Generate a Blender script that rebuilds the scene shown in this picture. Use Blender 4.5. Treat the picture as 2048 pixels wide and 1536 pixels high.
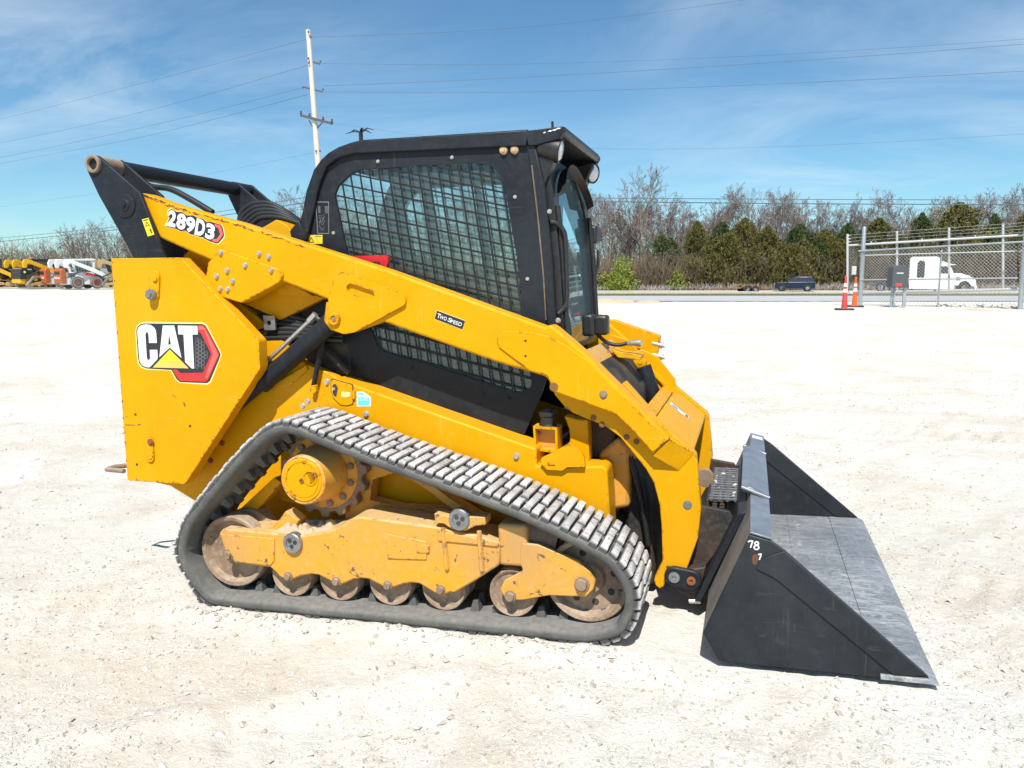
import bpy, bmesh, math, random
import numpy as np
from mathutils import Vector, Matrix
from mathutils.geometry import tessellate_polygon

for o in list(bpy.data.objects):
    bpy.data.objects.remove(o)
random.seed(7)
rng = np.random.default_rng(7)
scene = bpy.context.scene
col = scene.collection

# ------------------------------------------------------------------ camera
FPX = 1600.0                       # focal length in photo pixels (2048 wide)
CAM = Vector((0.0, -4.016, 1.4618))
YAW = -0.2917


def axes(pitch, roll):
    f = Vector((math.sin(YAW) * math.cos(pitch), math.cos(YAW) * math.cos(pitch), -math.sin(pitch)))
    r = Vector((math.cos(YAW), -math.sin(YAW), 0))
    u = r.cross(f)
    return (r * math.cos(roll) + u * math.sin(roll), -r * math.sin(roll) + u * math.cos(roll), f)


WR, WU, WF = axes(0.1293, 0.0)          # level camera in the world
LR, LU, LF = axes(0.1204, -0.0293)      # the same camera seen from the loader's own axes (it stands on a slight slope)


def rot_of(r, u, f):
    return Matrix(((r.x, u.x, -f.x), (r.y, u.y, -f.y), (r.z, u.z, -f.z)))


RW, RL = rot_of(WR, WU, WF), rot_of(LR, LU, LF)
MROT = RW @ RL.transposed()
MLOAD = Matrix.Translation(CAM) @ MROT.to_4x4() @ Matrix.Translation(-CAM)   # loader axes -> world

cam_d = bpy.data.cameras.new('camera')
cam_d.sensor_width = 36.0
cam_d.lens = FPX / 2048.0 * 36.0
cam_d.clip_start = 0.05
cam_d.clip_end = 3000
cam = bpy.data.objects.new('camera', cam_d)
cam.matrix_world = Matrix.Translation(CAM) @ RW.to_4x4()
col.objects.link(cam)
scene.camera = cam

# ------------------------------------------------------------------ sun, sky, exposure
SUN_L = Vector((-0.20, 1.0, -1.46)).normalized()      # travel direction of light in loader axes
SUN_W = (MROT @ SUN_L).normalized()
to_sun = -SUN_W
sun_el = math.asin(to_sun.z)
sun_az = math.atan2(to_sun.x, to_sun.y)
sd = bpy.data.lights.new('sun', 'SUN')
sd.energy = 4.8
sd.angle = math.radians(0.53)
sd.color = (1.0, 0.955, 0.88)
so = bpy.data.objects.new('sun', sd)
so.rotation_euler = SUN_W.to_track_quat('-Z', 'Y').to_euler()
so.location = (0, -20, 30)
col.objects.link(so)

world = bpy.data.worlds.new('World')
scene.world = world
world.use_nodes = True
wn, wl = world.node_tree.nodes, world.node_tree.links
wn.clear()
w_out = wn.new('ShaderNodeOutputWorld')
w_bg = wn.new('ShaderNodeBackground')
sky = wn.new('ShaderNodeTexSky')
sky.sky_type = 'NISHITA'
sky.sun_disc = False
sky.sun_elevation = sun_el
sky.sun_rotation = sun_az
sky.altitude = 300
sky.air_density = 1.0
sky.dust_density = 0.1
sky.ozone_density = 1.6
w_bg.inputs['Strength'].default_value = 0.085
# thin cirrus: stretched noise over the whole dome
tc = wn.new('ShaderNodeTexCoord')
sep = wn.new('ShaderNodeSeparateXYZ')
wl.new(tc.outputs['Generated'], sep.inputs[0])


def wmath(op, a, b=None, clamp=False):
    n = wn.new('ShaderNodeMath')
    n.operation = op
    n.use_clamp = clamp
    for i, v in enumerate((a, b)):
        if v is None:
            continue
        if isinstance(v, (int, float)):
            n.inputs[i].default_value = v
        else:
            wl.new(v, n.inputs[i])
    return n.outputs[0]


zz = wmath('ADD', wmath('MAXIMUM', sep.outputs[2], 0.0), 0.18)
comb = wn.new('ShaderNodeCombineXYZ')
wl.new(wmath('DIVIDE', sep.outputs[0], zz), comb.inputs[0])
wl.new(wmath('DIVIDE', sep.outputs[1], zz), comb.inputs[1])
mp = wn.new('ShaderNodeMapping')
mp.inputs['Rotation'].default_value = (0, 0, 0.5)
mp.inputs['Scale'].default_value = (0.8, 1.3, 1)
mp.inputs['Location'].default_value = (0.35, 0.0, 0.0)
wl.new(comb.outputs[0], mp.inputs[0])
n1 = wn.new('ShaderNodeTexNoise')
n1.inputs['Scale'].default_value = 1.1
n1.inputs['Detail'].default_value = 9
n1.inputs['Roughness'].default_value = 0.62
n1.inputs['Distortion'].default_value = 0.9
wl.new(mp.outputs[0], n1.inputs['Vector'])
n2 = wn.new('ShaderNodeTexNoise')
n2.inputs['Scale'].default_value = 0.45
n2.inputs['Detail'].default_value = 3
wl.new(comb.outputs[0], n2.inputs['Vector'])
r1 = wn.new('ShaderNodeMapRange')
r1.inputs['From Min'].default_value = 0.43
r1.inputs['From Max'].default_value = 0.80
wl.new(n1.outputs[0], r1.inputs[0])
r2 = wn.new('ShaderNodeMapRange')
r2.inputs['From Min'].default_value = 0.40
r2.inputs['From Max'].default_value = 0.66
wl.new(n2.outputs[0], r2.inputs[0])
cl = wmath('MULTIPLY', wmath('MULTIPLY', r1.outputs[0], r2.outputs[0]), 0.85, True)
mixc = wn.new('ShaderNodeMix')
mixc.data_type = 'RGBA'
wl.new(cl, mixc.inputs[0])
tint = wn.new('ShaderNodeMix')          # the phone's saturated rendering of clear sky
tint.data_type = 'RGBA'
tint.blend_type = 'MULTIPLY'
tint.inputs[0].default_value = 1.0
wl.new(sky.outputs[0], tint.inputs[6])
tint.inputs[7].default_value = (0.68, 0.98, 1.09, 1)
wl.new(tint.outputs[2], mixc.inputs[6])
mixc.inputs[7].default_value = (7.6, 8.6, 9.4, 1)
wl.new(mixc.outputs[2], w_bg.inputs['Color'])
wl.new(w_bg.outputs[0], w_out.inputs[0])

scene.view_settings.view_transform = 'Standard'
scene.view_settings.look = 'None'
scene.view_settings.exposure = 0.42
scene.view_settings.gamma = 1.0
scene.view_settings.use_curve_mapping = False
scene.render.engine = 'CYCLES'
scene.cycles.max_bounces = 8
scene.cycles.transparent_max_bounces = 12


# ------------------------------------------------------------------ measuring helpers
def Q(px, py, Y):
    """photo pixel -> (x, z) on the loader's upright plane y = Y"""
    d = LF + LR * ((px - 1024) / FPX) - LU * ((py - 768) / FPX)
    t = (Y - CAM.y) / d.y
    p = CAM + d * t
    return (p.x, p.z)


def QG(px, py, Z=0.0):
    """photo pixel -> (x, y) on the loader's level plane z = Z"""
    d = LF + LR * ((px - 1024) / FPX) - LU * ((py - 768) / FPX)
    t = (Z - CAM.z) / d.z
    p = CAM + d * t
    return (p.x, p.y)


def QL(pts, Y):
    return [Q(a, b, Y) for a, b in pts]


def ZQ(pts, ox, oy, s, Y):
    return [Q(ox + a * s, oy + b * s, Y) for a, b in pts]


def W(px, py, D):
    """world point seen at a photo pixel, D metres ahead of the camera"""
    d = WF + WR * ((px - 1024) / FPX) - WU * ((py - 768) / FPX)
    fl = Vector((math.sin(YAW), math.cos(YAW), 0))
    return CAM + d * (D / d.dot(fl))


FWD = Vector((math.sin(YAW), math.cos(YAW), 0))
RGT = Vector((math.cos(YAW), -math.sin(YAW), 0))


# ------------------------------------------------------------------ value noise for terrain
def _hash(ix, iy, s):
    h = (ix * 374761393 + iy * 668265263 + s * 974711) & 0xFFFFFFFF
    h = ((h ^ (h >> 13)) * 1274126177) & 0xFFFFFFFF
    return ((h ^ (h >> 16)) & 0xFFFF) / 65535.0


def vnoise(x, y, s=0):
    x = np.asarray(x, float)
    y = np.asarray(y, float)
    ix = np.floor(x).astype(np.int64)
    iy = np.floor(y).astype(np.int64)
    fx, fy = x - ix, y - iy
    fx = fx * fx * (3 - 2 * fx)
    fy = fy * fy * (3 - 2 * fy)
    a = _hash(ix, iy, s)
    b = _hash(ix + 1, iy, s)
    c = _hash(ix, iy + 1, s)
    d = _hash(ix + 1, iy + 1, s)
    return (a * (1 - fx) + b * fx) * (1 - fy) + (c * (1 - fx) + d * fx) * fy - 0.5


NP = MROT @ Vector((0, 0, 1))


def sstep(a, b, x):
    t = np.clip((x - a) / (b - a), 0, 1)
    return t * t * (3 - 2 * t)


def H(x, y, fine=True):
    """height of the lot at a world point"""
    x = np.asarray(x, float)
    y = np.asarray(y, float)
    zp = CAM.z + (-1.4618 - NP.x * (x - CAM.x) - NP.y * (y - CAM.y)) / NP.z
    w = 1 - sstep(4.5, 15, np.hypot(x + 0.9, y))
    dx, dy = x - CAM.x, y - CAM.y
    D = dx * FWD.x + dy * FWD.y
    S = dx * RGT.x + dy * RGT.y
    u = 1024 + 1600 * S / np.maximum(D, 1.0)
    zr = np.interp(D, [-50, 0, 10, 20, 30, 36, 50, 72, 80, 90, 110, 200], [0, 0, 0.0, 0.30, 0.50, 0.44, 0.27, 0.05, 0.10, 0.10, 0.3, 1.0])
    zl = np.interp(D, [-50, 0, 12, 30, 58, 75, 120, 200], [0, 0, 0.0, 0.40, 0.84, 0.9, 0.6, 1.0])
    wr = sstep(250, 1150, u)
    zb = zl * (1 - wr) + zr * wr
    z = zp * w + zb * (1 - w)
    if fine:
        # shallow machine ruts with the prints of tread bars
        for (cx_, cy_, R_, wd_, dp_) in ((6.5, 14.0, 15.0, 0.22, 0.0150), (6.5, 14.0, 16.6, 0.22, 0.0150), (-9.0, 9.5, 12.2, 0.24, 0.0130), (-9.0, 9.5, 13.7, 0.24, 0.0130), (9.0, -9.0, 9.6, 0.2, 0.0090), (9.0, -9.0, 11.1, 0.2, 0.0090), (1.5, 20.0, 13.0, 0.22, 0.0150), (1.5, 20.0, 14.5, 0.22, 0.0150), (8.0, 22.0, 17.5, 0.22, 0.0150), (8.0, 22.0, 19.0, 0.22, 0.0150)):
            ddx, ddy = x - cx_, y - cy_
            rr_ = np.hypot(ddx, ddy)
            ss_ = np.arctan2(ddy, ddx) * R_
            g_ = np.exp(-((rr_ - R_) / wd_) ** 4) * (0.5 + np.clip(vnoise(ss_ * 0.25, rr_ * 0 + R_, 9) + 0.25, 0, 1))
            z = z + dp_ * g_ * (-0.45 + 0.55 * np.sin(ss_ * 2 * math.pi / 0.16))
            z = z + dp_ * 0.6 * np.exp(-((np.abs(rr_ - R_) - wd_ * 1.25) / 0.07) ** 2)
        k = np.clip(1.2 - D / 40.0, 0, 1)
        z = z + k * (0.030 * vnoise(x * 0.9, y * 0.9, 1) + 0.016 * vnoise(x * 2.7 + 3, y * 2.7, 2)
                     + 0.007 * vnoise(x * 9, y * 9 + 5, 3) + 0.006 * vnoise(x * 23, y * 23, 4))
        # keep the loader's footprint level, its weight has pressed the gravel flat
        f = (1 - sstep(0.0, 0.30, np.maximum(np.abs(x + 0.9) - 1.7, np.abs(y) - 1.1)))
        ft = (1 - sstep(0.0, 0.22, np.maximum(np.abs(x + 1.5) - 1.15, np.abs(np.abs(y) - 0.80) - 0.20)))
        z = z * (1 - f) + (zp - 0.006 + 0.018 * ft + 0.012 * vnoise(x * 23, y * 23, 4)) * f
        # gravel squeezed up along the outer edges of the tracks
        z = z + (0.016 + 0.035 * vnoise(x * 7, y * 7, 6)) * np.exp(-((np.abs(y) - 1.035) / 0.045) ** 2) * (1 - sstep(0.0, 0.25, np.abs(x + 1.5) - 0.95))
    return z


# ------------------------------------------------------------------ materials
MATS = {}


def lin(c):
    return tuple((v / 12.92 if v <= 0.04045 else ((v + 0.055) / 1.055) ** 2.4) for v in c)


def new_mat(name):
    m = bpy.data.materials.new(name)
    m.use_nodes = True
    nt = m.node_tree
    b = nt.nodes['Principled BSDF']
    MATS[name] = m
    return m, nt, b


def nd(nt, typ, **kw):
    n = nt.nodes.new(typ)
    for k, v in kw.items():
        if k in ('operation', 'data_type', 'blend_type', 'feature', 'distance', 'noise_dimensions', 'invert'):
            setattr(n, k, v)
    return n


def noise(nt, scale, detail=4, rough=0.6, vec=None, dist=0.0):
    n = nt.nodes.new('ShaderNodeTexNoise')
    n.inputs['Scale'].default_value = scale
    n.inputs['Detail'].default_value = detail
    n.inputs['Roughness'].default_value = rough
    n.inputs['Distortion'].default_value = dist
    if vec is not None:
        nt.links.new(vec, n.inputs['Vector'])
    return n.outputs[0]


def ramp(nt, sock, a, b, lo=0.0, hi=1.0):
    r = nt.nodes.new('ShaderNodeMapRange')
    r.inputs['From Min'].default_value = a
    r.inputs['From Max'].default_value = b
    r.inputs['To Min'].default_value = lo
    r.inputs['To Max'].default_value = hi
    nt.links.new(sock, r.inputs[0])
    return r.outputs[0]


def mix(nt, fac, a, b):
    m = nt.nodes.new('ShaderNodeMix')
    m.data_type = 'RGBA'
    for i, v in ((0, fac), (6, a), (7, b)):
        if isinstance(v, (tuple, list)):
            m.inputs[i].default_value = (*v[:3], 1)
        elif isinstance(v, (int, float)):
            m.inputs[i].default_value = v
        else:
            nt.links.new(v, m.inputs[i])
    return m.outputs[2]


def mth(nt, op, a, b=0.0, clamp=False):
    m = nt.nodes.new('ShaderNodeMath')
    m.operation = op
    m.use_clamp = clamp
    for i, v in enumerate((a, b)):
        if isinstance(v, (int, float)):
            m.inputs[i].default_value = v
        else:
            nt.links.new(v, m.inputs[i])
    return m.outputs[0]


def objco(nt):
    return nt.nodes.new('ShaderNodeTexCoord').outputs['Object']


def bump(nt, b, sock, strength, dist):
    n = nt.nodes.new('ShaderNodeBump')
    n.inputs['Strength'].default_value = strength
    n.inputs['Distance'].default_value = dist
    nt.links.new(sock, n.inputs['Height'])
    nt.links.new(n.outputs[0], b.inputs['Normal'])


def painted(name, base, rough=0.4, dirt=(0.30, 0.22, 0.13), dirt_amt=0.25, chip=(0.10, 0.055, 0.035), chip_amt=0.0,
            dust=(0.55, 0.50, 0.42), dust_amt=0.2, metal=0.0, scale=3.0, bumpy=0.0, edge=False, edge_col=None, spec=0.5, up_dust=0.0, scratch=None, scratch_amt=0.0, fade=None, fade_amt=0.0):
    m, nt, b = new_mat(name)
    co = objco(nt)
    n_big = noise(nt, scale, 5, 0.65, co)
    n_fine = noise(nt, scale * 9, 4, 0.7, co)
    c = mix(nt, ramp(nt, n_big, 0.35, 0.75, 0, dirt_amt), base, dirt)
    c = mix(nt, ramp(nt, n_fine, 0.5, 0.8, 0, dust_amt), c, dust)
    rsock = ramp(nt, n_fine, 0.3, 0.8, rough - 0.06, rough + 0.2)
    if fade is not None:      # sun-faded, dusty film in big soft patches
        c = mix(nt, ramp(nt, noise(nt, scale * 0.55, 6, 0.55, co, 0.6), 0.48, 0.72, 0, fade_amt), c, fade)
    if scratch is not None:   # fine scuffs, some upright and some lying
        for sc_, ro_ in (((30, 30, 2.2), 0.15), ((3.0, 30, 26), 0.35)):
            mpx = nt.nodes.new('ShaderNodeMapping')
            mpx.inputs['Scale'].default_value = sc_
            mpx.inputs['Rotation'].default_value = (0, ro_, 0)
            nt.links.new(co, mpx.inputs[0])
            sn = noise(nt, 1.6, 5, 0.7, mpx.outputs[0], 0.8)
            pn = ramp(nt, noise(nt, scale * 1.3, 3, 0.5, co), 0.48, 0.62)
            c = mix(nt, mth(nt, 'MULTIPLY', ramp(nt, sn, 0.60, 0.70, 0, scratch_amt), pn), c, scratch)
    if up_dust > 0:
        g = nt.nodes.new('ShaderNodeNewGeometry')
        sx = nt.nodes.new('ShaderNodeSeparateXYZ')
        nt.links.new(g.outputs['Normal'], sx.inputs[0])
        up = mth(nt, 'MULTIPLY', ramp(nt, sx.outputs[2], 0.35, 0.95), ramp(nt, n_fine, 0.25, 0.6, 0.35, 1.0))
        c = mix(nt, mth(nt, 'MULTIPLY', up, up_dust), c, dust)
    if chip_amt > 0:
        n_ch = noise(nt, scale * 5.5, 6, 0.75, co, 0.4)
        thr = 0.78 - 0.12 * chip_amt
        mask = ramp(nt, n_ch, thr, thr + 0.015)
        if edge:
            bv = nt.nodes.new('ShaderNodeBevel')
            bv.samples = 4
            bv.inputs['Radius'].default_value = 0.016
            g2 = nt.nodes.new('ShaderNodeNewGeometry')
            dp = nt.nodes.new('ShaderNodeVectorMath')
            dp.operation = 'DOT_PRODUCT'
            nt.links.new(bv.outputs[0], dp.inputs[0])
            nt.links.new(g2.outputs['True Normal'], dp.inputs[1])
            e = ramp(nt, dp.outputs['Value'], 0.985, 0.92)
            e2 = mth(nt, 'MULTIPLY', e, ramp(nt, noise(nt, scale * 8, 6, 0.75, co), 0.53, 0.57), True)
            mask = mth(nt, 'MAXIMUM', mask, e2)
        c = mix(nt, mask, c, edge_col or chip)
        rsock = mth(nt, 'MAXIMUM', rsock, mth(nt, 'MULTIPLY', mask, 0.8))
    nt.links.new(c, b.inputs['Base Color'])
    nt.links.new(rsock, b.inputs['Roughness'])
    b.inputs['Metallic'].default_value = metal
    b.inputs['Specular IOR Level'].default_value = spec
    if bumpy > 0:
        bump(nt, b, n_fine, bumpy, 0.004)
    return m


def plain(name, base, rough=0.5, metal=0.0, spec=0.5):
    m, nt, b = new_mat(name)
    co = objco(nt)
    c = mix(nt, ramp(nt, noise(nt, 14, 4, 0.6, co), 0.3, 0.8), tuple(v * 0.88 for v in base), tuple(min(1, v * 1.1) for v in base))
    nt.links.new(c, b.inputs['Base Color'])
    b.inputs['Roughness'].default_value = rough
    b.inputs['Metallic'].default_value = metal
    b.inputs['Specular IOR Level'].default_value = spec
    return m


def glassy(name, tint, refl_rough=0.02, haze=0.0, haze_col=(0.5, 0.55, 0.5)):
    m, nt, b = new_mat(name)
    nt.nodes.remove(b)
    out = nt.nodes['Material Output']
    tr = nt.nodes.new('ShaderNodeBsdfTransparent')
    tr.inputs[0].default_value = (*tint, 1)
    gl = nt.nodes.new('ShaderNodeBsdfGlossy')
    gl.inputs['Roughness'].default_value = refl_rough
    gl.inputs['Color'].default_value = (0.9, 1.0, 0.97, 1)
    fr = nt.nodes.new('ShaderNodeFresnel')
    fr.inputs['IOR'].default_value = 1.55
    ms = nt.nodes.new('ShaderNodeMixShader')
    nt.links.new(fr.outputs[0], ms.inputs[0])
    nt.links.new(tr.outputs[0], ms.inputs[1])
    nt.links.new(gl.outputs[0], ms.inputs[2])
    last = ms.outputs[0]
    if haze > 0:
        df = nt.nodes.new('ShaderNodeBsdfDiffuse')
        df.inputs[0].default_value = (*haze_col, 1)
        m2 = nt.nodes.new('ShaderNodeMixShader')
        co = objco(nt)
        nt.links.new(ramp(nt, noise(nt, 1.2, 3, 0.5, co), 0.2, 0.8, haze * 0.6, haze * 1.5), m2.inputs[0])
        nt.links.new(last, m2.inputs[1])
        nt.links.new(df.outputs[0], m2.inputs[2])
        last = m2.outputs[0]
    nt.links.new(last, out.inputs[0])
    return m


YEL = (0.70, 0.330, 0.0)
painted('yellow_paint', YEL, 0.36, dirt=(0.58, 0.255, 0.001), dirt_amt=0.60, dust=(0.62, 0.36, 0.03), dust_amt=0.25,
        chip_amt=0.55, chip=(0.13, 0.05, 0.02), scale=2.6, edge=True, up_dust=0.30, spec=0.14, scratch=(0.66, 0.42, 0.10), scratch_amt=0.5, fade=(0.70, 0.385, 0.02), fade_amt=0.55)
painted('yellow_dirty', (0.70, 0.31, 0.012), 0.5, dirt=(0.52, 0.31, 0.11), dirt_amt=0.55, dust=(0.55, 0.43, 0.25), dust_amt=0.35,
        chip_amt=1.35, chip=(0.12, 0.075, 0.065), scale=3.2, edge=True, up_dust=0.75, scratch=(0.30, 0.19, 0.10), scratch_amt=0.5, fade=(0.40, 0.25, 0.11), fade_amt=0.75)
painted('black_paint', (0.008, 0.010, 0.014), 0.46, dirt=(0.022, 0.026, 0.033), dirt_amt=0.8, dust=(0.06, 0.067, 0.078), dust_amt=0.25,
        scale=3.0, up_dust=0.22, chip_amt=0.0, spec=0.28, scratch=(0.07, 0.08, 0.095), scratch_amt=0.4, fade=(0.024, 0.028, 0.034), fade_amt=0.5)
painted('black_plastic', (0.014, 0.014, 0.015), 0.38, dirt=(0.03, 0.028, 0.025), dirt_amt=0.6, dust=(0.08, 0.075, 0.07), dust_amt=0.25, scale=5)
painted('black_hidden', (0.010, 0.010, 0.011), 0.7, dust_amt=0.08, dirt_amt=0.3, scale=5)
painted('rubber', (0.072, 0.073, 0.070), 0.72, dirt=(0.17, 0.162, 0.145), dirt_amt=0.75, dust=(0.26, 0.25, 0.23), dust_amt=0.30,
        scale=4, bumpy=0.35, up_dust=0.6, spec=0.3)
def lug_mat():
    m, nt, b = new_mat('lug_rubber')
    co = objco(nt)
    geo = nt.nodes.new('ShaderNodeNewGeometry')
    pos = geo.outputs['Position']
    sx = nt.nodes.new('ShaderNodeSeparateXYZ')
    nt.links.new(co, sx.inputs[0])
    face = ramp(nt, sx.outputs[2], 0.009, 0.020)          # limestone paste on the tread face
    n = noise(nt, 60, 6, 0.75, pos)
    n2 = noise(nt, 9, 3, 0.6, pos)
    k = mth(nt, 'MULTIPLY', face, mth(nt, 'MULTIPLY', ramp(nt, n, 0.32, 0.48, 0.15, 1.0), ramp(nt, n2, 0.30, 0.55, 0.6, 1.0)))
    k = mth(nt, 'MAXIMUM', k, ramp(nt, n, 0.56, 0.70, 0.0, 0.45))
    c = mix(nt, k, (0.075, 0.075, 0.075), mix(nt, nt.nodes.new('ShaderNodeObjectInfo').outputs['Random'], (0.47, 0.455, 0.44), (0.65, 0.635, 0.62)))
    nt.links.new(c, b.inputs['Base Color'])
    b.inputs['Roughness'].default_value = 0.9
    b.inputs['Specular IOR Level'].default_value = 0.2
    bump(nt, b, n, 0.9, 0.004)


lug_mat()
painted('rusty_steel', (0.20, 0.13, 0.09), 0.7, dirt=(0.36, 0.27, 0.19), dirt_amt=0.8, dust=(0.46, 0.37, 0.28), dust_amt=0.5,
        scale=6, bumpy=0.4, up_dust=0.5, metal=0.1)
painted('dusty_wheel', (0.20, 0.125, 0.08), 0.75, dirt=(0.44, 0.34, 0.24), dirt_amt=1.0, dust=(0.55, 0.46, 0.34), dust_amt=0.6,
        scale=5, bumpy=0.3, up_dust=0.3)
painted('worn_steel', (0.33, 0.34, 0.35), 0.42, dirt=(0.15, 0.16, 0.17), dirt_amt=0.8, dust=(0.5, 0.49, 0.47), dust_amt=0.4, scale=6, metal=0.75)
painted('zinc', (0.60, 0.58, 0.54), 0.38, dirt=(0.35, 0.28, 0.18), dirt_amt=0.6, dust_amt=0.1, scale=30, metal=0.7)
painted('bucket_black', (0.008, 0.0105, 0.014), 0.45, dirt=(0.022, 0.026, 0.031), dirt_amt=0.9, dust=(0.10, 0.105, 0.11), dust_amt=0.14,
        scale=2.2, chip_amt=0.25, chip=(0.20, 0.19, 0.18), up_dust=0.28, spec=0.32, scratch=(0.10, 0.105, 0.11), scratch_amt=0.35, fade=(0.045, 0.05, 0.055), fade_amt=0.6)
painted('bucket_back', (0.10, 0.10, 0.098), 0.6, dirt=(0.24, 0.235, 0.22), dirt_amt=0.9, dust=(0.36, 0.35, 0.32), dust_amt=0.3, scale=4)
painted('coupler_dirty', (0.012, 0.014, 0.016), 0.6, dirt=(0.11, 0.06, 0.03), dirt_amt=0.8, dust=(0.25, 0.20, 0.15), dust_amt=0.3, scale=5)
plain('decal_black', (0.022, 0.022, 0.03), 0.35)
plain('decal_white', (0.80, 0.80, 0.80), 0.35)
plain('decal_cream', (0.85, 0.72, 0.28), 0.35)
plain('decal_red', (0.55, 0.03, 0.03), 0.35)
plain('decal_red_light', (0.72, 0.12, 0.10), 0.35)
plain('decal_yellow', (0.80, 0.62, 0.02), 0.35)
plain('decal_gold', (0.70, 0.52, 0.10), 0.35)
plain('decal_grey', (0.16, 0.16, 0.17), 0.4)
plain('decal_cyan', (0.16, 0.60, 0.68), 0.4)
plain('chalk_white', (0.75, 0.75, 0.73), 0.8)
plain('lever_red', (0.52, 0.015, 0.025), 0.35)
plain('amber_cap', (0.55, 0.38, 0.20), 0.35)
plain('lamp_lens', (0.78, 0.76, 0.78), 0.12)
plain('hose_rubber', (0.016, 0.017, 0.018), 0.5)
plain('rust_spot', (0.24, 0.085, 0.03), 0.85)
painted('limestone', (0.68, 0.65, 0.58), 0.9, dirt=(0.50, 0.45, 0.38), dirt_amt=0.4, dust_amt=0.1, scale=7, spec=0.2)
glassy('tinted_glass', (0.90, 0.955, 0.945), 0.02, 0.08, (0.48, 0.58, 0.55))
glassy('door_glass', (0.72, 0.87, 0.90), 0.02, 0.10, (0.36, 0.52, 0.57))


# scratched bucket floor: bare metal wear over dark paint, streaks run the way material slides in
def bucket_floor_mat():
    m, nt, b = new_mat('bucket_floor')
    co = objco(nt)
    mpn = nt.nodes.new('ShaderNodeMapping')
    mpn.inputs['Scale'].default_value = (2.2, 9, 3)
    mpn.inputs['Rotation'].default_value = (0, 0, 0.12)
    nt.links.new(co, mpn.inputs[0])
    st = noise(nt, 2.5, 9, 0.78, mpn.outputs[0], 2.2)
    mp2 = nt.nodes.new('ShaderNodeMapping')
    mp2.inputs['Scale'].default_value = (9, 2.0, 3)
    mp2.inputs['Rotation'].default_value = (0, 0, 0.35)
    nt.links.new(co, mp2.inputs[0])
    st2 = noise(nt, 2.2, 9, 0.78, mp2.outputs[0], 2.5)
    big = noise(nt, 2.6, 5, 0.6, co)
    w = mth(nt, 'MULTIPLY', mth(nt, 'MAXIMUM', ramp(nt, st, 0.42, 0.72), ramp(nt, st2, 0.48, 0.74)), ramp(nt, big, 0.33, 0.62, 0.15, 1.0))
    c = mix(nt, w, (0.15, 0.165, 0.18), (0.58, 0.59, 0.60))
    c = mix(nt, ramp(nt, noise(nt, 7, 6, 0.75, co, 0.8), 0.58, 0.70, 0, 0.75), c, (0.62, 0.61, 0.58))
    nt.links.new(c, b.inputs['Base Color'])
    b.inputs['Metallic'].default_value = 0.15
    nt.links.new(ramp(nt, w, 0, 1, 0.55, 0.42), b.inputs['Roughness'])
    bump(nt, b, st, 0.15, 0.003)


bucket_floor_mat()


# ------------------------------------------------------------------ mesh helpers
def rounded(pts, r, n=5):
    """round the corners of a 2-D polygon; r one radius or a list"""
    out = []
    N = len(pts)
    for i in range(N):
        p0, p1, p2 = Vector(pts[i - 1]), Vector(pts[i]), Vector(pts[(i + 1) % N])
        rr = r[i] if isinstance(r, (list, tuple)) else r
        a, c = p0 - p1, p2 - p1
        la, lc = a.length, c.length
        if rr <= 1e-5 or la < 1e-6 or lc < 1e-6:
            out.append(tuple(p1))
            continue
        a /= la
        c /= lc
        cosang = max(-0.999, min(0.999, a.dot(c)))
        ang = math.acos(cosang)
        d = min(rr / math.tan(ang / 2), la * 0.48, lc * 0.48)
        t0, t1 = p1 + a * d, p1 + c * d
        for k in range(n + 1):
            t = k / n
            q = t0 * (1 - t) ** 2 + p1 * (2 * t * (1 - t)) + t1 * t ** 2
            out.append(tuple(q))
    return out


def catmull(pts, per=8, closed=True):
    out = []
    N = len(pts)
    rngi = range(N) if closed else range(N - 1)
    for i in rngi:
        if closed:
            p = [np.array(pts[(i + k - 1) % N], float) for k in range(4)]
        else:
            p = [np.array(pts[min(max(i + k - 1, 0), N - 1)], float) for k in range(4)]
        for k in range(per):
            t = k / per
            out.append(tuple(0.5 * ((2 * p[1]) + (-p[0] + p[2]) * t + (2 * p[0] - 5 * p[1] + 4 * p[2] - p[3]) * t * t
                                    + (-p[0] + 3 * p[1] - 3 * p[2] + p[3]) * t ** 3)))
    if not closed:
        out.append(tuple(pts[-1]))
    return out


def circle(c, r, n=24, a0=0.0, ry=None):
    ry = ry or r
    return [(c[0] + r * math.cos(a0 + 2 * math.pi * k / n), c[1] + ry * math.sin(a0 + 2 * math.pi * k / n)) for k in range(n)]


def area2(p):
    return 0.5 * sum(p[i - 1][0] * p[i][1] - p[i][0] * p[i - 1][1] for i in range(len(p)))


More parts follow.
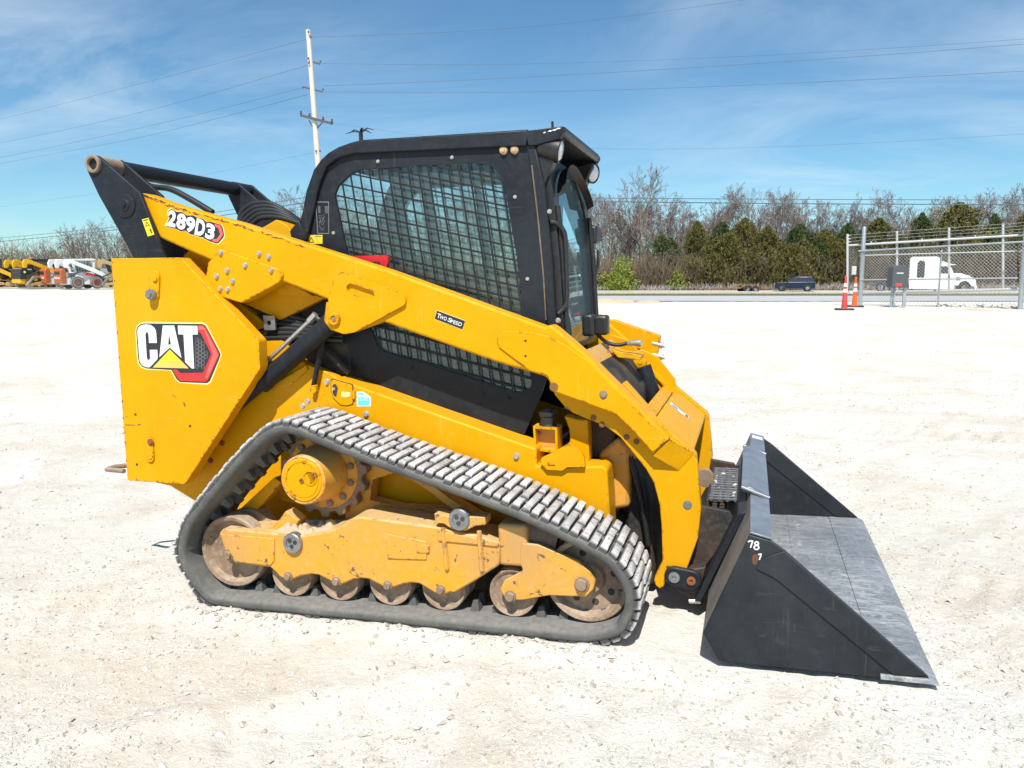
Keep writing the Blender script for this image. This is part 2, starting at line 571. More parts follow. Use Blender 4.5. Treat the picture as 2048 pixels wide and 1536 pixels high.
class MB:
    """collects shapes; build() links them as ONE mesh object"""

    def __init__(self):
        self.v, self.f = [], []

    def add(self, vs, fs):
        o = len(self.v)
        self.v += [tuple(p) for p in vs]
        self.f += [tuple(i + o for i in f) for f in fs]
        return self

    def prism(self, pts, y0, y1, holes=(), axis='y'):
        """polygon in (x, z) extruded from y0 to y1 (holes cut through)"""
        loops = [list(pts)] + [list(h) for h in holes]
        if area2(loops[0]) < 0:
            loops[0].reverse()
        for h in loops[1:]:
            if area2(h) > 0:
                h.reverse()
        if y0 > y1:
            y0, y1 = y1, y0

        def P(a, b, y):
            return {'y': (a, y, b), 'x': (y, a, b), 'z': (a, b, y)}[axis]
        flat = [p for l in loops for p in l]
        n = len(flat)
        vs = [P(a, b, y0) for a, b in flat] + [P(a, b, y1) for a, b in flat]
        fs = []
        flip = axis in ('x', 'z')
        if holes:
            tris = tessellate_polygon([[Vector((a, b, 0)) for a, b in l] for l in loops])
            for t in tris:
                a = sum((flat[t[i - 1]][0] * flat[t[i]][1] - flat[t[i]][0] * flat[t[i - 1]][1]) for i in range(3))
                if abs(a) < 1e-12:
                    continue
                t = tuple(t) if a > 0 else tuple(reversed(t))
                f1, f2 = t, tuple(reversed([i + n for i in t]))
                fs += [f1, f2] if not flip else [tuple(reversed(f1)), tuple(reversed(f2))]
        else:
            f1, f2 = tuple(range(n)), tuple(reversed(range(n, 2 * n)))
            fs += [f1, f2] if not flip else [tuple(reversed(f1)), tuple(reversed(f2))]
        o = 0
        for l in loops:
            L = len(l)
            for i in range(L):
                j = (i + 1) % L
                q = (o + i, o + i + n, o + j + n, o + j)
                fs.append(q if not flip else tuple(reversed(q)))
            o += L
        return self.add(vs, fs)

    def box(self, c, s, rot=None):
        vs = []
        for dx in (-.5, .5):
            for dy in (-.5, .5):
                for dz in (-.5, .5):
                    p = Vector((dx * s[0], dy * s[1], dz * s[2]))
                    if rot is not None:
                        p = rot @ p
                    vs.append(Vector(c) + p)
        return self.add(vs, [(0, 1, 3, 2), (4, 6, 7, 5), (0, 4, 5, 1), (2, 3, 7, 6), (0, 2, 6, 4), (1, 5, 7, 3)])

    def bb(self, x0, x1, y0, y1, z0, z1):
        return self.box(((x0 + x1) / 2, (y0 + y1) / 2, (z0 + z1) / 2), (x1 - x0, y1 - y0, z1 - z0))

    def tube(self, path, r, n=8, caps=True, flat=None):
        P = [Vector(p) for p in path]
        vs, fs = [], []
        up = None
        for i, p in enumerate(P):
            t = (P[min(i + 1, len(P) - 1)] - P[max(i - 1, 0)])
            if t.length < 1e-9:
                t = Vector((0, 0, 1))
            t.normalize()
            if up is None:
                a = Vector((0, 0, 1)) if abs(t.z) < 0.9 else Vector((1, 0, 0))
                up = (a - t * a.dot(t)).normalized()
            else:
                up = up - t * up.dot(t)
                up = up.normalized() if up.length > 1e-6 else t.orthogonal().normalized()
            sd_ = t.cross(up)
            rr = r[i] if isinstance(r, (list, tuple)) else r
            for k in range(n):
                a = 2 * math.pi * (k + 0.5) / n
                vs.append(p + sd_ * (math.cos(a) * rr) + up * (math.sin(a) * rr * (flat or 1.0)))
        m = len(P)
        for i in range(m - 1):
            for k in range(n):
                k2 = (k + 1) % n
                fs.append((i * n + k, i * n + k2, (i + 1) * n + k2, (i + 1) * n + k))
        if caps:
            fs.append(tuple(reversed(range(n))))
            fs.append(tuple((m - 1) * n + k for k in range(n)))
        return self.add(vs, fs)

    def lathe(self, prof, origin, axis, n=32, a0=0.0):
        """profile of (radius, distance along axis)"""
        ax = Vector(axis).normalized()
        e1 = ax.orthogonal().normalized()
        if abs(ax.y) > 0.99:
            e1 = Vector((1, 0, 0))
        e2 = ax.cross(e1)
        O = Vector(origin)
        vs, fs = [], []
        for (r, t) in prof:
            for k in range(n):
                a = a0 + 2 * math.pi * k / n
                vs.append(O + ax * t + e1 * (math.cos(a) * r) + e2 * (math.sin(a) * r))
        m = len(prof)
        for i in range(m - 1):
            for k in range(n):
                k2 = (k + 1) % n
                fs.append((i * n + k, i * n + k2, (i + 1) * n + k2, (i + 1) * n + k))
        if prof[0][0] > 1e-6:
            fs.append(tuple(reversed(range(n))))
        if prof[-1][0] > 1e-6:
            fs.append(tuple((m - 1) * n + k for k in range(n)))
        return self.add(vs, fs)

    def cyl(self, p0, p1, r, n=20):
        p0, p1 = Vector(p0), Vector(p1)
        return self.lathe([(r, 0), (r, (p1 - p0).length)], p0, p1 - p0, n)

    def quad(self, a, b, c, d):
        return self.add([a, b, c, d], [(0, 1, 2, 3)])

    def mirror_y(self):
        m = MB()
        m.v = [(x, -y, z) for x, y, z in self.v]
        m.f = [tuple(reversed(f)) for f in self.f]
        return m

    def mesh(self, name, mat, smooth=35):
        me = bpy.data.meshes.new(name)
        me.from_pydata(self.v, [], self.f)
        me.materials.append(MATS[mat] if isinstance(mat, str) else mat)
        if smooth:
            me.polygons.foreach_set('use_smooth', [True] * len(me.polygons))
            me.set_sharp_from_angle(angle=math.radians(smooth))
        me.update()
        return me

    def build(self, name, mat, parent=None, smooth=35, bevel=0.0, seg=2):
        me = self.mesh(name, mat, smooth)
        ob = bpy.data.objects.new(name, me)
        col.objects.link(ob)
        if parent is not None:
            ob.parent = parent
        if bevel > 0:
            bvm = ob.modifiers.new('bevel', 'BEVEL')
            bvm.width = bevel
            bvm.segments = seg
            bvm.limit_method = 'ANGLE'
            bvm.angle_limit = math.radians(40)
            bvm.use_clamp_overlap = True
        return ob


def empty(name, loc=(0, 0, 0), rz=0.0, mat=None):
    o = bpy.data.objects.new(name, None)
    o.empty_display_size = 0.1
    if mat is not None:
        o.matrix_world = mat
    else:
        o.location = loc
        o.rotation_euler = (0, 0, rz)
    col.objects.link(o)
    return o


def tag(o, label=None, cat=None, group=None, kind=None):
    if label:
        o['label'] = label
    if cat:
        o['category'] = cat
    if group:
        o['group'] = group
    if kind:
        o['kind'] = kind
    return o


def link_copy(me, name, parent, mw):
    o = bpy.data.objects.new(name, me)
    o.parent = parent
    o.matrix_local = mw
    col.objects.link(o)
    return o


def raw_mesh(name, v, f, mat, smooth=False):
    """fast numpy mesh of triangles or quads"""
    me = bpy.data.meshes.new(name)
    v = np.asarray(v, np.float32)
    f = np.asarray(f, np.int32)
    k = f.shape[1]
    me.vertices.add(len(v))
    me.vertices.foreach_set('co', v.ravel())
    me.loops.add(f.size)
    me.loops.foreach_set('vertex_index', f.ravel())
    me.polygons.add(len(f))
    me.polygons.foreach_set('loop_start', np.arange(0, f.size, k, dtype=np.int32))
    me.polygons.foreach_set('use_smooth', np.full(len(f), smooth))
    me.update(calc_edges=True)
    me.materials.append(MATS[mat] if isinstance(mat, str) else mat)
    return me


def text_mesh(s, off=0.0):
    cu = bpy.data.curves.new('t', 'FONT')
    cu.body = s
    cu.offset = off
    cu.resolution_u = 4
    ob = bpy.data.objects.new('t', cu)
    col.objects.link(ob)
    bpy.context.view_layer.update()
    me = bpy.data.meshes.new_from_object(ob.evaluated_get(bpy.context.evaluated_depsgraph_get()))
    vs = [tuple(v.co) for v in me.vertices]
    fs = [tuple(p.vertices) for p in me.polygons]
    bpy.data.objects.remove(ob)
    bpy.data.curves.remove(cu)
    bpy.data.meshes.remove(me)
    return vs, fs


def text_quad(s, corners, name, mat, parent, off=0.0, ref_off=None):
    """text stretched into a quad of four 3-D corners: TL, TR, BR, BL"""
    vs, fs = text_mesh(s, off)
    rv = vs if ref_off is None else text_mesh(s, ref_off)[0]
    x0, x1 = min(v[0] for v in rv), max(v[0] for v in rv)
    y0, y1 = min(v[1] for v in rv), max(v[1] for v in rv)
    TL, TR, BR, BL = [Vector(c) for c in corners]
    out = []
    for v in vs:
        a, b_ = (v[0] - x0) / (x1 - x0), (v[1] - y0) / (y1 - y0)
        out.append((BL * (1 - a) + BR * a) * (1 - b_) + (TL * (1 - a) + TR * a) * b_)
    return MB().add(out, fs).build(name, mat, parent, smooth=0)


def on(pts, Y):
    return [(x, Y, z) for x, z in pts]

# ================================================================== GROUND
def ground_mat():
    m, nt, b = new_mat('crushed_limestone')
    geo = nt.nodes.new('ShaderNodeNewGeometry')
    co = geo.outputs['Position']
    big = noise(nt, 0.35, 5, 0.6, co)
    mid = noise(nt, 1.5, 6, 0.65, co, 0.4)
    fine = noise(nt, 26, 6, 0.75, co)
    grit = noise(nt, 130, 4, 0.8, co)
    c = mix(nt, ramp(nt, big, 0.35, 0.65), (0.60, 0.572, 0.505), (0.70, 0.685, 0.635))
    c = mix(nt, ramp(nt, mid, 0.47, 0.70, 0, 0.80), c, (0.565, 0.485, 0.39))
    lump = noise(nt, 6.0, 6, 0.7, co, 0.5)
    c = mix(nt, ramp(nt, lump, 0.30, 0.48, 0.36, 0.0), c, (0.47, 0.42, 0.34))
    c = mix(nt, ramp(nt, noise(nt, 0.8, 5, 0.6, co), 0.56, 0.72, 0, 0.55), c, (0.56, 0.49, 0.395))
    c = mix(nt, ramp(nt, fine, 0.58, 0.74, 0, 0.40), c, (0.42, 0.38, 0.31))
    c = mix(nt, ramp(nt, grit, 0.63, 0.72, 0, 0.55), c, (0.33, 0.30, 0.26))
    nt.links.new(c, b.inputs['Base Color'])
    b.inputs['Roughness'].default_value = 0.95
    b.inputs['Specular IOR Level'].default_value = 0.15
    h = mth(nt, 'ADD', mth(nt, 'ADD', mth(nt, 'MULTIPLY', fine, 1.0), mth(nt, 'MULTIPLY', grit, 0.4)), mth(nt, 'MULTIPLY', lump, 2.0))
    bump(nt, b, h, 0.85, 0.013)
    return m


ground_mat()
ang = np.concatenate([np.radians(np.arange(-46, 46, 0.2)), np.radians(np.arange(46, 314, 4.0))])
rad = [0.6]
while rad[-1] < 1500:
    rad.append(rad[-1] * (1.014 if rad[-1] < 60 else 1.06) + 0.004)
rad = np.array(rad)
AA, RR = np.meshgrid(ang, rad)
base_a = -YAW
GX = CAM.x + RR * (np.sin(AA) * RGT.x + np.cos(AA) * FWD.x)
GY = CAM.y + RR * (np.sin(AA) * RGT.y + np.cos(AA) * FWD.y)
GZ = H(GX, GY)
nr, na = GX.shape
V = np.stack([GX, GY, GZ], -1).reshape(-1, 3)
idx = np.arange(nr * na).reshape(nr, na)
nx_ = np.roll(idx, -1, 1)
Fq = np.stack([idx[:-1], idx[1:], nx_[1:], nx_[:-1]], -1).reshape(-1, 4)
cidx = len(V)
V = np.vstack([V, [[CAM.x, CAM.y, float(H(CAM.x, CAM.y))]]])
fan = np.stack([idx[0], nx_[0], nx_[0], np.full(na, cidx)], -1)
me = raw_mesh('gravel_lot', V, Fq, 'crushed_limestone', True)
g_o = bpy.data.objects.new('gravel_lot', me)
col.objects.link(g_o)
tag(g_o, 'pale crushed limestone yard stretching from the foreground to the road', 'ground', kind='structure')


# loose stones: real little rocks, dense near the camera and thinning out
def stones(N, rmin, rmax, smin, smax, seed, name, label, amax=44, pw=2.2):
    r = np.random.default_rng(seed)
    d = np.exp(r.uniform(math.log(rmin), math.log(rmax), N))
    a = np.radians(r.uniform(-amax, amax, N))
    x = CAM.x + d * (np.sin(a) * RGT.x + np.cos(a) * FWD.x)
    y = CAM.y + d * (np.sin(a) * RGT.y + np.cos(a) * FWD.y)
    cl_ = vnoise(x * 1.3, y * 1.3, seed) + 0.6 * vnoise(x * 4, y * 4, seed + 1)
    keep = cl_ + r.uniform(-.35, .35, N) > -0.12
    inside = (np.abs(x + 0.9) < 1.45) & (np.abs(y) < 1.0)
    keep &= ~inside
    x, y, d = x[keep], y[keep], d[keep]
    n = len(x)
    s = smin + (smax - smin) * r.uniform(0, 1, n) ** pw
    z = H(x, y)
    base = np.array([[1, 0, 0], [-1, 0, 0], [0, 1, 0], [0, -1, 0], [0, 0, 1], [0, 0, -1.]])
    tri = np.array([[0, 2, 4], [2, 1, 4], [1, 3, 4], [3, 0, 4], [2, 0, 5], [1, 2, 5], [3, 1, 5], [0, 3, 5]])
    sc = np.stack([s * r.uniform(0.8, 1.5, n), s * r.uniform(0.6, 1.1, n), s * r.uniform(0.5, 0.95, n)], -1)
    P = base[None] * sc[:, None] * r.uniform(0.75, 1.25, (n, 6, 1))
    P += r.normal(0, 0.18, (n, 6, 3)) * s[:, None, None]
    th = r.uniform(0, 2 * math.pi, n)
    tl = r.normal(0, 0.25, n)
    c_, s_ = np.cos(th), np.sin(th)
    X = P[..., 0] * c_[:, None] - P[..., 1] * s_[:, None]
    Y = P[..., 0] * s_[:, None] + P[..., 1] * c_[:, None]
    Z = P[..., 2] + X * tl[:, None]
    vv = np.stack([X + x[:, None], Y + y[:, None], Z + (z + s * 0.12)[:, None]], -1).reshape(-1, 3)
    ff = (tri[None] + (np.arange(n) * 6)[:, None, None]).reshape(-1, 3)
    o = bpy.data.objects.new(name, raw_mesh(name, vv, ff, 'limestone_chip'))
    col.objects.link(o)
    tag(o, label, 'gravel', kind='stuff')


def chip_mat():
    m, nt, b = new_mat('limestone_chip')
    geo = nt.nodes.new('ShaderNodeNewGeometry')
    rnd = geo.outputs['Random Per Island']
    c = mix(nt, rnd, (0.34, 0.31, 0.265), (0.68, 0.65, 0.59))
    c = mix(nt, ramp(nt, noise(nt, 0.8, 3, 0.6, geo.outputs['Position']), 0.5, 0.7, 0, 0.4), c, (0.55, 0.45, 0.34))
    nt.links.new(c, b.inputs['Base Color'])
    b.inputs['Roughness'].default_value = 0.95
    b.inputs['Specular IOR Level'].default_value = 0.1


chip_mat()
stones(84000, 1.6, 16, 0.0028, 0.0095, 21, 'gravel_chips', 'small pale limestone chips strewn over the yard')
stones(6000, 1.6, 24, 0.006, 0.020, 22, 'gravel_stones', 'larger loose limestone pieces scattered over the yard', pw=3.0)


# stones pushed out beside the near track
rs = random.Random(44)
bm_ = MB()
for k in range(240):
    lx_, ly_ = rs.uniform(-2.65, -0.35), -1.02 - abs(rs.gauss(0, 0.06))
    p_ = MLOAD @ Vector((lx_, ly_, 0))
    s = 0.004 + 0.012 * rs.random() ** 2
    bm_.lathe([(0.0005, -s * .4), (s * rs.uniform(.7, 1.2), 0.0), (s * rs.uniform(.5, .9), s * 0.5), (0.0005, s * 0.7)], (p_.x, p_.y, float(H(p_.x, p_.y)) + s * 0.1), (rs.uniform(-.6, .6), rs.uniform(-.6, .6), 1), 5)
tag(bm_.build('squeezed_stones', 'limestone_chip', None, 0), 'loose stones pushed out beside the rubber track', 'gravel', kind='stuff')

# ================================================================== THE LOADER
LOADER = empty('compact_track_loader', mat=MLOAD.copy())
tag(LOADER, 'large yellow and black compact track loader with grey bucket, filling the foreground', 'track loader')

Y_TR, Y_TI, Y_FR = -0.99, -0.61, -0.93
Y_RP, Y_TW, Y_ARM, Y_AI = -0.67, -0.655, -0.62, -0.51
Y_BODY, Y_LF, Y_CAB = -0.50, -0.58, -0.43


def bolt(parent, px, py, Y, r=0.011, h=0.012, mat='zinc', name='bolt'):
    x, z = Q(px, py, Y)
    return MB().lathe([(r * 1.35, 0), (r * 1.35, h * 0.3), (r, h * 0.31), (r * 0.92, h), (0.0005, h * 1.02)], (x, Y, z), (0, -1, 0), 10).build(name, mat, parent, 30)


def holes_at(parent, lst, Y, r=0.008, name='bolt_hole'):
    for px, py in lst:
        x, z = Q(px, py, Y)
        MB().lathe([(r, 0), (r, 0.0012), (r * 0.2, 0.0013)], (x, Y, z), (0, -1, 0), 12).build(name, 'black_hidden', parent, 30)


# ------------------------------------------------------------------ tracks
TRK = [(353, 1103), (356, 1080), (366, 1050), (384, 1022), (428, 967), (476, 912), (522, 868), (548, 853), (571, 850), (600, 857),
       (655, 879), (720, 905), (830, 944), (950, 987), (1070, 1035), (1189, 1095), (1230, 1124), (1256, 1158), (1268, 1190),
       (1268, 1222), (1258, 1250), (1236, 1274), (1200, 1291)]
loop = QL(TRK, Y_TR)
ZB = 0.024
loop = [p for p in loop if p[1] > ZB + 0.012]
xr0, xf0 = Q(430, 1213, Y_TR)[0], Q(1165, 1296, Y_TR)[0]
loop += [(xf0, ZB)] + [(xf0 + (xr0 - xf0) * k / 8, ZB) for k in range(1, 8)] + [(xr0, ZB)]
loop += QL([(395, 1188), (371, 1153), (357, 1125)], Y_TR)
loop = catmull(loop, 10)
LP = np.array(loop)
LP[:, 1] = np.maximum(LP[:, 1], ZB)
seg = np.hypot(*(np.roll(LP, -1, 0) - LP).T)
cum = np.concatenate([[0], np.cumsum(seg)])
LT = cum[-1]
LPc = np.vstack([LP, LP[:1]])


def track_at(s):
    s = s % LT
    x, z = np.interp(s, cum, LPc[:, 0]), np.interp(s, cum, LPc[:, 1])
    e = 0.012
    x1, z1 = np.interp((s + e) % LT, cum, LPc[:, 0]), np.interp((s + e) % LT, cum, LPc[:, 1])
    x0, z0 = np.interp((s - e) % LT, cum, LPc[:, 0]), np.interp((s - e) % LT, cum, LPc[:, 1])
    t = Vector((x1 - x0, z1 - z0)).normalized()
    return x, z, t


def make_track(sg, detailed):
    root_name = 'track'
    NS = 300
    prof = [(-.978, 0), (-.988, -.006), (-.9905, -.018), (-.986, -.034), (-.972, -.042), (-.63, -.042), (-.614, -.036), (-.61, -.02), (-.618, 0)]
    vs, fs = [], []
    for i in range(NS):
        x, z, t = track_at(LT * i / NS)
        n = Vector((-t.y, t.x))
        for (y, o) in prof:
            vs.append((x + n.x * o, y * sg * -1 if False else (y if sg < 0 else -y), z + n.y * o))
    m = len(prof)
    for i in range(NS):
        j = (i + 1) % NS
        for k in range(m):
            k2 = (k + 1) % m
            f = (i * m + k, i * m + k2, j * m + k2, j * m + k)
            fs.append(f if sg < 0 else tuple(reversed(f)))
    belt = MB().add(vs, fs).build(root_name, 'rubber', LOADER, 50)
    # tread lugs
    PIT = LT / round(LT / 0.0435)
    n_row = int(round(LT / PIT))
    pats = [((0.0, 0.30), (0.40, 1.0)), ((0.0, 0.64), (0.74, 0.99)), ((0.02, 0.33), (0.44, 1.0)), ((0.0, 0.58), (0.70, 1.0)), ((0.0, 0.26), (0.36, 0.98)), ((0.02, 0.62), (0.72, 1.0))]
    cache = {}

    def lug_mesh(L):
        if L in cache:
            return cache[L]
        hb, ht, h = 0.0178, 0.0148, 0.0245
        v = []
        for (hx, zz_, sh) in ((hb, -0.004, 0.0), (hb * 0.97, 0.006, 0.0), (ht, h * 0.90, 0.006), (ht * 0.86, h, 0.010)):
            for (sx, sy) in ((-1, -1), (1, -1), (1, 1), (-1, 1)):
                v.append((sx * hx, sy * (L / 2 - sh), zz_))
        f = [(12, 13, 14, 15)]
        for r_ in range(3):
            for k in range(4):
                k2 = (k + 1) % 4
                f.append((r_ * 4 + k, r_ * 4 + k2, r_ * 4 + 4 + k2, r_ * 4 + 4 + k))
        me_ = MB().add(v, f).mesh('tread_lug', 'lug_rubber', 50)
        cache[L] = me_
        return me_

    joined = MB()
    for i in range(n_row):
        x, z, t = track_at(i * PIT)
        n = Vector((-t.y, t.x))
        for (a, b_) in pats[i % 6]:
            L = round((b_ - a) * 0.374, 3)
            y = -0.987 + 0.374 * (a + b_) / 2
            y = y if sg < 0 else -y
            jx = random.uniform(-.002, .002)
            mw = Matrix(((t.x, 0, n.x, x + t.x * jx), (0, 1, 0, y + random.uniform(-.003, .003)), (t.y, 0, n.y, z + t.y * jx), (0, 0, 0, 1)))
            if detailed:
                link_copy(lug_mesh(L), 'tread_lug', belt, mw)
            else:
                me_ = lug_mesh(L)
                joined.add([tuple(mw @ v.co) for v in me_.vertices], [tuple(p.vertices) for p in me_.polygons])
    if not detailed:
        tag(joined.build('tread_lugs', 'lug_rubber', belt, 50), kind='stuff')
    # drive lugs on the inside
    dl = MB()
    nd_ = int(LT / 0.098)
    for i in range(nd_):
        x, z, t = track_at(LT * i / nd_)
        n = Vector((-t.y, t.x))
        for y in (-0.845, -0.765):
            y = y if sg < 0 else -y
            R = Matrix(((t.x, 0, n.x), (0, 1, 0), (t.y, 0, n.y)))
            v = []
            for (hx, hy, o) in ((0.022, 0.026, -0.040), (0.010, 0.014, -0.086)):
                for (sx, sy) in ((-1, -1), (1, -1), (1, 1), (-1, 1)):
                    v.append(Vector((x, y, z)) + R @ Vector((sx * hx, sy * hy, o)))
            dl.add(v, [(7, 6, 5, 4), (0, 4, 5, 1), (1, 5, 6, 2), (2, 6, 7, 3), (3, 7, 4, 0)])
    tag(dl.build('drive_lugs', 'rubber', belt, 40), kind='stuff')
    return belt


near_track = make_track(-1, True)
near_track['label'] = 'black rubber crawler track with chalk-white dusty tread lugs'
make_track(1, False)


def wheel(name, c, R, y0, y1, dish, parent, mat='dusty_wheel', hub=True, bolts=0, sg=-1):
    """flanged steel track wheel; near face y0"""
    x, z = c
    w = y1 - y0
    prof = [(0.018, dish * 0.55), (R * 0.34, dish * 0.55), (R * 0.40, dish), (R * 0.80, dish), (R * 0.88, 0.004), (R * 0.97, 0.0),
            (R, 0.006), (R, w * 0.34), (R * 0.82, w * 0.36), (R * 0.82, w * 0.64), (R, w * 0.66), (R, w - 0.005), (R * 0.9, w), (R * 0.4, w), (0.018, w)]
    prof = [(r, t) for r, t in prof]
    m = MB()
    if sg < 0:
        m.lathe(prof, (x, y0, z), (0, 1, 0), 40)
    else:
        m.lathe(prof, (x, -y0, z), (0, -1, 0), 28)
    o = m.build(name, mat, parent, 30)
    if sg < 0 and bolts:
        for k in range(bolts):
            a = 2 * math.pi * (k + 0.3) / bolts
            MB().lathe([(R * 0.085, 0), (R * 0.085, 0.0015), (0.001, 0.002)], (x + math.cos(a) * R * 0.60, y0 + dish, z + math.sin(a) * R * 0.60), (0, -1, 0), 14).build('lightening_hole', 'black_hidden', o, 30)
    return o


belt_in = ZB + 0.042
YW0, YW1 = -0.895, -0.700
for sg in (-1, 1):
    cr = Q(463, 1104, -0.90)
    wheel('rear_idler', cr, min(cr[1] - belt_in - 0.002, 0.172), YW0, YW1, 0.03, LOADER, sg=sg)
    cf = Q(1174, 1163, -0.90)
    wheel('front_idler', cf, min(cf[1] - belt_in - 0.002, 0.178), YW0, YW1, 0.045, LOADER, bolts=8, sg=sg)
    for px, py in ((582, 1150), (677, 1160), (779, 1168), (886, 1177), (1024, 1188)):
        c = Q(px, py, -0.90)
        R = c[1] - belt_in - 0.001
        big = px > 1000
        wheel('roller', c, R, YW0, YW1, 0.012, LOADER, sg=sg)

# second rear wheel row seen inside
SPC = Q(605, 961, -0.94)


def sprocket(sg):
    teeth = 15
    pts = []
    for k in range(teeth * 6):
        a = 2 * math.pi * k / (teeth * 6)
        ph = (k % 6) / 6
        r = 0.222 if ph < 0.5 else 0.196
        pts.append((SPC[0] + r * math.cos(a), SPC[1] + r * math.sin(a)))
    m = MB().prism(pts, -0.835 * -sg if sg < 0 else 0.775, -0.775 if sg < 0 else 0.835) if False else MB().prism(pts, min(sg * 0.755, sg * 0.705), max(sg * 0.755, sg * 0.705))
    sp = m.build('sprocket', 'rusty_steel', LOADER, 30, bevel=0.004)
    hubc = (SPC[0], 0, SPC[1])
    ax = (0, sg, 0)
    MB().lathe([(0.178, 0.75), (0.178, 0.758), (0.172, 0.763), (0.125, 0.765)], hubc, ax, 40).build('sprocket_plate', 'yellow_dirty', sp, 30)
    MB().lathe([(0.132, 0.762), (0.128, 0.83), (0.116, 0.87), (0.112, 0.934), (0.106, 0.940), (0.100, 0.938)], hubc, ax, 48).build('drive_hub', 'yellow_dirty', sp, 35)
    MB().lathe([(0.100, 0.936), (0.093, 0.944), (0.083, 0.944), (0.080, 0.940), (0.078, 0.944), (0.0008, 0.945)], hubc, ax, 48).build('hub_cover', 'yellow_paint', sp, 25)
    for k in range(12):
        a = 2 * math.pi * (k + 0.4) / 12
        MB().lathe([(0.017, 0.764), (0.016, 0.776), (0.004, 0.778)], (SPC[0] + 0.152 * math.cos(a), 0, SPC[1] + 0.152 * math.sin(a)), ax, 8).build('sprocket_bolt', 'rusty_steel', sp, 30)
    if sg < 0:
        for dx, dz, r in ((0.0, 0.0, 0.012), (0.066, 0.028, 0.013)):
            MB().lathe([(r, 0.944), (r, 0.949), (r * 0.55, 0.950), (r * 0.5, 0.946), (0.001, 0.946)], (SPC[0] + dx, 0, SPC[1] + dz), ax, 14).build('drain_plug', 'rust_spot', sp, 30)
        MB().lathe([(0.034, 0.9445), (0.034, 0.9485), (0.029, 0.9485), (0.029, 0.9445)], (SPC[0] + 0.042, 0, SPC[1] + 0.014), ax, 24).build('cover_ring', 'yellow_paint', sp, 30)


sprocket(-1)
sprocket(1)


def frame_poly(sg):
    Y = Y_FR
    left = [(437, 1067), (445, 1058), (571, 1069), (603, 1072), (655, 1064), (684, 1052), (702, 1038), (716, 1034), (735, 1036), (872, 1054)]
    right = [(1000, 1088), (998, 1131), (950, 1162), (908, 1187)]
    bot = []
    bosses = [(882, 1193), (778, 1180), (678, 1172), (577, 1163)]
    vall = [(823, 1166), (722, 1157), (622, 1149)]
    for i, b_ in enumerate(bosses):
        bot += [(b_[0] + 18, b_[1] - 8), (b_[0], b_[1]), (b_[0] - 18, b_[1] - 9)]
        if i < 3:
            v_ = vall[i]
            bot += [(v_[0] + 16, v_[1] + 2), v_, (v_[0] - 16, v_[1] + 3)]
    low = [(548, 1142), (540, 1135), (470, 1127), (450, 1103)]
    pts = QL(left + [(930, 1068), (960, 1072)] + right + bot + low, Y)
    m = MB().prism(pts, sg * -0.93 * -1 if sg > 0 else Y, 0.74 if sg > 0 else -0.74)
    fr = m.build('track_frame', 'yellow_dirty', LOADER, 35, bevel=0.008, seg=2)
    # idler fork
    fork = QL([(1040, 1088), (1075, 1090), (1156, 1124), (1180, 1146), (1190, 1164), (1186, 1180), (1171, 1195), (1097, 1192), (1040, 1202),
               (1010, 1199), (999, 1180), (1007, 1163), (1046, 1143), (1040, 1130)], Y)
    MB().prism(rounded(fork, 0.02), sg * 0.925, sg * 0.90).build('idler_fork', 'yellow_dirty', fr, 35, bevel=0.004)
    x0, z0 = Q(996, 1046, -0.91)
    x1, z1 = Q(1048, 1133, -0.91)
    MB().box(((x0 + x1) / 2 + 0.01, sg * 0.845, (z0 + z1) / 2), (x1 - x0 + 0.02, 0.15, z0 - z1)).build('recoil_housing', 'yellow_dirty', fr, 35, bevel=0.015, seg=3)
    x2, z2 = Q(1110, 1105, -0.88)
    MB().tube([((x0 + x1) / 2, sg * 0.83, z0 - 0.05), (x2, sg * 0.82, z2 + 0.03)], 0.06, 14).build('recoil_tube', 'rusty_steel', fr, 35)
    return fr


FR = frame_poly(-1)
frame_poly(1)
for px, py in ((577, 1152), (673, 1162), (776, 1170), (882, 1179)):
    bolt(FR, px, py, Y_FR, 0.016, 0.018, 'rusty_steel', 'roller_bolt')
bolt(FR, 458, 1109, Y_FR + 0.002, 0.019, 0.02, 'rusty_steel', 'roller_bolt')
bolt(FR, 1021, 1192, -0.926, 0.019, 0.02, 'rusty_steel', 'roller_bolt')
bolt(FR, 1164, 1168, -0.926, 0.024, 0.022, 'rusty_steel', 'roller_bolt')
for px, py in ((584, 1087), (918, 1040)):
    x, z = Q(px, py, -0.945)
    o = MB().lathe([(0.047, 0), (0.047, 0.035), (0.043, 0.040), (0.030, 0.040), (0.028, 0.034), (0.001, 0.034)], (x, -0.91, z), (0, -1, 0), 28).build('pivot_cap', 'worn_steel', FR, 30)
    for a in (0.3, 2.4, 4.5):
        MB().lathe([(0.010, 0), (0.010, 0.002), (0.001, 0.0022)], (x + 0.015 * math.cos(a), -0.944, z + 0.015 * math.sin(a)), (0, -1, 0), 12).build('cap_hole', 'black_hidden', FR, 30)
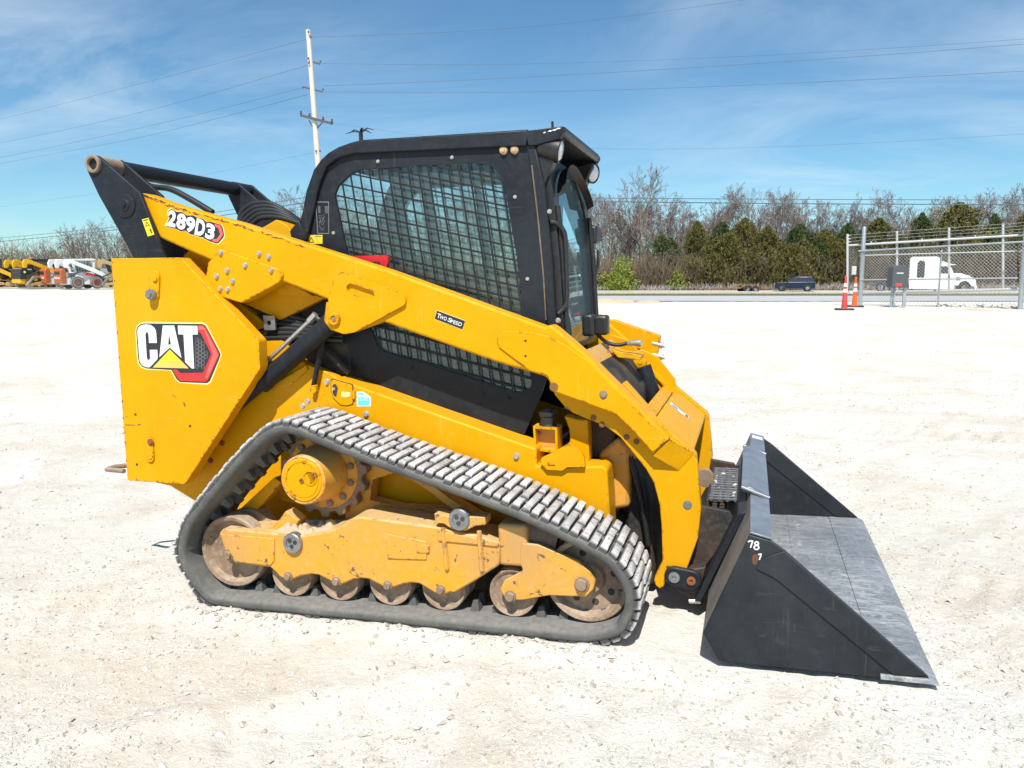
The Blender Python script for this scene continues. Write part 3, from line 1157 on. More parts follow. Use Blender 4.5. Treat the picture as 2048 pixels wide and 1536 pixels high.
# clamp bracket, ribs and cover plates on the frame
cl = QL([(868, 1027), (900, 1034), (940, 1034), (970, 1034), (971, 1050), (952, 1052), (930, 1062), (902, 1058), (888, 1048), (870, 1046)], -0.94)
MB().prism(cl, -0.94, -0.86).build('clamp_bracket', 'yellow_dirty', FR, 35, bevel=0.004)
for a, b_ in (((886, 1056), (894, 1138)), ((958, 1062), (964, 1141))):
    p = [Q(*a, -0.935), Q(*b_, -0.935)]
    MB().tube([(p[0][0], -0.935, p[0][1]), (p[1][0], -0.935, p[1][1])], 0.011, 6).build('weld_rib', 'yellow_dirty', FR, 40)
MB().prism(QL([(770, 1067), (852, 1083), (853, 1120), (775, 1118)], -0.936), -0.936, -0.93).build('cover_plate', 'yellow_dirty', FR, 35, bevel=0.003)
MB().prism(QL([(440, 1068), (548, 1077), (548, 1122), (540, 1132), (472, 1124), (456, 1100)], -0.936), -0.936, -0.93).build('cover_plate', 'yellow_dirty', FR, 35, bevel=0.003)
MB().prism(QL([(831, 1090), (858, 1090), (858, 1106), (833, 1106)], -0.940), -0.940, -0.936).build('cover_tab', 'yellow_dirty', FR, 35, bevel=0.002)
MB().prism(QL([(872, 1062), (998, 1085), (996, 1094), (876, 1082)], -0.938), -0.938, -0.93).build('weld_band', 'yellow_dirty', FR, 35, bevel=0.003)
# inner frame arch and stay behind the sprocket
arch = catmull(QL([(690, 1030), (700, 985), (735, 935), (790, 925), (850, 960), (905, 1000), (960, 1035)], -0.70), 5, False)
MB().prism(arch + QL([(960, 1075), (690, 1075)], -0.70), -0.70, -0.62, holes=[QL([(740, 1000), (745, 960), (790, 945), (840, 970), (880, 1000), (905, 1020), (800, 1015)], -0.70)]).build('frame_arch', 'yellow_dirty', LOADER, 35, bevel=0.004)
MB().prism(QL([(548, 955), (562, 965), (505, 1030), (480, 1018)], -0.74), -0.74, -0.66).build('frame_stay', 'yellow_paint', LOADER, 35, bevel=0.004)
MB().prism(QL([(600, 1040), (575, 1020), (560, 1040), (535, 1058), (545, 1064), (590, 1060)], -0.86), -0.875, -0.80).build('scraper', 'yellow_dirty', LOADER, 35, bevel=0.004)


# dirt caked on the track frame below the sprocket
def dirt_heap(x0, x1, y0, y1, z0, h, nx, ny, name, parent, seed):
    vs, fs = [], []
    for i in range(nx + 1):
        for j in range(ny + 1):
            u, v = i / nx, j / ny
            x, y = x0 + (x1 - x0) * u, y0 + (y1 - y0) * v
            e = min(1, 6 * min(u, 1 - u)) * min(1, 5 * min(v, 1 - v))
            n = 0.6 + 0.9 * float(vnoise(x * 28, y * 28, seed)) + 0.7 * float(vnoise(x * 60, y * 60, seed + 1))
            vs.append((x, y, z0 + h * e * max(0.05, n)))
    for i in range(nx):
        for j in range(ny):
            a = i * (ny + 1) + j
            fs.append((a, a + ny + 1, a + ny + 2, a + 1))
    return MB().add(vs, fs).build(name, mat='limestone_dirt', parent=parent, smooth=25)


painted('limestone_dirt', (0.50, 0.40, 0.27), 0.95, dirt=(0.36, 0.27, 0.17), dirt_amt=0.6, dust_amt=0.2, scale=14, bumpy=0.7, spec=0.15)
xa, za = Q(535, 1066, -0.90)
xb_, zb_ = Q(690, 1056, -0.90)
dirt_heap(xa, xb_, -0.925, -0.75, za - 0.005, 0.05, 40, 24, 'caked_dirt', FR, 11)
xa, za = Q(705, 1030, -0.85)
xb_, zb_ = Q(880, 1052, -0.85)

# ------------------------------------------------------------------ chassis
painted('rust_streak', (0.10, 0.07, 0.05), 0.8, dirt=(0.20, 0.15, 0.10), dirt_amt=0.8, scale=9)
body_pts = QL([(262, 955), (340, 972), (392, 1004), (470, 1040), (700, 1040), (700, 770), (655, 745), (612, 728), (575, 700), (520, 640),
               (455, 590), (400, 545), (362, 520), (240, 540)], Y_BODY)
ob = MB().prism(body_pts, Y_BODY, -0.44).build('rear_side_wall', 'yellow_paint', LOADER, 35, bevel=0.006)
bolt(ob, 444, 886, Y_BODY, 0.012, 0.004, 'rust_spot', 'rust_patch')
bolt(ob, 421, 921, Y_BODY, 0.012, 0.004, 'rust_spot', 'rust_patch')
MB().prism(body_pts, 0.44, -Y_BODY).build('rear_side_wall', 'yellow_paint', LOADER, 35, bevel=0.006)
# shadowed engine bay and chassis between the walls
xr, zr_ = Q(262, 955, Y_BODY)
xe = Q(700, 900, Y_BODY)[0]
xfc = Q(1200, 960, Y_BODY)[0]
MB().bb(xr + 0.05, xe, -0.435, 0.435, zr_ + 0.02, 1.22).build('engine_bay', 'black_hidden', LOADER, 35, bevel=0.02)
MB().prism(QL([(296, 480), (330, 484), (425, 522), (560, 575), (560, 720), (296, 700)], -0.45), -0.455, 0.455).build('engine_hood', 'black_hidden', LOADER, 35, bevel=0.01)
MB().prism(QL([(366, 512), (378, 500), (428, 516), (470, 560), (460, 604), (430, 580), (400, 548)], -0.505), -0.505, -0.46).build('tower_gusset', 'yellow_paint', LOADER, 35, bevel=0.004)
MB().bb(xe + 0.002, xfc - 0.18, -0.40, 0.40, 0.26, 0.62).build('chassis', 'black_hidden', LOADER, 35, bevel=0.02)
# lower frame with fuel door
lf = QL([(560, 1000), (560, 862), (636, 826), (641, 800), (652, 768), (664, 757), (690, 764), (1073, 898), (1073, 932), (1110, 934), (1205, 932),
         (1214, 940), (1219, 1010), (1222, 1120), (700, 1040)], Y_LF)
ob = MB().prism(lf, Y_LF, -0.41).build('lower_frame', 'yellow_paint', LOADER, 35, bevel=0.010, seg=3)
MB().prism(lf, 0.41, -Y_LF).build('lower_frame', 'yellow_paint', LOADER, 35, bevel=0.010, seg=3)
for px, py in ((654, 763), (616, 803), (606, 812), (733, 828), (1033, 912)):
    bolt(ob, px, py, Y_LF, 0.012, 0.012)
fd = rounded(QL([(663, 758), (705, 770), (706, 808), (694, 811), (682, 810), (668, 796), (663, 780)], Y_LF), 0.012)
gap = rounded(QL([(661.5, 756), (707, 768.5), (707.5, 810), (694, 812.5), (681, 811.5), (666.5, 797), (661.5, 780)], Y_LF), 0.012)
MB().prism(gap, Y_LF - 0.0006, Y_LF).build('door_gap', 'black_hidden', ob, 35)
fdo = MB().prism(fd, Y_LF - 0.004, Y_LF - 0.0008).build('fuel_door', 'yellow_paint', ob, 35, bevel=0.001)
MB().prism(rounded(QL([(666, 770), (672, 767), (677, 776), (673, 795), (667, 788)], Y_LF), 0.006), Y_LF - 0.0055, Y_LF - 0.0045).build('latch_recess', 'black_hidden', fdo, 35)
bolt(fdo, 668, 778, Y_LF - 0.006, 0.006, 0.01)
MB().prism(QL([(684, 783), (702, 785), (701, 792), (693, 795), (684, 793)], Y_LF), Y_LF - 0.0055, Y_LF - 0.0042).build('worn_sticker', 'decal_cream', fdo, 35)
MB().prism(QL([(706.5, 781), (711, 781), (711.5, 798), (707, 798)], Y_LF), Y_LF - 0.012, Y_LF - 0.0012).build('door_hinge', 'yellow_paint', ob, 35, bevel=0.003)
st = MB().prism(rounded(QL([(713.5, 783), (727, 783.5), (736, 790), (741.5, 794), (742, 812.5), (714, 813)], Y_LF), 0.003), Y_LF - 0.0012, Y_LF - 0.0004).build('service_sticker', 'decal_white', ob, 35)
MB().prism(QL([(716, 785), (726, 786), (729, 789), (716, 789)], Y_LF), Y_LF - 0.0018, Y_LF - 0.0013).build('sticker_band', 'decal_cyan', st, 35)
MB().prism(QL([(716, 794), (739, 795), (739.5, 811), (716, 811)], Y_LF), Y_LF - 0.0018, Y_LF - 0.0013).build('sticker_band', 'decal_cyan', st, 35)
text_quad('HYDRAULIC', on(QL([(718, 789.3), (735, 790.5), (735, 793.2), (718, 792.4)], Y_LF), Y_LF - 0.0022), 'sticker_text', 'decal_cyan', st, 0.01)
text_quad('OIL ONLY', on(QL([(718.5, 796), (737, 797), (737, 801.5), (718.5, 801)], Y_LF), Y_LF - 0.0022), 'sticker_text', 'decal_white', st, 0.01)
# frame front end: face, step tab, rubber mount and pillar
tab = QL([(1080, 924), (1084, 915), (1100, 908), (1122, 896), (1136, 887), (1158, 898), (1168, 914), (1170, 934), (1135, 934), (1124, 941), (1094, 939)], Y_LF - 0.02)
sl = rounded(QL([(1096, 925), (1110, 925), (1110, 933), (1097, 932)], Y_LF - 0.02), 0.006)
MB().prism(tab, Y_LF - 0.022, Y_LF - 0.002, holes=[sl]).build('tie_down_tab', 'yellow_paint', LOADER, 35)
MB().prism(QL([(1128, 832), (1152, 838), (1176, 840), (1180, 965), (1118, 965), (1131, 905), (1140, 880), (1138, 858)], -0.48), -0.48, -0.40).build('front_pillar', 'yellow_paint', LOADER, 35, bevel=0.006)
mnt = QL([(1066, 852), (1114, 856), (1116, 908), (1069, 900)], -0.52)
MB().prism(mnt, -0.52, -0.42, holes=[QL([(1070, 857), (1110, 860), (1111, 903), (1073, 897)], -0.52)]).build('cab_mount_bracket', 'yellow_paint', LOADER, 35)
MB().prism(QL([(1071, 858), (1109, 861), (1110, 902), (1074, 896)], -0.50), -0.47, -0.42).build('mount_back', 'yellow_dirty', LOADER, 35)
xm, zm = Q(1096, 855, -0.47)
MB().lathe([(0.040, 0), (0.044, 0.012), (0.036, 0.02), (0.036, 0.05), (0.042, 0.058), (0.042, 0.075), (0.02, 0.08), (0.02, 0.085), (0.001, 0.085)], (xm, -0.47, zm), (0, 0, 1), 24).build('rubber_mount', 'black_plastic', LOADER, 30)
# belly and front nose behind the arms
xn0, zn0 = Q(1216, 935, -0.40)
nose = QL([(1200, 905), (1238, 872), (1262, 890), (1262, 1010), (1200, 1020)], -0.36)
MB().prism(nose, -0.40, 0.40).build('front_nose', 'yellow_dirty', LOADER, 35, bevel=0.02, seg=3)
MB().prism(QL([(1172, 838), (1200, 828), (1232, 862), (1226, 925), (1172, 920)], -0.38), -0.38, 0.38).build('front_valve_block', 'black_hidden', LOADER, 35, bevel=0.02)

# ------------------------------------------------------------------ rear side panels with decals
rp = rounded(QL([(222, 517), (361, 515), (517, 681), (520, 738), (370, 969), (255, 961)], Y_RP), [0.004, 0.03, 0.03, 0.03, 0.02, 0.01])
RPO = MB().prism(rp, Y_RP, -0.60).build('rear_side_panel', 'yellow_paint', LOADER, 35, bevel=0.005)
MB().prism(rp, 0.60, -Y_RP).build('rear_side_panel', 'yellow_paint', LOADER, 35, bevel=0.005)


def pill(p0, p1, r, Y, h, name, mat, parent):
    a, b_ = Vector(Q(*p0, Y)), Vector(Q(*p1, Y))
    d = (b_ - a).normalized()
    n = Vector((-d.y, d.x))
    pts = []
    for k in range(13):
        t = -math.pi / 2 + math.pi * k / 12
        pts.append(tuple(b_ + d * (r * math.cos(t)) + n * (r * math.sin(t))))
    for k in range(13):
        t = math.pi / 2 + math.pi * k / 12
        pts.append(tuple(a + d * (r * math.cos(t)) + n * (r * math.sin(t))))
    return MB().prism(pts, Y - h, Y).build(name, mat, parent, 35, bevel=min(0.003, h * 0.4))


pill((311, 553), (310, 588), 0.030, Y_RP, 0.012, 'latch_plate', 'yellow_paint', RPO)
bolt(RPO, 311, 557, Y_RP - 0.012, 0.014, 0.010, 'yellow_paint')
x, z = Q(309, 589, Y_RP)
MB().lathe([(0.026, 0), (0.028, 0.016), (0.024, 0.026), (0.014, 0.027), (0.013, 0.034), (0.001, 0.034)], (x, Y_RP - 0.012, z), (0, -1, 0), 20).build('latch_knob', 'worn_steel', RPO, 30)
pill((300, 885), (302, 915), 0.024, Y_RP, 0.010, 'latch_plate', 'yellow_paint', RPO)
bolt(RPO, 301, 884, Y_RP - 0.010, 0.014, 0.008, 'rust_spot')
x, z = Q(302, 911, Y_RP)
MB().lathe([(0.020, 0), (0.018, 0.004), (0.001, 0.004)], (x, Y_RP - 0.010, z), (0, -1, 0), 20).build('plug', 'yellow_paint', RPO, 30)
holes_at(RPO, [(271, 829), (380, 852), (274, 929)], Y_RP, 0.007)
for p0, p1, r in (((368, 806), (370, 812), 0.006), ((251, 850), (270, 850), 0.003), ((276, 850), (281, 849), 0.004), ((252, 834), (254, 833), 0.003),
                  ((345, 789), (352, 795), 0.002), ((347, 962), (345, 967), 0.003)):
    a, b_ = Vector(Q(*p0, Y_RP)), Vector(Q(*p1, Y_RP))
    d_ = (b_ - a).normalized()
    n_ = Vector((-d_.y, d_.x)) * r
    MB().prism([tuple(a - d_ * r), tuple(a + n_), tuple(b_ + n_ * 0.6), tuple(b_ + d_ * r), tuple(b_ - n_ * 0.8), tuple(a - n_ * 0.7)], Y_RP - 0.0007, Y_RP - 0.0002).build('paint_chip', 'rust_spot', RPO, 0)
cr_ = random.Random(31)
for k in range(46):
    t_ = cr_.random()
    if k < 26:      # nicks down the back edge
        px, py = 223.5 + 31 * t_ + abs(cr_.gauss(0, 1.2)), 520 + 436 * t_
    else:           # nicks along the bottom and the lower slope
        px, py = (258 + 108 * t_, 959.5 + 8 * t_ - abs(cr_.gauss(0, 1.5))) if k < 36 else (370 + 145 * t_, 966 - 226 * t_ - abs(cr_.gauss(0, 1.5)))
    w_, h_ = cr_.uniform(0.5, 1.8), cr_.uniform(0.8, 3.2)
    MB().prism(QL([(px - w_ * .4, py - h_), (px + w_, py - h_ * .3), (px + w_ * .6, py + h_ * .7), (px - w_ * .3, py + h_)], Y_RP), Y_RP - 0.0007, Y_RP - 0.0002).build('paint_chip', 'rust_spot', RPO, 0)

# CAT decal traced from the panel: flat print, stacked in thin layers
LOG = (260, 630, 0.09765625)


def dec(pts, layer, mat, name, parent=RPO, Y=Y_RP, zoomd=LOG, holes=()):
    P_ = ZQ(pts, *zoomd, Y)
    return MB().prism(P_, Y - 0.0004 - 0.0006 * layer, Y - 0.0002 - 0.0006 * (layer - 1), holes=[ZQ(h, *zoomd, Y) for h in holes]).build(name, mat, parent, 0)


outline = [(110, 330), (135, 230), (200, 165), (300, 140), (1490, 150), (1560, 190), (1600, 250), (1850, 740), (1880, 810), (1850, 900), (1660, 1370), (1590, 1430),
           (1010, 1390), (930, 1320), (840, 1150), (790, 1135), (340, 1120), (230, 1085), (165, 1000), (145, 900)]
DL = dec(outline, 0, 'decal_cream', 'logo_border')
inner = [(130, 330), (150, 245), (210, 190), (300, 172), (1480, 183), (1545, 215), (1580, 270), (1835, 750), (1858, 810), (1830, 900), (1640, 1350), (1580, 1395),
         (1030, 1375), (955, 1315), (850, 1125), (340, 1095), (250, 1060), (190, 985), (170, 890)]
dec(inner, 1, 'decal_black', 'logo_ground')
red = [(1400, 205), (1500, 210), (1560, 270), (1820, 770), (1830, 830), (1600, 1330), (1560, 1365), (1040, 1350), (980, 1300), (870, 1115), (960, 1115), (1040, 1190), (1500, 1180), (1665, 800), (1465, 390), (1400, 330)]
dec(red, 2, 'decal_red', 'logo_hexagon')
hi = [(1405, 300), (1500, 310), (1690, 790), (1530, 1250), (1010, 1265), (1000, 1235), (1500, 1215), (1655, 800), (1480, 350), (1405, 325)]
hi = [(1410, 225), (1500, 232), (1545, 285), (1800, 780), (1810, 820), (1590, 1305), (1540, 1275), (1700, 815), (1700, 780), (1520, 300), (1410, 300)]
dec(hi, 3, 'decal_red_light', 'logo_highlight')
hexm = MB()
for r_ in range(9):
    for c_ in range(5):
        cx = 1375 + c_ * 62
        cy = 500 + r_ * 80 + (40 if c_ % 2 else 0)
        lim = 1500 + (1 - abs(cy - 800) / 380) * 110 - 30
        if cx > lim or cy > 1090:
            continue
        o_ = [(cx + 40 * math.cos(k * math.pi / 3), cy + 40 * math.sin(k * math.pi / 3)) for k in range(6)]
        i_ = [(cx + 30 * math.cos(k * math.pi / 3), cy + 30 * math.sin(k * math.pi / 3)) for k in range(6)]
        hexm.prism(ZQ(o_, *LOG, Y_RP), Y_RP - 0.0014, Y_RP - 0.0011, holes=[ZQ(i_, *LOG, Y_RP)])
hexm.build('logo_honeycomb', 'decal_grey', RPO, 0)
Cc = [(155, 330), (175, 255), (240, 205), (330, 192), (430, 205), (500, 255), (535, 320), (545, 400), (555, 572), (395, 572), (385, 400), (370, 355), (345, 348), (325, 370), (322, 420),
      (350, 870), (365, 915), (390, 925), (412, 905), (418, 870), (410, 712), (565, 712), (572, 860), (565, 905), (410, 1070), (330, 1068), (250, 1025), (205, 950), (195, 870)]
dec(Cc, 3, 'decal_white', 'logo_letter')
dec([(678, 215), (910, 215), (1060, 880), (820, 665), (605, 865), (615, 800)], 3, 'decal_white', 'logo_letter', holes=[[(805, 385), (845, 605), (788, 605)]])
dec([(985, 215), (1385, 222), (1392, 400), (1282, 398), (1320, 1095), (1270, 1092), (1135, 965), (1102, 400), (995, 395)], 3, 'decal_white', 'logo_letter')
dec([(822, 705), (1210, 1092), (470, 1075)], 4, 'decal_gold', 'logo_triangle')
dec([(822, 712), (990, 880), (1060, 950), (600, 950)], 5, 'decal_yellow', 'logo_triangle')

# tow loop at the back
p = [(*Q(252, 938, -0.56), ), (*Q(225, 937, -0.56), )]
x0, z0 = Q(262, 938, -0.52)
x1, _ = Q(222, 936, -0.52)
tow = [(x0, -0.57, z0), (x1, -0.55, z0), (x1 + 0.01, -0.50, z0 + 0.004), (x0, -0.40, z0 + 0.004)]
MB().tube(tow, 0.013, 8).build('tow_loop', 'rusty_steel', LOADER, 40)

# ------------------------------------------------------------------ lift towers
tw = QL([(170, 332), (172, 320), (182, 311), (194, 311), (203, 318), (279, 385), (333, 525), (330, 545), (275, 545), (268, 518), (232, 452), (198, 392)], Y_TW)
BOSS = Q(185.5, 328, -0.665)
for sg in (-1, 1):
    for (a, b_) in ((0.655, 0.633), (0.500, 0.478)):
        t_ = MB().prism(tw, sg * a, sg * b_).build('tower_plate', 'black_paint', LOADER, 35, bevel=0.003)
        if sg < 0 and a > 0.6:
            TWO = t_
    MB().lathe([(0.044, 0.470), (0.044, 0.668), (0.041, 0.672), (0.031, 0.672), (0.029, 0.668), (0.029, 0.60), (0.001, 0.60)], (BOSS[0], 0, BOSS[1]), (0, sg, 0), 28).build('tower_boss', 'rusty_steel' if sg < 0 else 'black_paint', LOADER, 30)
MB().cyl((BOSS[0] + 0.012, -0.477, BOSS[1] - 0.004), (BOSS[0] + 0.012, 0.477, BOSS[1] - 0.004), 0.042, 24).build('tower_cross_tube', 'black_paint', LOADER, 40)
x, z = Q(251, 411, Y_TW)
MB().lathe([(0.060, 0), (0.060, 0.005), (0.056, 0.007), (0.030, 0.007), (0.026, 0.012), (0.012, 0.013), (0.011, 0.020), (0.001, 0.020)], (x, Y_TW, z), (0, -1, 0), 32).build('pin_cover', 'black_paint', TWO, 30)


def warn(corners, Y, parent, name='warning_sticker'):
    q = on(QL(corners, Y), 0)
    s_ = MB().prism(QL(corners, Y), Y - 0.0010, Y - 0.0003).build(name, 'decal_yellow', parent, 0)
    TL, TR, BR, BL = [Vector(Q(*c, Y)) for c in corners]

    def B(a, b_):
        return tuple((TL * (1 - a) + TR * a) * (1 - b_) + (BL * (1 - a) + BR * a) * b_)
    return s_, B


s_, B = warn([(284, 439), (297, 435.5), (309, 469), (296, 473)], Y_TW, TWO)
MB().prism([B(.5, .16), B(.85, .44), B(.15, .44)], Y_TW - 0.0018, Y_TW - 0.0011, holes=[[B(.5, .23), B(.72, .41), B(.28, .41)]]).build('warning_triangle', 'decal_black', s_, 0)
MB().prism([B(.15, .06), B(.85, .06), B(.85, .11), B(.15, .11)], Y_TW - 0.0018, Y_TW - 0.0011).build('sticker_line', 'decal_black', s_, 0)
MB().prism([B(.7, .62), B(.9, .72), B(.78, .72), B(.78, .88), B(.62, .88), B(.62, .72), B(.5, .72)], Y_TW - 0.0018, Y_TW - 0.0011).build('sticker_arrow', 'decal_black', s_, 0)

# ------------------------------------------------------------------ lift arms
A_main = [(281, 385), (350, 410), (474, 444), (598, 484), (774, 540), (940, 600), (1090, 655), (1099, 649), (1110, 656), (1150, 690), (1178, 715), (1204, 743),
          (1282, 820), (1340, 879), (1306, 911), (1284, 884), (1232, 831), (1211, 823), (1108, 786), (1100, 780), (1098, 764), (1092, 754),
          (1060, 744), (993, 725), (764, 643), (657, 600), (564, 563), (422, 521), (319, 476)]
A_leg = [(1108, 788), (1129, 813), (1146, 826), (1175, 838), (1208, 851), (1240, 874), (1267, 907), (1292, 938), (1308, 967), (1319, 1009), (1323, 1051), (1325, 1122),
         (1311, 1150), (1308, 1160), (1311, 1171), (1321, 1178), (1328, 1172), (1331, 1160), (1345, 1165), (1370, 1150), (1378, 1126), (1396, 1076), (1402, 1017), (1398, 967), (1392, 911),
         (1387, 904), (1282, 815), (1178, 712), (1140, 700)]


def arm(sg):
    yo, yi = sg * 0.62, sg * 0.51
    hole = circle(Q(1109, 775, Y_ARM), 0.014, 16)
    main = MB().prism(QL(A_main, Y_ARM), yo, yi, holes=[hole]) if False else MB().prism(QL(A_main, Y_ARM), yo, yi)
    a = main.build('lift_arm', 'yellow_paint', LOADER, 35, bevel=0.014, seg=3)
    leg = MB().prism(QL(A_leg, -0.57), sg * 0.57, sg * 0.50)
    lg = leg.build('arm_leg', 'yellow_paint', a, 35, bevel=0.004)
    # tapered box end over the knee
    P1, P2 = Q(1340, 879, -0.62), Q(1306, 911, -0.62)
    P3, P4 = Q(1356, 941, -0.575), Q(1389, 906, -0.575)
    v = [(P1[0], sg * .62, P1[1]), (P2[0], sg * .62, P2[1]), (P3[0], sg * .573, P3[1]), (P4[0], sg * .573, P4[1]),
         (P1[0], sg * .573, P1[1]), (P2[0], sg * .573, P2[1])]
    f = [(0, 3, 2, 1), (0, 4, 3), (1, 2, 5)]
    if sg > 0:
        f = [tuple(reversed(x_)) for x_ in f]
    MB().add(v, [tuple(reversed(x_)) for x_ in f]).build('arm_end_box', 'yellow_paint', a, 0)
    # plates on the arm
    pl = [(416, 525), (440, 498), (548, 535), (562, 541), (566, 552), (557, 566), (495, 600), (482, 606), (443, 594), (410, 562)]
    MB().prism(rounded(QL(pl, -0.634), [0, 0.01, 0, 0.03, 0.03, 0.03, 0.03, 0.03, 0.02, 0.01]), sg * 0.634, sg * 0.545).build('link_plate', 'yellow_paint', a, 35, bevel=0.005)
    lug = [(668, 556), (683, 543), (796, 583), (810, 591), (812, 608), (708, 665), (690, 668), (665, 659), (652, 641), (657, 598)]
    slot = rounded(QL([(692, 572), (700, 566), (747, 582), (750, 594), (741, 601), (696, 585)], -0.634), 0.02, 6)
    MB().prism(rounded(QL(lug, -0.634), [0.02, 0.02, 0.02, 0.03, 0.03, 0.05, 0.05, 0.05, 0.05, 0.02]), sg * 0.636, sg * 0.6195, holes=[slot]).build('cylinder_lug', 'yellow_paint', a, 35)
    lug2 = [(657, 604), (780, 640), (712, 664), (690, 668), (665, 659), (652, 641)]
    MB().prism(QL(lug2, -0.60), sg * 0.6190, sg * 0.600).build('cylinder_lug_back', 'yellow_paint', a, 35)
    MB().prism(QL(lug2, -0.53), sg * 0.53, sg * 0.515).build('cylinder_lug_back', 'yellow_paint', a, 35)
    fr = [(996, 672), (1006, 662), (1060, 664), (1096, 672), (1130, 690), (1174, 720), (1200, 747), (1278, 824), (1334, 881), (1305, 905), (1284, 881), (1232, 828),
          (1210, 820), (1110, 783), (1102, 776), (1101, 764), (1094, 751), (1058, 741), (998, 695), (993, 682)]
    fh = circle(Q(1109, 775, -0.63), 0.014, 16)
    MB().prism(rounded(QL(fr, -0.63), 0.01), sg * 0.628, sg * 0.6195).build('front_plate', 'yellow_paint', a, 35, bevel=0.003)
    # top flange that makes the boxed look
    return a, lg


plain('trailer_brown', (0.22, 0.10, 0.02), 0.8)
ARM, LEG = arm(-1)
ARM_F, LEG_F = arm(1)
for px, py in ((442, 505), (455, 541), (434, 552), (466, 562), (441, 577), (456, 578), (491, 530), (543, 540)):
    bolt(ARM, px, py, -0.634, 0.010, 0.012)
for px, py in ((519, 507), (538, 513)):
    bolt(ARM, px, py, -0.62, 0.010, 0.012)
for px, py in ((399, 539),):
    bolt(ARM, px, py, -0.55, 0.014, 0.02, 'yellow_paint')
x, z = Q(670, 638, -0.636)
MB().lathe([(0.030, 0), (0.030, 0.012), (0.026, 0.016), (0.016, 0.016), (0.015, 0.012), (0.001, 0.012)], (x, -0.636, z), (0, -1, 0), 24).build('pivot_pin', 'yellow_paint', ARM, 30)
MB().lathe([(0.010, 0.012), (0.010, 0.0165), (0.001, 0.017)], (x, -0.636, z), (0, -1, 0), 12).build('grease_nipple', 'rusty_steel', ARM, 30)
holes_at(ARM, [(1051, 681.5), (1051, 712)], -0.628, 0.0055)
x, z = Q(1108, 774, -0.628)
MB().lathe([(0.020, 0), (0.020, 0.0012), (0.001, 0.0013)], (x, -0.628, z), (0, -1, 0), 18).build('pin_hole', 'trailer_brown', ARM, 30)
bolt(ARM, 1207, 789, -0.628, 0.014, 0.008, 'rusty_steel')
bolt(LEG, 1375, 1010, -0.57, 0.015, 0.006, 'worn_steel')
for px, py in ((1187, 835), (1204, 849), (1253, 874), (1273, 883)):
    bolt(LEG, px, py, -0.572, 0.010, 0.002, 'rust_spot', 'rust_patch')
# model number decal
MN = (320, 405, 0.078125)
YA = -0.62
back = [(225, 195), (300, 165), (420, 235), (560, 240), (690, 330), (850, 325), (950, 380), (1100, 410), (1190, 500), (1300, 490), (1560, 570), (1605, 630), (1645, 830), (1630, 890), (1500, 1040), (1450, 1050),
        (1290, 1000), (1150, 930), (1100, 890), (1040, 890), (880, 830), (780, 815), (650, 720), (530, 735), (400, 670), (350, 665), (160, 610), (150, 570), (250, 400), (200, 300)]
dec([(a * 1.03 - 27, b_ * 1.05 - 28) for a, b_ in back], 0, 'decal_cream', 'number_border', ARM, YA, MN)
dec(back, 1, 'decal_black', 'number_ground', ARM, YA, MN)
dec([(1400, 545), (1545, 590), (1580, 640), (1620, 830), (1480, 1020), (1330, 990), (1380, 930), (1450, 940), (1540, 820), (1500, 660), (1420, 620)], 2, 'decal_red_light', 'number_hexagon', ARM, YA, MN)
for ch, q in (('2', [(240, 175), (445, 235), (395, 645), (160, 590)]), ('8', [(455, 255), (690, 315), (645, 720), (415, 660)]), ('9', [(685, 345), (925, 405), (880, 800), (655, 745)]),
              ('D', [(955, 400), (1185, 465), (1130, 880), (885, 820)]), ('3', [(1200, 515), (1430, 575), (1385, 975), (1155, 910)])):
    text_quad(ch, on(ZQ(q, *MN, YA), YA - 0.0024), 'number_digit', 'decal_white', ARM, 0.045)
# TWO SPEED decal
TS = (860, 610, 0.0390625)
dec([(350, 255), (1800, 790), (1690, 1270), (225, 730)], 0, 'decal_cream', 'speed_border', ARM, YA, TS)
dec([(360, 285), (1795, 815), (1670, 1250), (240, 710)], 1, 'decal_black', 'speed_plate', ARM, YA, TS)
for s, q in (('T', [(400, 410), (590, 480), (500, 700), (340, 640)]), ('WO', [(540, 510), (890, 630), (830, 810), (480, 690)]),
             ('S', [(980, 640), (1150, 700), (1060, 900), (890, 830)]), ('PEED', [(1110, 740), (1670, 920), (1600, 1100), (1050, 910)])):
    text_quad(s, on(ZQ(q, *TS, YA), YA - 0.0018), 'speed_text', 'decal_white', ARM, 0.008)

# chips of bare rust along the upper edge of the arm, each a flat worn patch
chipm = MB()
rr = random.Random(5)
for k in range(120):
    t = rr.random() ** 1.5
    px = 283 + t * 330
    py = np.interp(px, [281, 350, 474, 598, 774], [385, 410, 444, 484, 540]) + rr.uniform(3, 8) - (2 if px < 330 else 0)
    w_, h_ = rr.uniform(1.5, 7), rr.uniform(0.5, 1.6)
    sl_ = 0.30
    chipm.prism(QL([(px - w_, py - w_ * sl_), (px, py - h_ + rr.uniform(-.5, .5)), (px + w_, py + w_ * sl_), (px + rr.uniform(-1, 1), py + h_)], YA), YA - 0.0006, YA - 0.0002)
chipm.build('chipped_paint', 'rust_spot', ARM, 0)

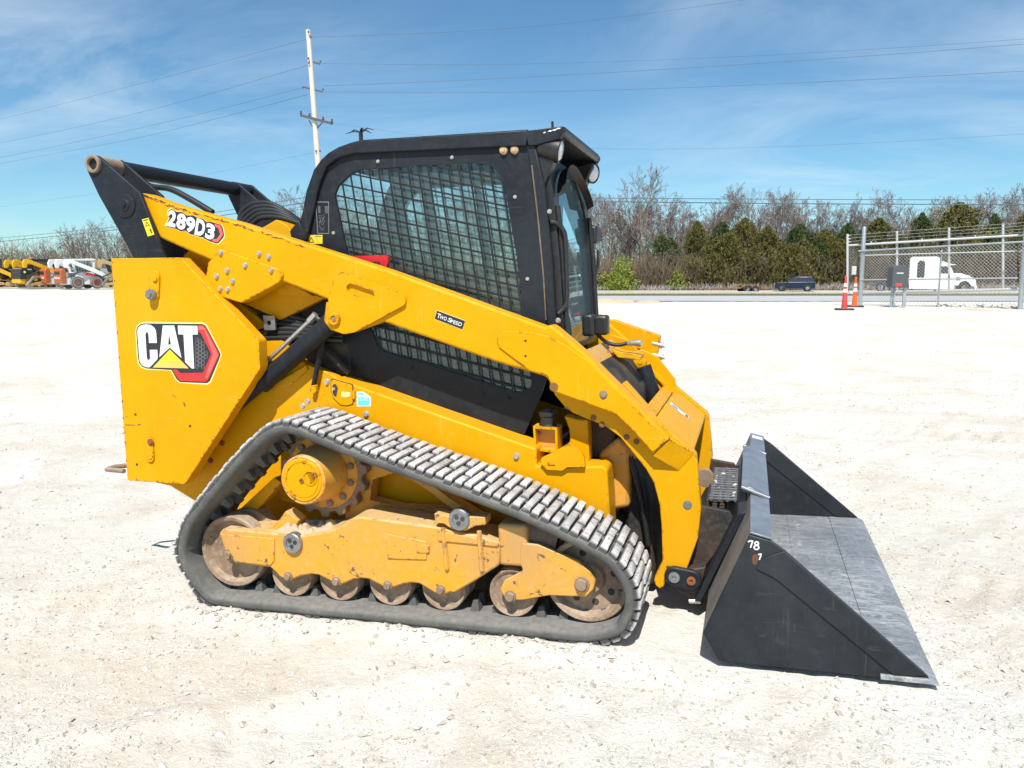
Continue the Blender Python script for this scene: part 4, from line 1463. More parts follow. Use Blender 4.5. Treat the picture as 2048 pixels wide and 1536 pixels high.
# lift cylinders
for sg in (-1, 1):
    a, b_ = Q(668, 641, -0.56), Q(470, 815, -0.56)
    c, d = Vector((a[0], sg * 0.56, a[1])), Vector((b_[0], sg * 0.56, b_[1]))
    u = (d - c).normalized()
    L = (d - c).length
    cy = MB().lathe([(0.020, 0.0), (0.048, 0.0), (0.052, 0.01), (0.052, 0.05), (0.047, 0.052), (0.047, L * 0.66), (0.050, L * 0.665), (0.050, L * 0.72), (0.030, L * 0.725), (0.030, L)], c, u, 28).build('lift_cylinder', 'black_paint', LOADER, 30)
    n = Vector((-u.z, 0, u.x))
    if n.z < 0:
        n = -n
    pth = [c + u * 0.10 + n * 0.075, c + u * 0.02 + n * 0.08, c + u * 0.45 + n * 0.075]
    MB().tube([c + u * 0.09 + n * 0.078, c + u * 0.52 + n * 0.066], 0.011, 8).build('hard_line', 'zinc', cy, 40)
    MB().tube([c + u * 0.06 + n * 0.082, c + u * 0.11 + n * 0.078], 0.018, 6).build('line_fitting', 'zinc', cy, 40)
    MB().tube([c + u * 0.06 + n * 0.045, c + u * 0.075 + n * 0.085], 0.013, 8).build('line_fitting', 'black_plastic', cy, 40)
# strut from the frame to the arm pivot, black link behind the cylinder
for (p0, p1, Y, r, mt) in (((625, 782), (648, 668), -0.53, 0.014, 'black_paint'), ((640, 690), (700, 745), -0.47, 0.02, 'black_hidden')):
    a, b_ = Q(*p0, Y), Q(*p1, Y)
    MB().tube([(a[0], Y, a[1]), (b_[0], Y, b_[1])], r, 6, flat=1.0).build('brace_strut', mt, LOADER, 40)
x, z = Q(626, 776, -0.60)
MB().prism(rounded(QL([(620, 772), (631, 770), (632, 786), (621, 787)], -0.60), 0.005), -0.60, -0.575).build('strut_foot', 'yellow_paint', LOADER, 35, bevel=0.002)
# hoses, clamp and yellow rib in the gap behind the panel
for k in range(6):
    y = -0.455 - 0.008 * k
    pts = [(490 + 6 * k, 640 + 9 * k), (530, 632 + 9 * k), (570, 630 + 9 * k), (620, 640 + 7 * k), (690, 640 + 8 * k)]
    MB().tube(catmull([(Q(a, b_, y)[0], y - 0.01, Q(a, b_, y)[1]) for a, b_ in pts], 6, False), 0.014, 8).build('hydraulic_hose', 'hose_rubber', LOADER, 60)
cb = QL([(527, 631), (550, 632), (552, 660), (530, 660)], -0.53)
MB().prism(cb, -0.535, -0.525, holes=[circle(Q(539, 646, -0.53), 0.012, 12)]).build('hose_clamp', 'worn_steel', LOADER, 35)
MB().prism(QL([(505, 545), (560, 590), (625, 592), (600, 575), (575, 566)], -0.52), -0.52, -0.45).build('arm_link', 'yellow_paint', LOADER, 35, bevel=0.004)
MB().prism(QL([(560, 570), (650, 596), (560, 640), (505, 615), (480, 605)], -0.49), -0.49, -0.44).build('arm_link', 'yellow_paint', LOADER, 35, bevel=0.004)
MB().prism(QL([(518, 680), (560, 672), (580, 700), (520, 740)], -0.51), -0.512, -0.45).build('cylinder_saddle', 'yellow_paint', LOADER, 35, bevel=0.004)
MB().prism(QL([(545, 770), (612, 730), (615, 740), (575, 775), (550, 785)], -0.515), -0.517, -0.49).build('cylinder_saddle', 'yellow_paint', LOADER, 35, bevel=0.003)
# hose from the tower along the arm and the coil by the far tower
hp = [(262, 350, -0.44), (300, 372, -0.46), (340, 378, -0.47), (380, 398, -0.48), (425, 425, -0.49)]
MB().tube(catmull([(Q(a, b_, y)[0], y, Q(a, b_, y)[1]) for a, b_, y in hp], 6, False), 0.016, 8).build('hydraulic_hose', 'hose_rubber', LOADER, 60)
for k in range(5):
    y = 0.36 - 0.035 * k
    dx, dy = 4 * k, 7 * k
    hp = [(478 + dx, 452, ), (483 + dx, 425 + dy), (505 + dx, 408 + dy), (540 + dx, 407 + dy), (575 + dx * .5, 425 + dy * .6), (612, 452)]
    MB().tube(catmull([(Q(a, b_, y)[0], y, Q(a, b_, y)[1]) for a, b_ in hp], 6, False), 0.016, 8).build('hydraulic_hose', 'hose_rubber', LOADER, 60)
MB().prism(rounded(QL([(520, 462), (558, 440), (580, 452), (592, 470), (570, 500), (520, 490)], 0.2), 0.02), 0.17, 0.20).build('hose_bracket', 'yellow_paint', LOADER, 35, bevel=0.004)

# ------------------------------------------------------------------ cab
CAB = MB().bb(*[*(Q(700, 700, -0.4)[0], Q(1075, 760, -0.4)[0])], -0.40, 0.40, 0.60, 0.66).build('cab', 'black_paint', LOADER, 35, bevel=0.01)
CAB['label'] = 'black operator cab with mesh guarded side windows'
rear_out = [(592, 480), (606, 420), (613, 382), (628, 340), (642, 320), (657, 306), (678, 294), (700, 286), (722, 280), (900, 269), (1055, 259)]
side = rear_out + [(1062, 290), (1075, 360), (1088, 450), (1100, 560), (1108, 650), (1104, 720), (1082, 790), (1060, 842), (1048, 870), (732, 767), (704, 759), (668, 752),
                   (655, 738), (648, 700), (640, 640), (600, 560)]
win = [(669, 390), (676, 372), (698, 351), (717, 340), (836, 331), (955, 326), (986, 333), (1003, 353), (1012, 390), (1017, 417), (1033, 511), (1046, 608), (1054, 680),
       (1064, 755), (1062, 772), (1052, 784), (1030, 785), (900, 743), (770, 704), (755, 692), (742, 660), (718, 590), (690, 490)]
sideL, winL = QL(side, Y_CAB), QL(win, Y_CAB)


def clip_line(p, d, poly):
    """parts of the line p + t d inside a polygon"""
    ts = []
    n = len(poly)
    for i in range(n):
        a, b_ = poly[i - 1], poly[i]
        ex, ez = b_[0] - a[0], b_[1] - a[1]
        den = d[0] * ez - d[1] * ex
        if abs(den) < 1e-9:
            continue
        t = ((a[0] - p[0]) * ez - (a[1] - p[1]) * ex) / den
        s = ((a[0] - p[0]) * d[1] - (a[1] - p[1]) * d[0]) / den
        if 0 <= s < 1:
            ts.append(t)
    ts.sort()
    return [(ts[i], ts[i + 1]) for i in range(0, len(ts) - 1, 2)]


def guard(sg):
    m = MB()
    o = Vector(Q(669, 390, Y_CAB))
    hd = (Vector(Q(1000, 462, Y_CAB)) - o).normalized()
    vd = (Vector(Q(740, 820, Y_CAB)) - o).normalized()
    ph, pv = 0.062, 0.054

    def bar(p, d, w, t):
        q = clip_line(p, d, winL)
        for (t0, t1) in q:
            a, b_ = p + d * (t0 - 0.004), p + d * (t1 + 0.004)
            n = Vector((-d.y, d.x)) * (w / 2)
            m.prism([tuple(a + n), tuple(a - n), tuple(b_ - n), tuple(b_ + n)], sg * (0.4265 + t), sg * (0.4225 + t))
    for k in range(-16, 30):
        bar(o + vd * (k * ph), hd, 0.0078, 0.0)
    for k in range(-16, 32):
        bar(o + hd * (k * pv), vd, 0.0078, 0.0009)
    return m.build('window_guard', 'black_paint', CAB, 0)


for sg in (-1, 1):
    MB().prism(sideL, sg * 0.43, sg * 0.412, holes=[winL]).build('side_panel', 'black_paint', CAB, 35)
    guard(sg)
    MB().prism(winL, sg * 0.409, sg * 0.405).build('window', 'tinted_glass', CAB, 0)
    # slider posts and lower rail inside the glass
    MB().prism(QL([(838, 332), (852, 332), (884, 545), (868, 545)], -0.40), sg * 0.404, sg * 0.385).build('window_post', 'black_plastic', CAB, 35)
    MB().prism(QL([(775, 536), (1040, 543), (1044, 556), (780, 548)], -0.40), sg * 0.404, sg * 0.380).build('window_rail', 'black_plastic', CAB, 35)
    # proud roof frame band running up the back and along the top
    inn = [(1052, 291), (705, 307), (674, 316), (652, 333), (640, 360), (633, 385), (626, 420), (612, 482)]
    MB().prism(QL(rear_out + inn, -0.455), sg * 0.452, sg * 0.4305).build('roof_frame', 'black_paint', CAB, 35, bevel=0.006)
    # front corner post
    MB().prism(QL([(1052, 289), (1070, 285), (1090, 380), (1104, 520), (1112, 655), (1094, 660), (1090, 600), (1076, 450)], -0.44), sg * 0.440, sg * 0.400).build('corner_post', 'black_paint', CAB, 35, bevel=0.008)
NP_ = CAB
for px, py in ((756, 323), (904, 315), (1030, 394), (1055, 558), (667, 466), (703, 719), (823, 735), (966, 787), (730, 761), (1018, 797)):
    bolt(CAB, px, py, Y_CAB, 0.0065, 0.007, 'zinc' if py < 600 else 'black_paint', 'panel_bolt')
for px, py in ((1008, 301), (1030, 300)):
    x, z = Q(px, py, Y_CAB)
    MB().lathe([(0.020, 0), (0.020, 0.008), (0.017, 0.014), (0.010, 0.016), (0.009, 0.020), (0.001, 0.020)], (x, Y_CAB, z), (0, -1, 0), 20).build('plug', 'amber_cap', CAB, 30)
# rusty streak on the corner post
MB().prism(QL([(1062, 330), (1065, 330), (1079, 450), (1089, 560), (1093, 640), (1091, 640), (1086, 560), (1075, 440)], -0.4405), -0.4412, -0.4403).build('rust_streak', 'rust_streak', CAB, 0)
# roof slab with visor
rt = [(648, 314), (657, 306), (678, 294), (700, 286), (722, 280), (900, 269), (1055, 259), (1100, 254), (1126, 251)]
rl = QL(rt, Y_CAB)
under = [(x - 0.0, z - 0.035) for x, z in reversed(rl)]
MB().prism(rl + under, -0.411, 0.411).build('roof', 'black_paint', CAB, 35, bevel=0.006)
vis = QL([(1050, 262), (1126, 252), (1128, 262), (1118, 278), (1068, 291), (1056, 291)], -0.452)
for sg in (-1, 1):
    MB().prism(vis, sg * 0.452, sg * 0.413).build('visor_side', 'black_paint', CAB, 35, bevel=0.004)
vf = QL([(1110, 254), (1128, 251), (1130, 262), (1126, 270), (1120, 272)], -0.43)
vr = random.Random(3)
MB().prism(vf, -0.412, 0.412).build('visor_lip', 'black_plastic', CAB, 35, bevel=0.006)
# torn visor edge: bright fractured paint
for px, py, w_ in ((1100, 262, 5), (1108, 260, 6), (1116, 257, 6), (1089, 265, 3)):
    MB().prism(QL([(px - w_, py + 1.5), (px, py - 1.6), (px + w_, py - 1.0), (px + w_ * .4, py + 1.2)], -0.4525), -0.4535, -0.4522).build('chipped_edge', 'lamp_lens', CAB, 0)
for px, py, y in ((1105, 252, -0.30), (722, 278, -0.1)):
    x, z = Q(px, py, y)
    MB().tube([(x, y, z - 0.04), (x, y, z + 0.02)], 0.006, 8).build('roof_stud', 'black_plastic', CAB, 40)
# antenna puck with flat blades seen on the roof
ax_, az_ = Q(722, 277, -0.1)
MB().tube([(ax_, -0.1, az_ - 0.03), (ax_, -0.1, az_ + 0.035)], 0.011, 8).build('antenna_mast', 'black_plastic', CAB, 40)
for k, (a, L_, dz) in enumerate(((0.1, 0.075, 0.006), (2.9, 0.08, 0.004), (0.9, 0.06, 0.0), (3.7, 0.08, -0.010), (5.4, 0.06, 0.002))):
    v = Vector((math.cos(a), math.sin(a), 0))
    b0 = Vector((ax_, -0.1, az_ + 0.032))
    MB().tube([b0, b0 + v * L_ * 0.5 + Vector((0, 0, 0.012 + dz)), b0 + v * L_ + Vector((0, 0, dz))], [0.006, 0.008, 0.003], 6, flat=0.4).build('antenna_blade', 'black_plastic', CAB, 40)

# lamps under the visor
lx, lz = Q(1121, 302, -0.40)
for sg in (-1, 1):
    ctr = Vector((lx, sg * 0.40, lz))
    dirv = Vector((0.93, 0.02 if sg < 0 else -0.42, -0.20)).normalized()
    lamp = MB().lathe([(0.020, -0.12), (0.045, -0.09), (0.055, -0.02), (0.055, 0.0), (0.050, 0.004), (0.047, 0.0), (0.045, -0.006)], ctr, dirv, 24).build('work_lamp', 'black_plastic', CAB, 35)
    MB().lathe([(0.046, -0.003), (0.035, 0.006), (0.001, 0.010)], ctr, dirv, 24).build('lamp_lens', 'lamp_lens', lamp, 40)
    MB().prism(QL([(1068, 290), (1118, 276), (1122, 288), (1112, 310), (1098, 345), (1088, 372)], -0.42), sg * 0.425, sg * 0.345).build('lamp_cowl', 'black_plastic', CAB, 35, bevel=0.008)

# windscreen door
zt_, zb2 = Q(1070, 285, -0.43)[1], Q(1112, 655, -0.43)[1]
fx = [Q(a, b_, -0.43) for a, b_ in ((1070, 285), (1090, 380), (1104, 520), (1112, 655), (1116, 720))]
fz_ = np.array([p[1] for p in fx])[::-1]
fxx = np.array([p[0] for p in fx])[::-1]


def xfront(zv):
    return float(np.interp(zv, fz_, fxx))


def sheared(m, off):
    m.v = [(x_ + xfront(z_) + off, y_, z_) for x_, y_, z_ in m.v]
    return m


zlow = zb2 - 0.12
dense = lambda pts: [tuple(Vector(pts[i]) * (1 - k / 6) + Vector(pts[(i + 1) % len(pts)]) * (k / 6)) for i in range(len(pts)) for k in range(6)]
frame_o = dense(rounded([(-0.40, zlow), (0.40, zlow), (0.40, zt_ - 0.05), (-0.40, zt_ - 0.05)], 0.04))
glass_i = dense(rounded([(-0.345, zlow + 0.02), (0.345, zlow + 0.02), (0.335, zt_ - 0.30), (0.20, zt_ - 0.10), (-0.20, zt_ - 0.10), (-0.335, zt_ - 0.30)], 0.08))
sheared(MB().prism(frame_o, 0.0, 0.03, holes=[glass_i], axis='x'), 0.0).build('windscreen_frame', 'black_plastic', CAB, 35)
sheared(MB().prism(dense(glass_i[::6]), 0.010, 0.016, axis='x'), 0.0).build('windscreen', 'door_glass', CAB, 35)
# seals along both frame edges
for y in (-0.375, 0.375):
    MB().tube([(xfront(z_) + 0.038, y, z_) for z_ in np.linspace(zlow + 0.05, zt_ - 0.28, 10)], 0.014, 8).build('door_seal', 'black_plastic', CAB, 50)
# visor arch over the glass
av = [( -0.36 + 0.72 * k / 14, zt_ - 0.24 + 0.17 * math.sin(math.pi * k / 14) ** 0.7) for k in range(15)]
MB().add([(xfront(z_) + 0.035, y_, z_) for y_, z_ in av] + [(xfront(z_) + 0.075, y_ * 0.96, z_ + 0.02) for y_, z_ in av], [(k, k + 1, k + 16, k + 15) for k in range(14)]).build('visor_arch', 'black_plastic', CAB, 60)
# grab handle
gh = [(1100, 444, -0.42), (1112, 446, -0.41), (1125, 458, -0.40), (1131, 478, -0.395), (1133, 540, -0.39), (1134, 590, -0.39), (1130, 612, -0.395), (1116, 628, -0.41)]
MB().tube(catmull([(Q(a, b_, y)[0], y, Q(a, b_, y)[1]) for a, b_, y in gh], 5, False), 0.011, 10).build('grab_handle', 'black_plastic', CAB, 60)
bolt(CAB, 1099, 423, -0.44, 0.008, 0.01, 'zinc', 'panel_bolt')
bolt(CAB, 1116, 641, -0.42, 0.010, 0.014, 'zinc', 'panel_bolt')
# wiper and mirror on the far side of the door
zm = Q(1187, 470, 0.42)[1]
xm_ = Q(1187, 470, 0.42)[0]
MB().box((xm_, 0.45, zm), (0.05, 0.13, 0.10)).build('mirror', 'black_plastic', CAB, 35, bevel=0.015, seg=3)
a, b_ = Q(1196, 500, 0.40), Q(1188, 558, 0.40)
wpr = MB().tube([(a[0], 0.40, a[1]), (a[0], 0.40, (a[1] + b_[1]) / 2), (b_[0], 0.40, b_[1])], [0.006, 0.010, 0.012], 8).build('wiper_arm', 'black_plastic', CAB, 50)
# rear window, rear cross member
xrw, zrw = Q(606, 420, -0.4)
MB().quad((xrw, -0.40, 0.95), (xrw, 0.40, 0.95), (xrw + 0.10, 0.40, zt_ - 0.05), (xrw + 0.10, -0.40, zt_ - 0.05)).build('rear_window', 'tinted_glass', CAB, 0)
MB().bb(xrw - 0.01, xrw + 0.03, -0.41, 0.41, 0.70, 1.22).build('rear_wall', 'black_paint', CAB, 35, bevel=0.01)
# lower skirt flare at the cab's rear foot
MB().prism(QL([(582, 462), (600, 440), (612, 470), (606, 500), (588, 490)], -0.44), -0.455, -0.40).build('rear_foot', 'black_paint', CAB, 35, bevel=0.006)
# interior
xs, zs = Q(800, 560, 0.0)
seat = MB()
seat.box((xs + 0.10, 0, 0.98), (0.46, 0.46, 0.12)).build('seat_cushion', 'black_plastic', CAB, 35, bevel=0.04, seg=3)
MB().box((xs - 0.16, 0, 1.32), (0.11, 0.44, 0.62), Matrix.Rotation(-0.16, 3, 'Y')).build('seat_back', 'black_plastic', CAB, 35, bevel=0.04, seg=3)
MB().box((xs - 0.22, 0, 1.72), (0.09, 0.26, 0.16), Matrix.Rotation(-0.12, 3, 'Y')).build('headrest', 'black_plastic', CAB, 35, bevel=0.03, seg=3)
for sg in (-1, 1):
    MB().box((xs + 0.20, sg * 0.31, 1.08), (0.42, 0.10, 0.12)).build('armrest', 'black_plastic', CAB, 35, bevel=0.02)
    MB().lathe([(0.02, 0), (0.012, 0.03), (0.012, 0.09), (0.024, 0.10), (0.026, 0.17), (0.018, 0.20), (0.001, 0.205)], (xs + 0.38, sg * 0.31, 1.13), (0.1, 0, 1), 14).build('joystick', 'black_plastic', CAB, 40)
MB().box((xs + 0.62, 0.30, 1.45), (0.05, 0.12, 0.16), Matrix.Rotation(0.2, 3, 'Y')).build('display', 'black_plastic', CAB, 35, bevel=0.01)

# stickers on the cab side
s_, B = warn([(614.5, 470), (645, 470), (645, 487.5), (615, 488)], Y_CAB, CAB)
YC = Y_CAB
MB().prism([B(.27, .2), B(.46, .84), B(.08, .84)], YC - 0.0018, YC - 0.0011, holes=[[B(.27, .36), B(.40, .77), B(.14, .77)]]).build('warning_triangle', 'decal_black', s_, 0)
MB().prism([B(.54, .12), B(.94, .12), B(.94, .18), B(.54, .18)], YC - 0.0018, YC - 0.0011).build('sticker_line', 'decal_black', s_, 0)
MB().prism([B(.58, .36), B(.80, .33), B(.70, .5), B(.71, .75), B(.67, .75), B(.66, .45), B(.58, .42)], YC - 0.0018, YC - 0.0011).build('sticker_mark', 'decal_gold', s_, 0)
dpq = [(631, 403), (658, 403), (658.5, 468), (635, 468)]
dpl = MB().prism(QL(dpq, YC), YC - 0.0010, YC - 0.0003, holes=[QL([(632.5, 405), (656.5, 405), (657, 466), (636.5, 466)], YC)]).build('lift_chart_border', 'decal_grey', CAB, 0)
TL, TR, BR, BL = [Vector(Q(*c, YC)) for c in dpq]
DB = lambda a, b_: tuple((TL * (1 - a) + TR * a) * (1 - b_) + (BL * (1 - a) + BR * a) * b_)
mm = MB()
for k in range(7):
    mm.prism([DB(.18, .15 + .03 * k), DB(.34, .15 + .03 * k), DB(.34, .168 + .03 * k), DB(.18, .168 + .03 * k)], YC - 0.0010, YC - 0.0004)
    mm.prism([DB(.70 - .02 * (k % 3), .15 + .032 * k), DB(.92, .15 + .032 * k), DB(.92, .168 + .032 * k), DB(.70, .168 + .032 * k)], YC - 0.0010, YC - 0.0004)
mm.build('chart_lines', 'decal_grey', dpl, 0)
text_quad('Quick Guide', [(*DB(.14, .07)[:1], YC - 0.001, DB(.14, .07)[1]), (DB(.86, .07)[0], YC - 0.001, DB(.86, .07)[1]), (DB(.86, .12)[0], YC - 0.001, DB(.86, .12)[1]), (DB(.14, .12)[0], YC - 0.001, DB(.14, .12)[1])], 'chart_title', 'decal_grey', dpl, 0.01) if False else None
mm = MB()
pr = random.Random(9)
for k in range(26):
    a0, b0 = 0.22 + pr.random() * 0.55, 0.42 + pr.random() * 0.48
    a1, b1 = a0 + pr.uniform(-.14, .14), b0 + pr.uniform(-.08, .08)
    p0, p1 = Vector(DB(a0, b0)), Vector(DB(a1, b1))
    d_ = p1 - p0
    if d_.length < 1e-4:
        continue
    n_ = Vector((-d_.y, d_.x)).normalized() * 0.0012
    mm.prism([tuple(p0 + n_), tuple(p0 - n_), tuple(p1 - n_), tuple(p1 + n_)], YC - 0.0010 - k * 0.00004, YC - 0.0004 - k * 0.00004)
mm.build('chart_drawing', 'decal_grey', dpl, 0)

# red lock brace stored beside the arm
rb = QL([(678, 513), (768, 510), (775, 513), (776, 522), (772, 540), (690, 540)], -0.48)
MB().prism(rounded(rb, 0.008), -0.48, -0.455, holes=[rounded(QL([(700, 526), (760, 523), (762, 533), (716, 533)], -0.48), 0.008)]).build('arm_brace', 'lever_red', LOADER, 35)

# ------------------------------------------------------------------ front cross member, fittings between the arms
cm = QL([(1296, 852), (1310, 838), (1388, 902), (1378, 925), (1330, 905), (1300, 880)], -0.50)
CMO = MB().prism(cm, -0.498, 0.498).build('cross_member', 'yellow_paint', LOADER, 35, bevel=0.010, seg=3)
# sloping cover plate with an opening on the far half
cp0, cp1 = Vector(Q(1226, 742, -0.50)), Vector(Q(1310, 836, -0.50))
dd = (cp1 - cp0).normalized()
nn = Vector((-dd.y, dd.x))
if nn.y < 0:
    nn = -nn
mcov = MB()
for (ya, yb, t0, t1) in ((-0.49, -0.40, 0.25, 1.0), (0.36, 0.49, 0.0, 1.0), (-0.39, 0.35, 0.78, 1.0)):
    a, b_ = cp0 + (cp1 - cp0) * t0, cp0 + (cp1 - cp0) * t1
    mcov.prism([tuple(a), tuple(b_), tuple(b_ - nn * 0.02), tuple(a - nn * 0.02)], ya, yb)
mcov.build('cover_plate', 'yellow_paint', LOADER, 35, bevel=0.004)
# inner bracket with pin and tilt cylinder on both sides
for sg in (1,):
    br = rounded(QL([(1210, 735), (1240, 728), (1275, 745), (1318, 800), (1322, 850), (1280, 850), (1225, 800)], -0.42), 0.02)
    bk = MB().prism(br, sg * 0.40, sg * 0.375).build('tilt_bracket', 'yellow_paint', LOADER, 35, bevel=0.004)
    c_ = Q(1236, 757, -0.42)
    MB().lathe([(0.036, 0.36), (0.036, 0.345), (0.026, 0.340), (0.012, 0.340), (0.011, 0.335), (0.001, 0.335)][::-1], (c_[0], 0, c_[1]), (0, sg, 0), 24).build('tilt_pin', 'yellow_paint', bk, 30)
    a, b_ = Vector((c_[0] + 0.02, sg * 0.30, c_[1] - 0.02)), Vector((Q(1368, 1100, -0.3)[0], sg * 0.30, Q(1368, 1100, -0.3)[1]))
    MB().tube([a, a + (b_ - a) * 0.72], 0.045, 20).build('tilt_cylinder', 'black_paint', LOADER, 40)
    MB().tube([a + (b_ - a) * 0.70, b_], 0.024, 16).build('tilt_rod', 'zinc', LOADER, 40)
sq = on(QL([(1319, 808), (1330, 803), (1366, 838), (1356, 845)], -0.1), 0)
# product label on the sloping cross member
tp0, tp1 = Vector(Q(1310, 838, -0.50)), Vector(Q(1388, 902, -0.50))
tdd = (tp1 - tp0).normalized()
tn = Vector((-tdd.y, tdd.x))
if tn.y < 0:
    tn = -tn
def on_slope(t, y, h):
    p_ = tp0 + (tp1 - tp0) * t + tn * h
    return (p_.x, y, p_.y)
def slope_card(t0, t1, y0, y1, h, name, mat):
    return MB().add([on_slope(t0, y0, h), on_slope(t1, y0, h), on_slope(t1, y1, h), on_slope(t0, y1, h)], [(0, 1, 2, 3)]).build(name, mat, CMO, 0)
slope_card(0.08, 0.62, 0.02, 0.10, 0.0012, 'product_label', 'decal_white')
slope_card(0.10, 0.50, 0.085, 0.095, 0.0020, 'label_line', 'decal_grey')
slope_card(0.14, 0.30, 0.035, 0.06, 0.0020, 'label_line', 'decal_grey')
slope_card(0.52, 0.60, 0.03, 0.09, 0.0020, 'label_mark', 'decal_red')
# auxiliary coupling bracket on the far arm
ab = QL([(1205, 640), (1228, 640), (1320, 672), (1316, 700), (1310, 722), (1290, 700), (1240, 690)], 0.52)
ABO = MB().prism(ab, 0.52, 0.60).build('coupling_bracket', 'yellow_paint', LOADER, 35, bevel=0.004)
for px, py in ((1314, 690), (1314, 713)):
    x, z = Q(px, py, 0.50)
    MB().lathe([(0.016, -0.03), (0.016, 0.0), (0.012, 0.002), (0.012, 0.014), (0.018, 0.016), (0.018, 0.030), (0.010, 0.032), (0.010, 0.042), (0.001, 0.042)], (x, 0.53, z), (0.94, -0.1, -0.22), 14).build('hydraulic_coupling', 'zinc', ABO, 30)
# black rubber plugs, hose and silver fitting in front of the door
for px, py, y, s in ((1178, 650, -0.05, (0.06, 0.08, 0.11)), (1203, 650, 0.02, (0.075, 0.08, 0.10))):
    x, z = Q(px, py, y)
    MB().box((x, y, z), s).build('connector_block', 'black_plastic', LOADER, 35, bevel=0.015, seg=3)
hp = [(1195, 668, 0.0), (1212, 684, 0.02), (1235, 690, 0.03), (1256, 686, 0.04)]
MB().tube(catmull([(Q(a, b_, y)[0], y, Q(a, b_, y)[1]) for a, b_, y in hp], 6, False), 0.010, 8).build('hydraulic_hose', 'hose_rubber', LOADER, 60)
x, z = Q(1256, 686, 0.04)
MB().lathe([(0.014, 0), (0.016, 0.005), (0.016, 0.045), (0.019, 0.047), (0.019, 0.070), (0.012, 0.072), (0.001, 0.074)], (x, 0.04, z), (0.98, -0.15, 0.0), 16).build('hose_fitting', 'zinc', LOADER, 30)
MB().prism(QL([(1226, 694), (1246, 702), (1286, 708), (1284, 718), (1240, 712)], 0.1), 0.02, 0.16).build('hose_shelf', 'yellow_paint', LOADER, 35, bevel=0.003)
MB().prism(QL([(1192, 690), (1212, 712), (1226, 742), (1206, 742), (1186, 716)], -0.1), -0.36, 0.36).build('front_sill', 'yellow_dirty', LOADER, 35, bevel=0.006)
MB().prism(QL([(1150, 760), (1188, 722), (1222, 748), (1258, 800), (1258, 885), (1236, 868), (1202, 830), (1172, 836), (1150, 836)], -0.36), -0.372, 0.372).build('front_bulkhead', 'black_hidden', LOADER, 35, bevel=0.01)

# ------------------------------------------------------------------ bucket and coupler
YB = -1.018
T1, T2 = Q(1499, 1070, YB), Q(1543, 1083, YB)
S1, S2 = Q(1572, 1104, YB), Q(1858, 1355, YB)
E1 = Q(1880, 1367, YB)
B1, B2 = Q(1437, 1327, YB), Q(1406, 1266, YB)
B1 = (B1[0], max(B1[1], 0.022))
BZ = B1[1]
tip = (S2[0], max(S2[1], BZ + 0.012))
sp = [T1, T2, S1, tip, (tip[0], BZ), B1, B2]
BK = None
for sg in (-1, 1):
    o = MB().prism(sp, sg * 1.018, sg * 0.998)
    if BK is None:
        # back sheet and wrapper form the bucket body
        def off(p, dx, dz):
            return (p[0] + dx, p[1] + dz)
        t = 0.012
        body = MB()
        # back: from T1 down to B2, then to B1
        dv = (Vector(B2) - Vector(T1)).normalized()
        nv = Vector((-dv.y, dv.x))
        if nv.x < 0:
            nv = -nv
        body.prism([T1, B2, tuple(Vector(B2) + nv * t), tuple(Vector(T1) + nv * t)], -0.9975, 0.9975)
        dv2 = (Vector(B1) - Vector(B2)).normalized()
        nv2 = Vector((-dv2.y, dv2.x))
        if nv2.y < 0:
            nv2 = -nv2
        body.prism([B2, B1, tuple(Vector(B1) + nv2 * t), tuple(Vector(B2) + nv2 * t)], -0.9970, 0.9970)
        BK = body.build('bucket', 'bucket_back', LOADER, 35)
        BK['label'] = 'wide black loader bucket resting on the gravel'
    o.build('side_plate', 'bucket_black', BK, 35, bevel=0.003)
fl0 = (B1[0] + 0.01, BZ + 0.001)
MB().prism([fl0, (tip[0] - 0.16, BZ + 0.001), (tip[0] - 0.16, BZ + 0.013), (fl0[0], BZ + 0.013)], -0.9965, 0.9965).build('floor_plate', 'bucket_floor', BK, 35)
MB().prism([(tip[0] - 0.159, BZ - 0.002), (tip[0] + 0.0, BZ - 0.002), (E1[0], BZ - 0.006), (tip[0] - 0.005, BZ + 0.016), (tip[0] - 0.159, BZ + 0.016)], -1.030, 1.030).build('cutting_edge', 'bucket_floor', BK, 35, bevel=0.002)
MB().prism([(tip[0] - 0.40, BZ + 0.0135), (tip[0] - 0.17, BZ + 0.0135), (tip[0] - 0.17, BZ + 0.0155), (tip[0] - 0.40, BZ + 0.0155)], -0.995, 0.995).build('wear_plate', 'bucket_floor', BK, 35, bevel=0.001)
# top lip: folded box section
dl = (Vector(T2) - Vector(T1)).normalized()
nl = Vector((-dl.y, dl.x))
if nl.y < 0:
    nl = -nl
MB().prism([tuple(Vector(T1) + nl * 0.003), tuple(Vector(T2) + nl * 0.003), tuple(Vector(T2) - nl * 0.014), tuple(Vector(T2) - nl * 0.055 - dl * 0.05), tuple(Vector(T1) - nl * 0.03 + dl * 0.02)], -0.9972, 0.9972).build('top_lip', 'bucket_black', BK, 35, bevel=0.003)
LIPM = painted('lip_steel', (0.15, 0.175, 0.21), 0.38, dirt=(0.30, 0.33, 0.37), dirt_amt=0.9, dust=(0.42, 0.42, 0.42), dust_amt=0.5, scale=7, metal=0.3)
MB().prism([tuple(Vector(T1) + nl * 0.0035), tuple(Vector(T2) + nl * 0.0035), tuple(Vector(T2) + nl * 0.0115), tuple(Vector(T1) + nl * 0.0115)], -1.012, 1.012).build('lip_plate', 'lip_steel', BK, 35, bevel=0.002)
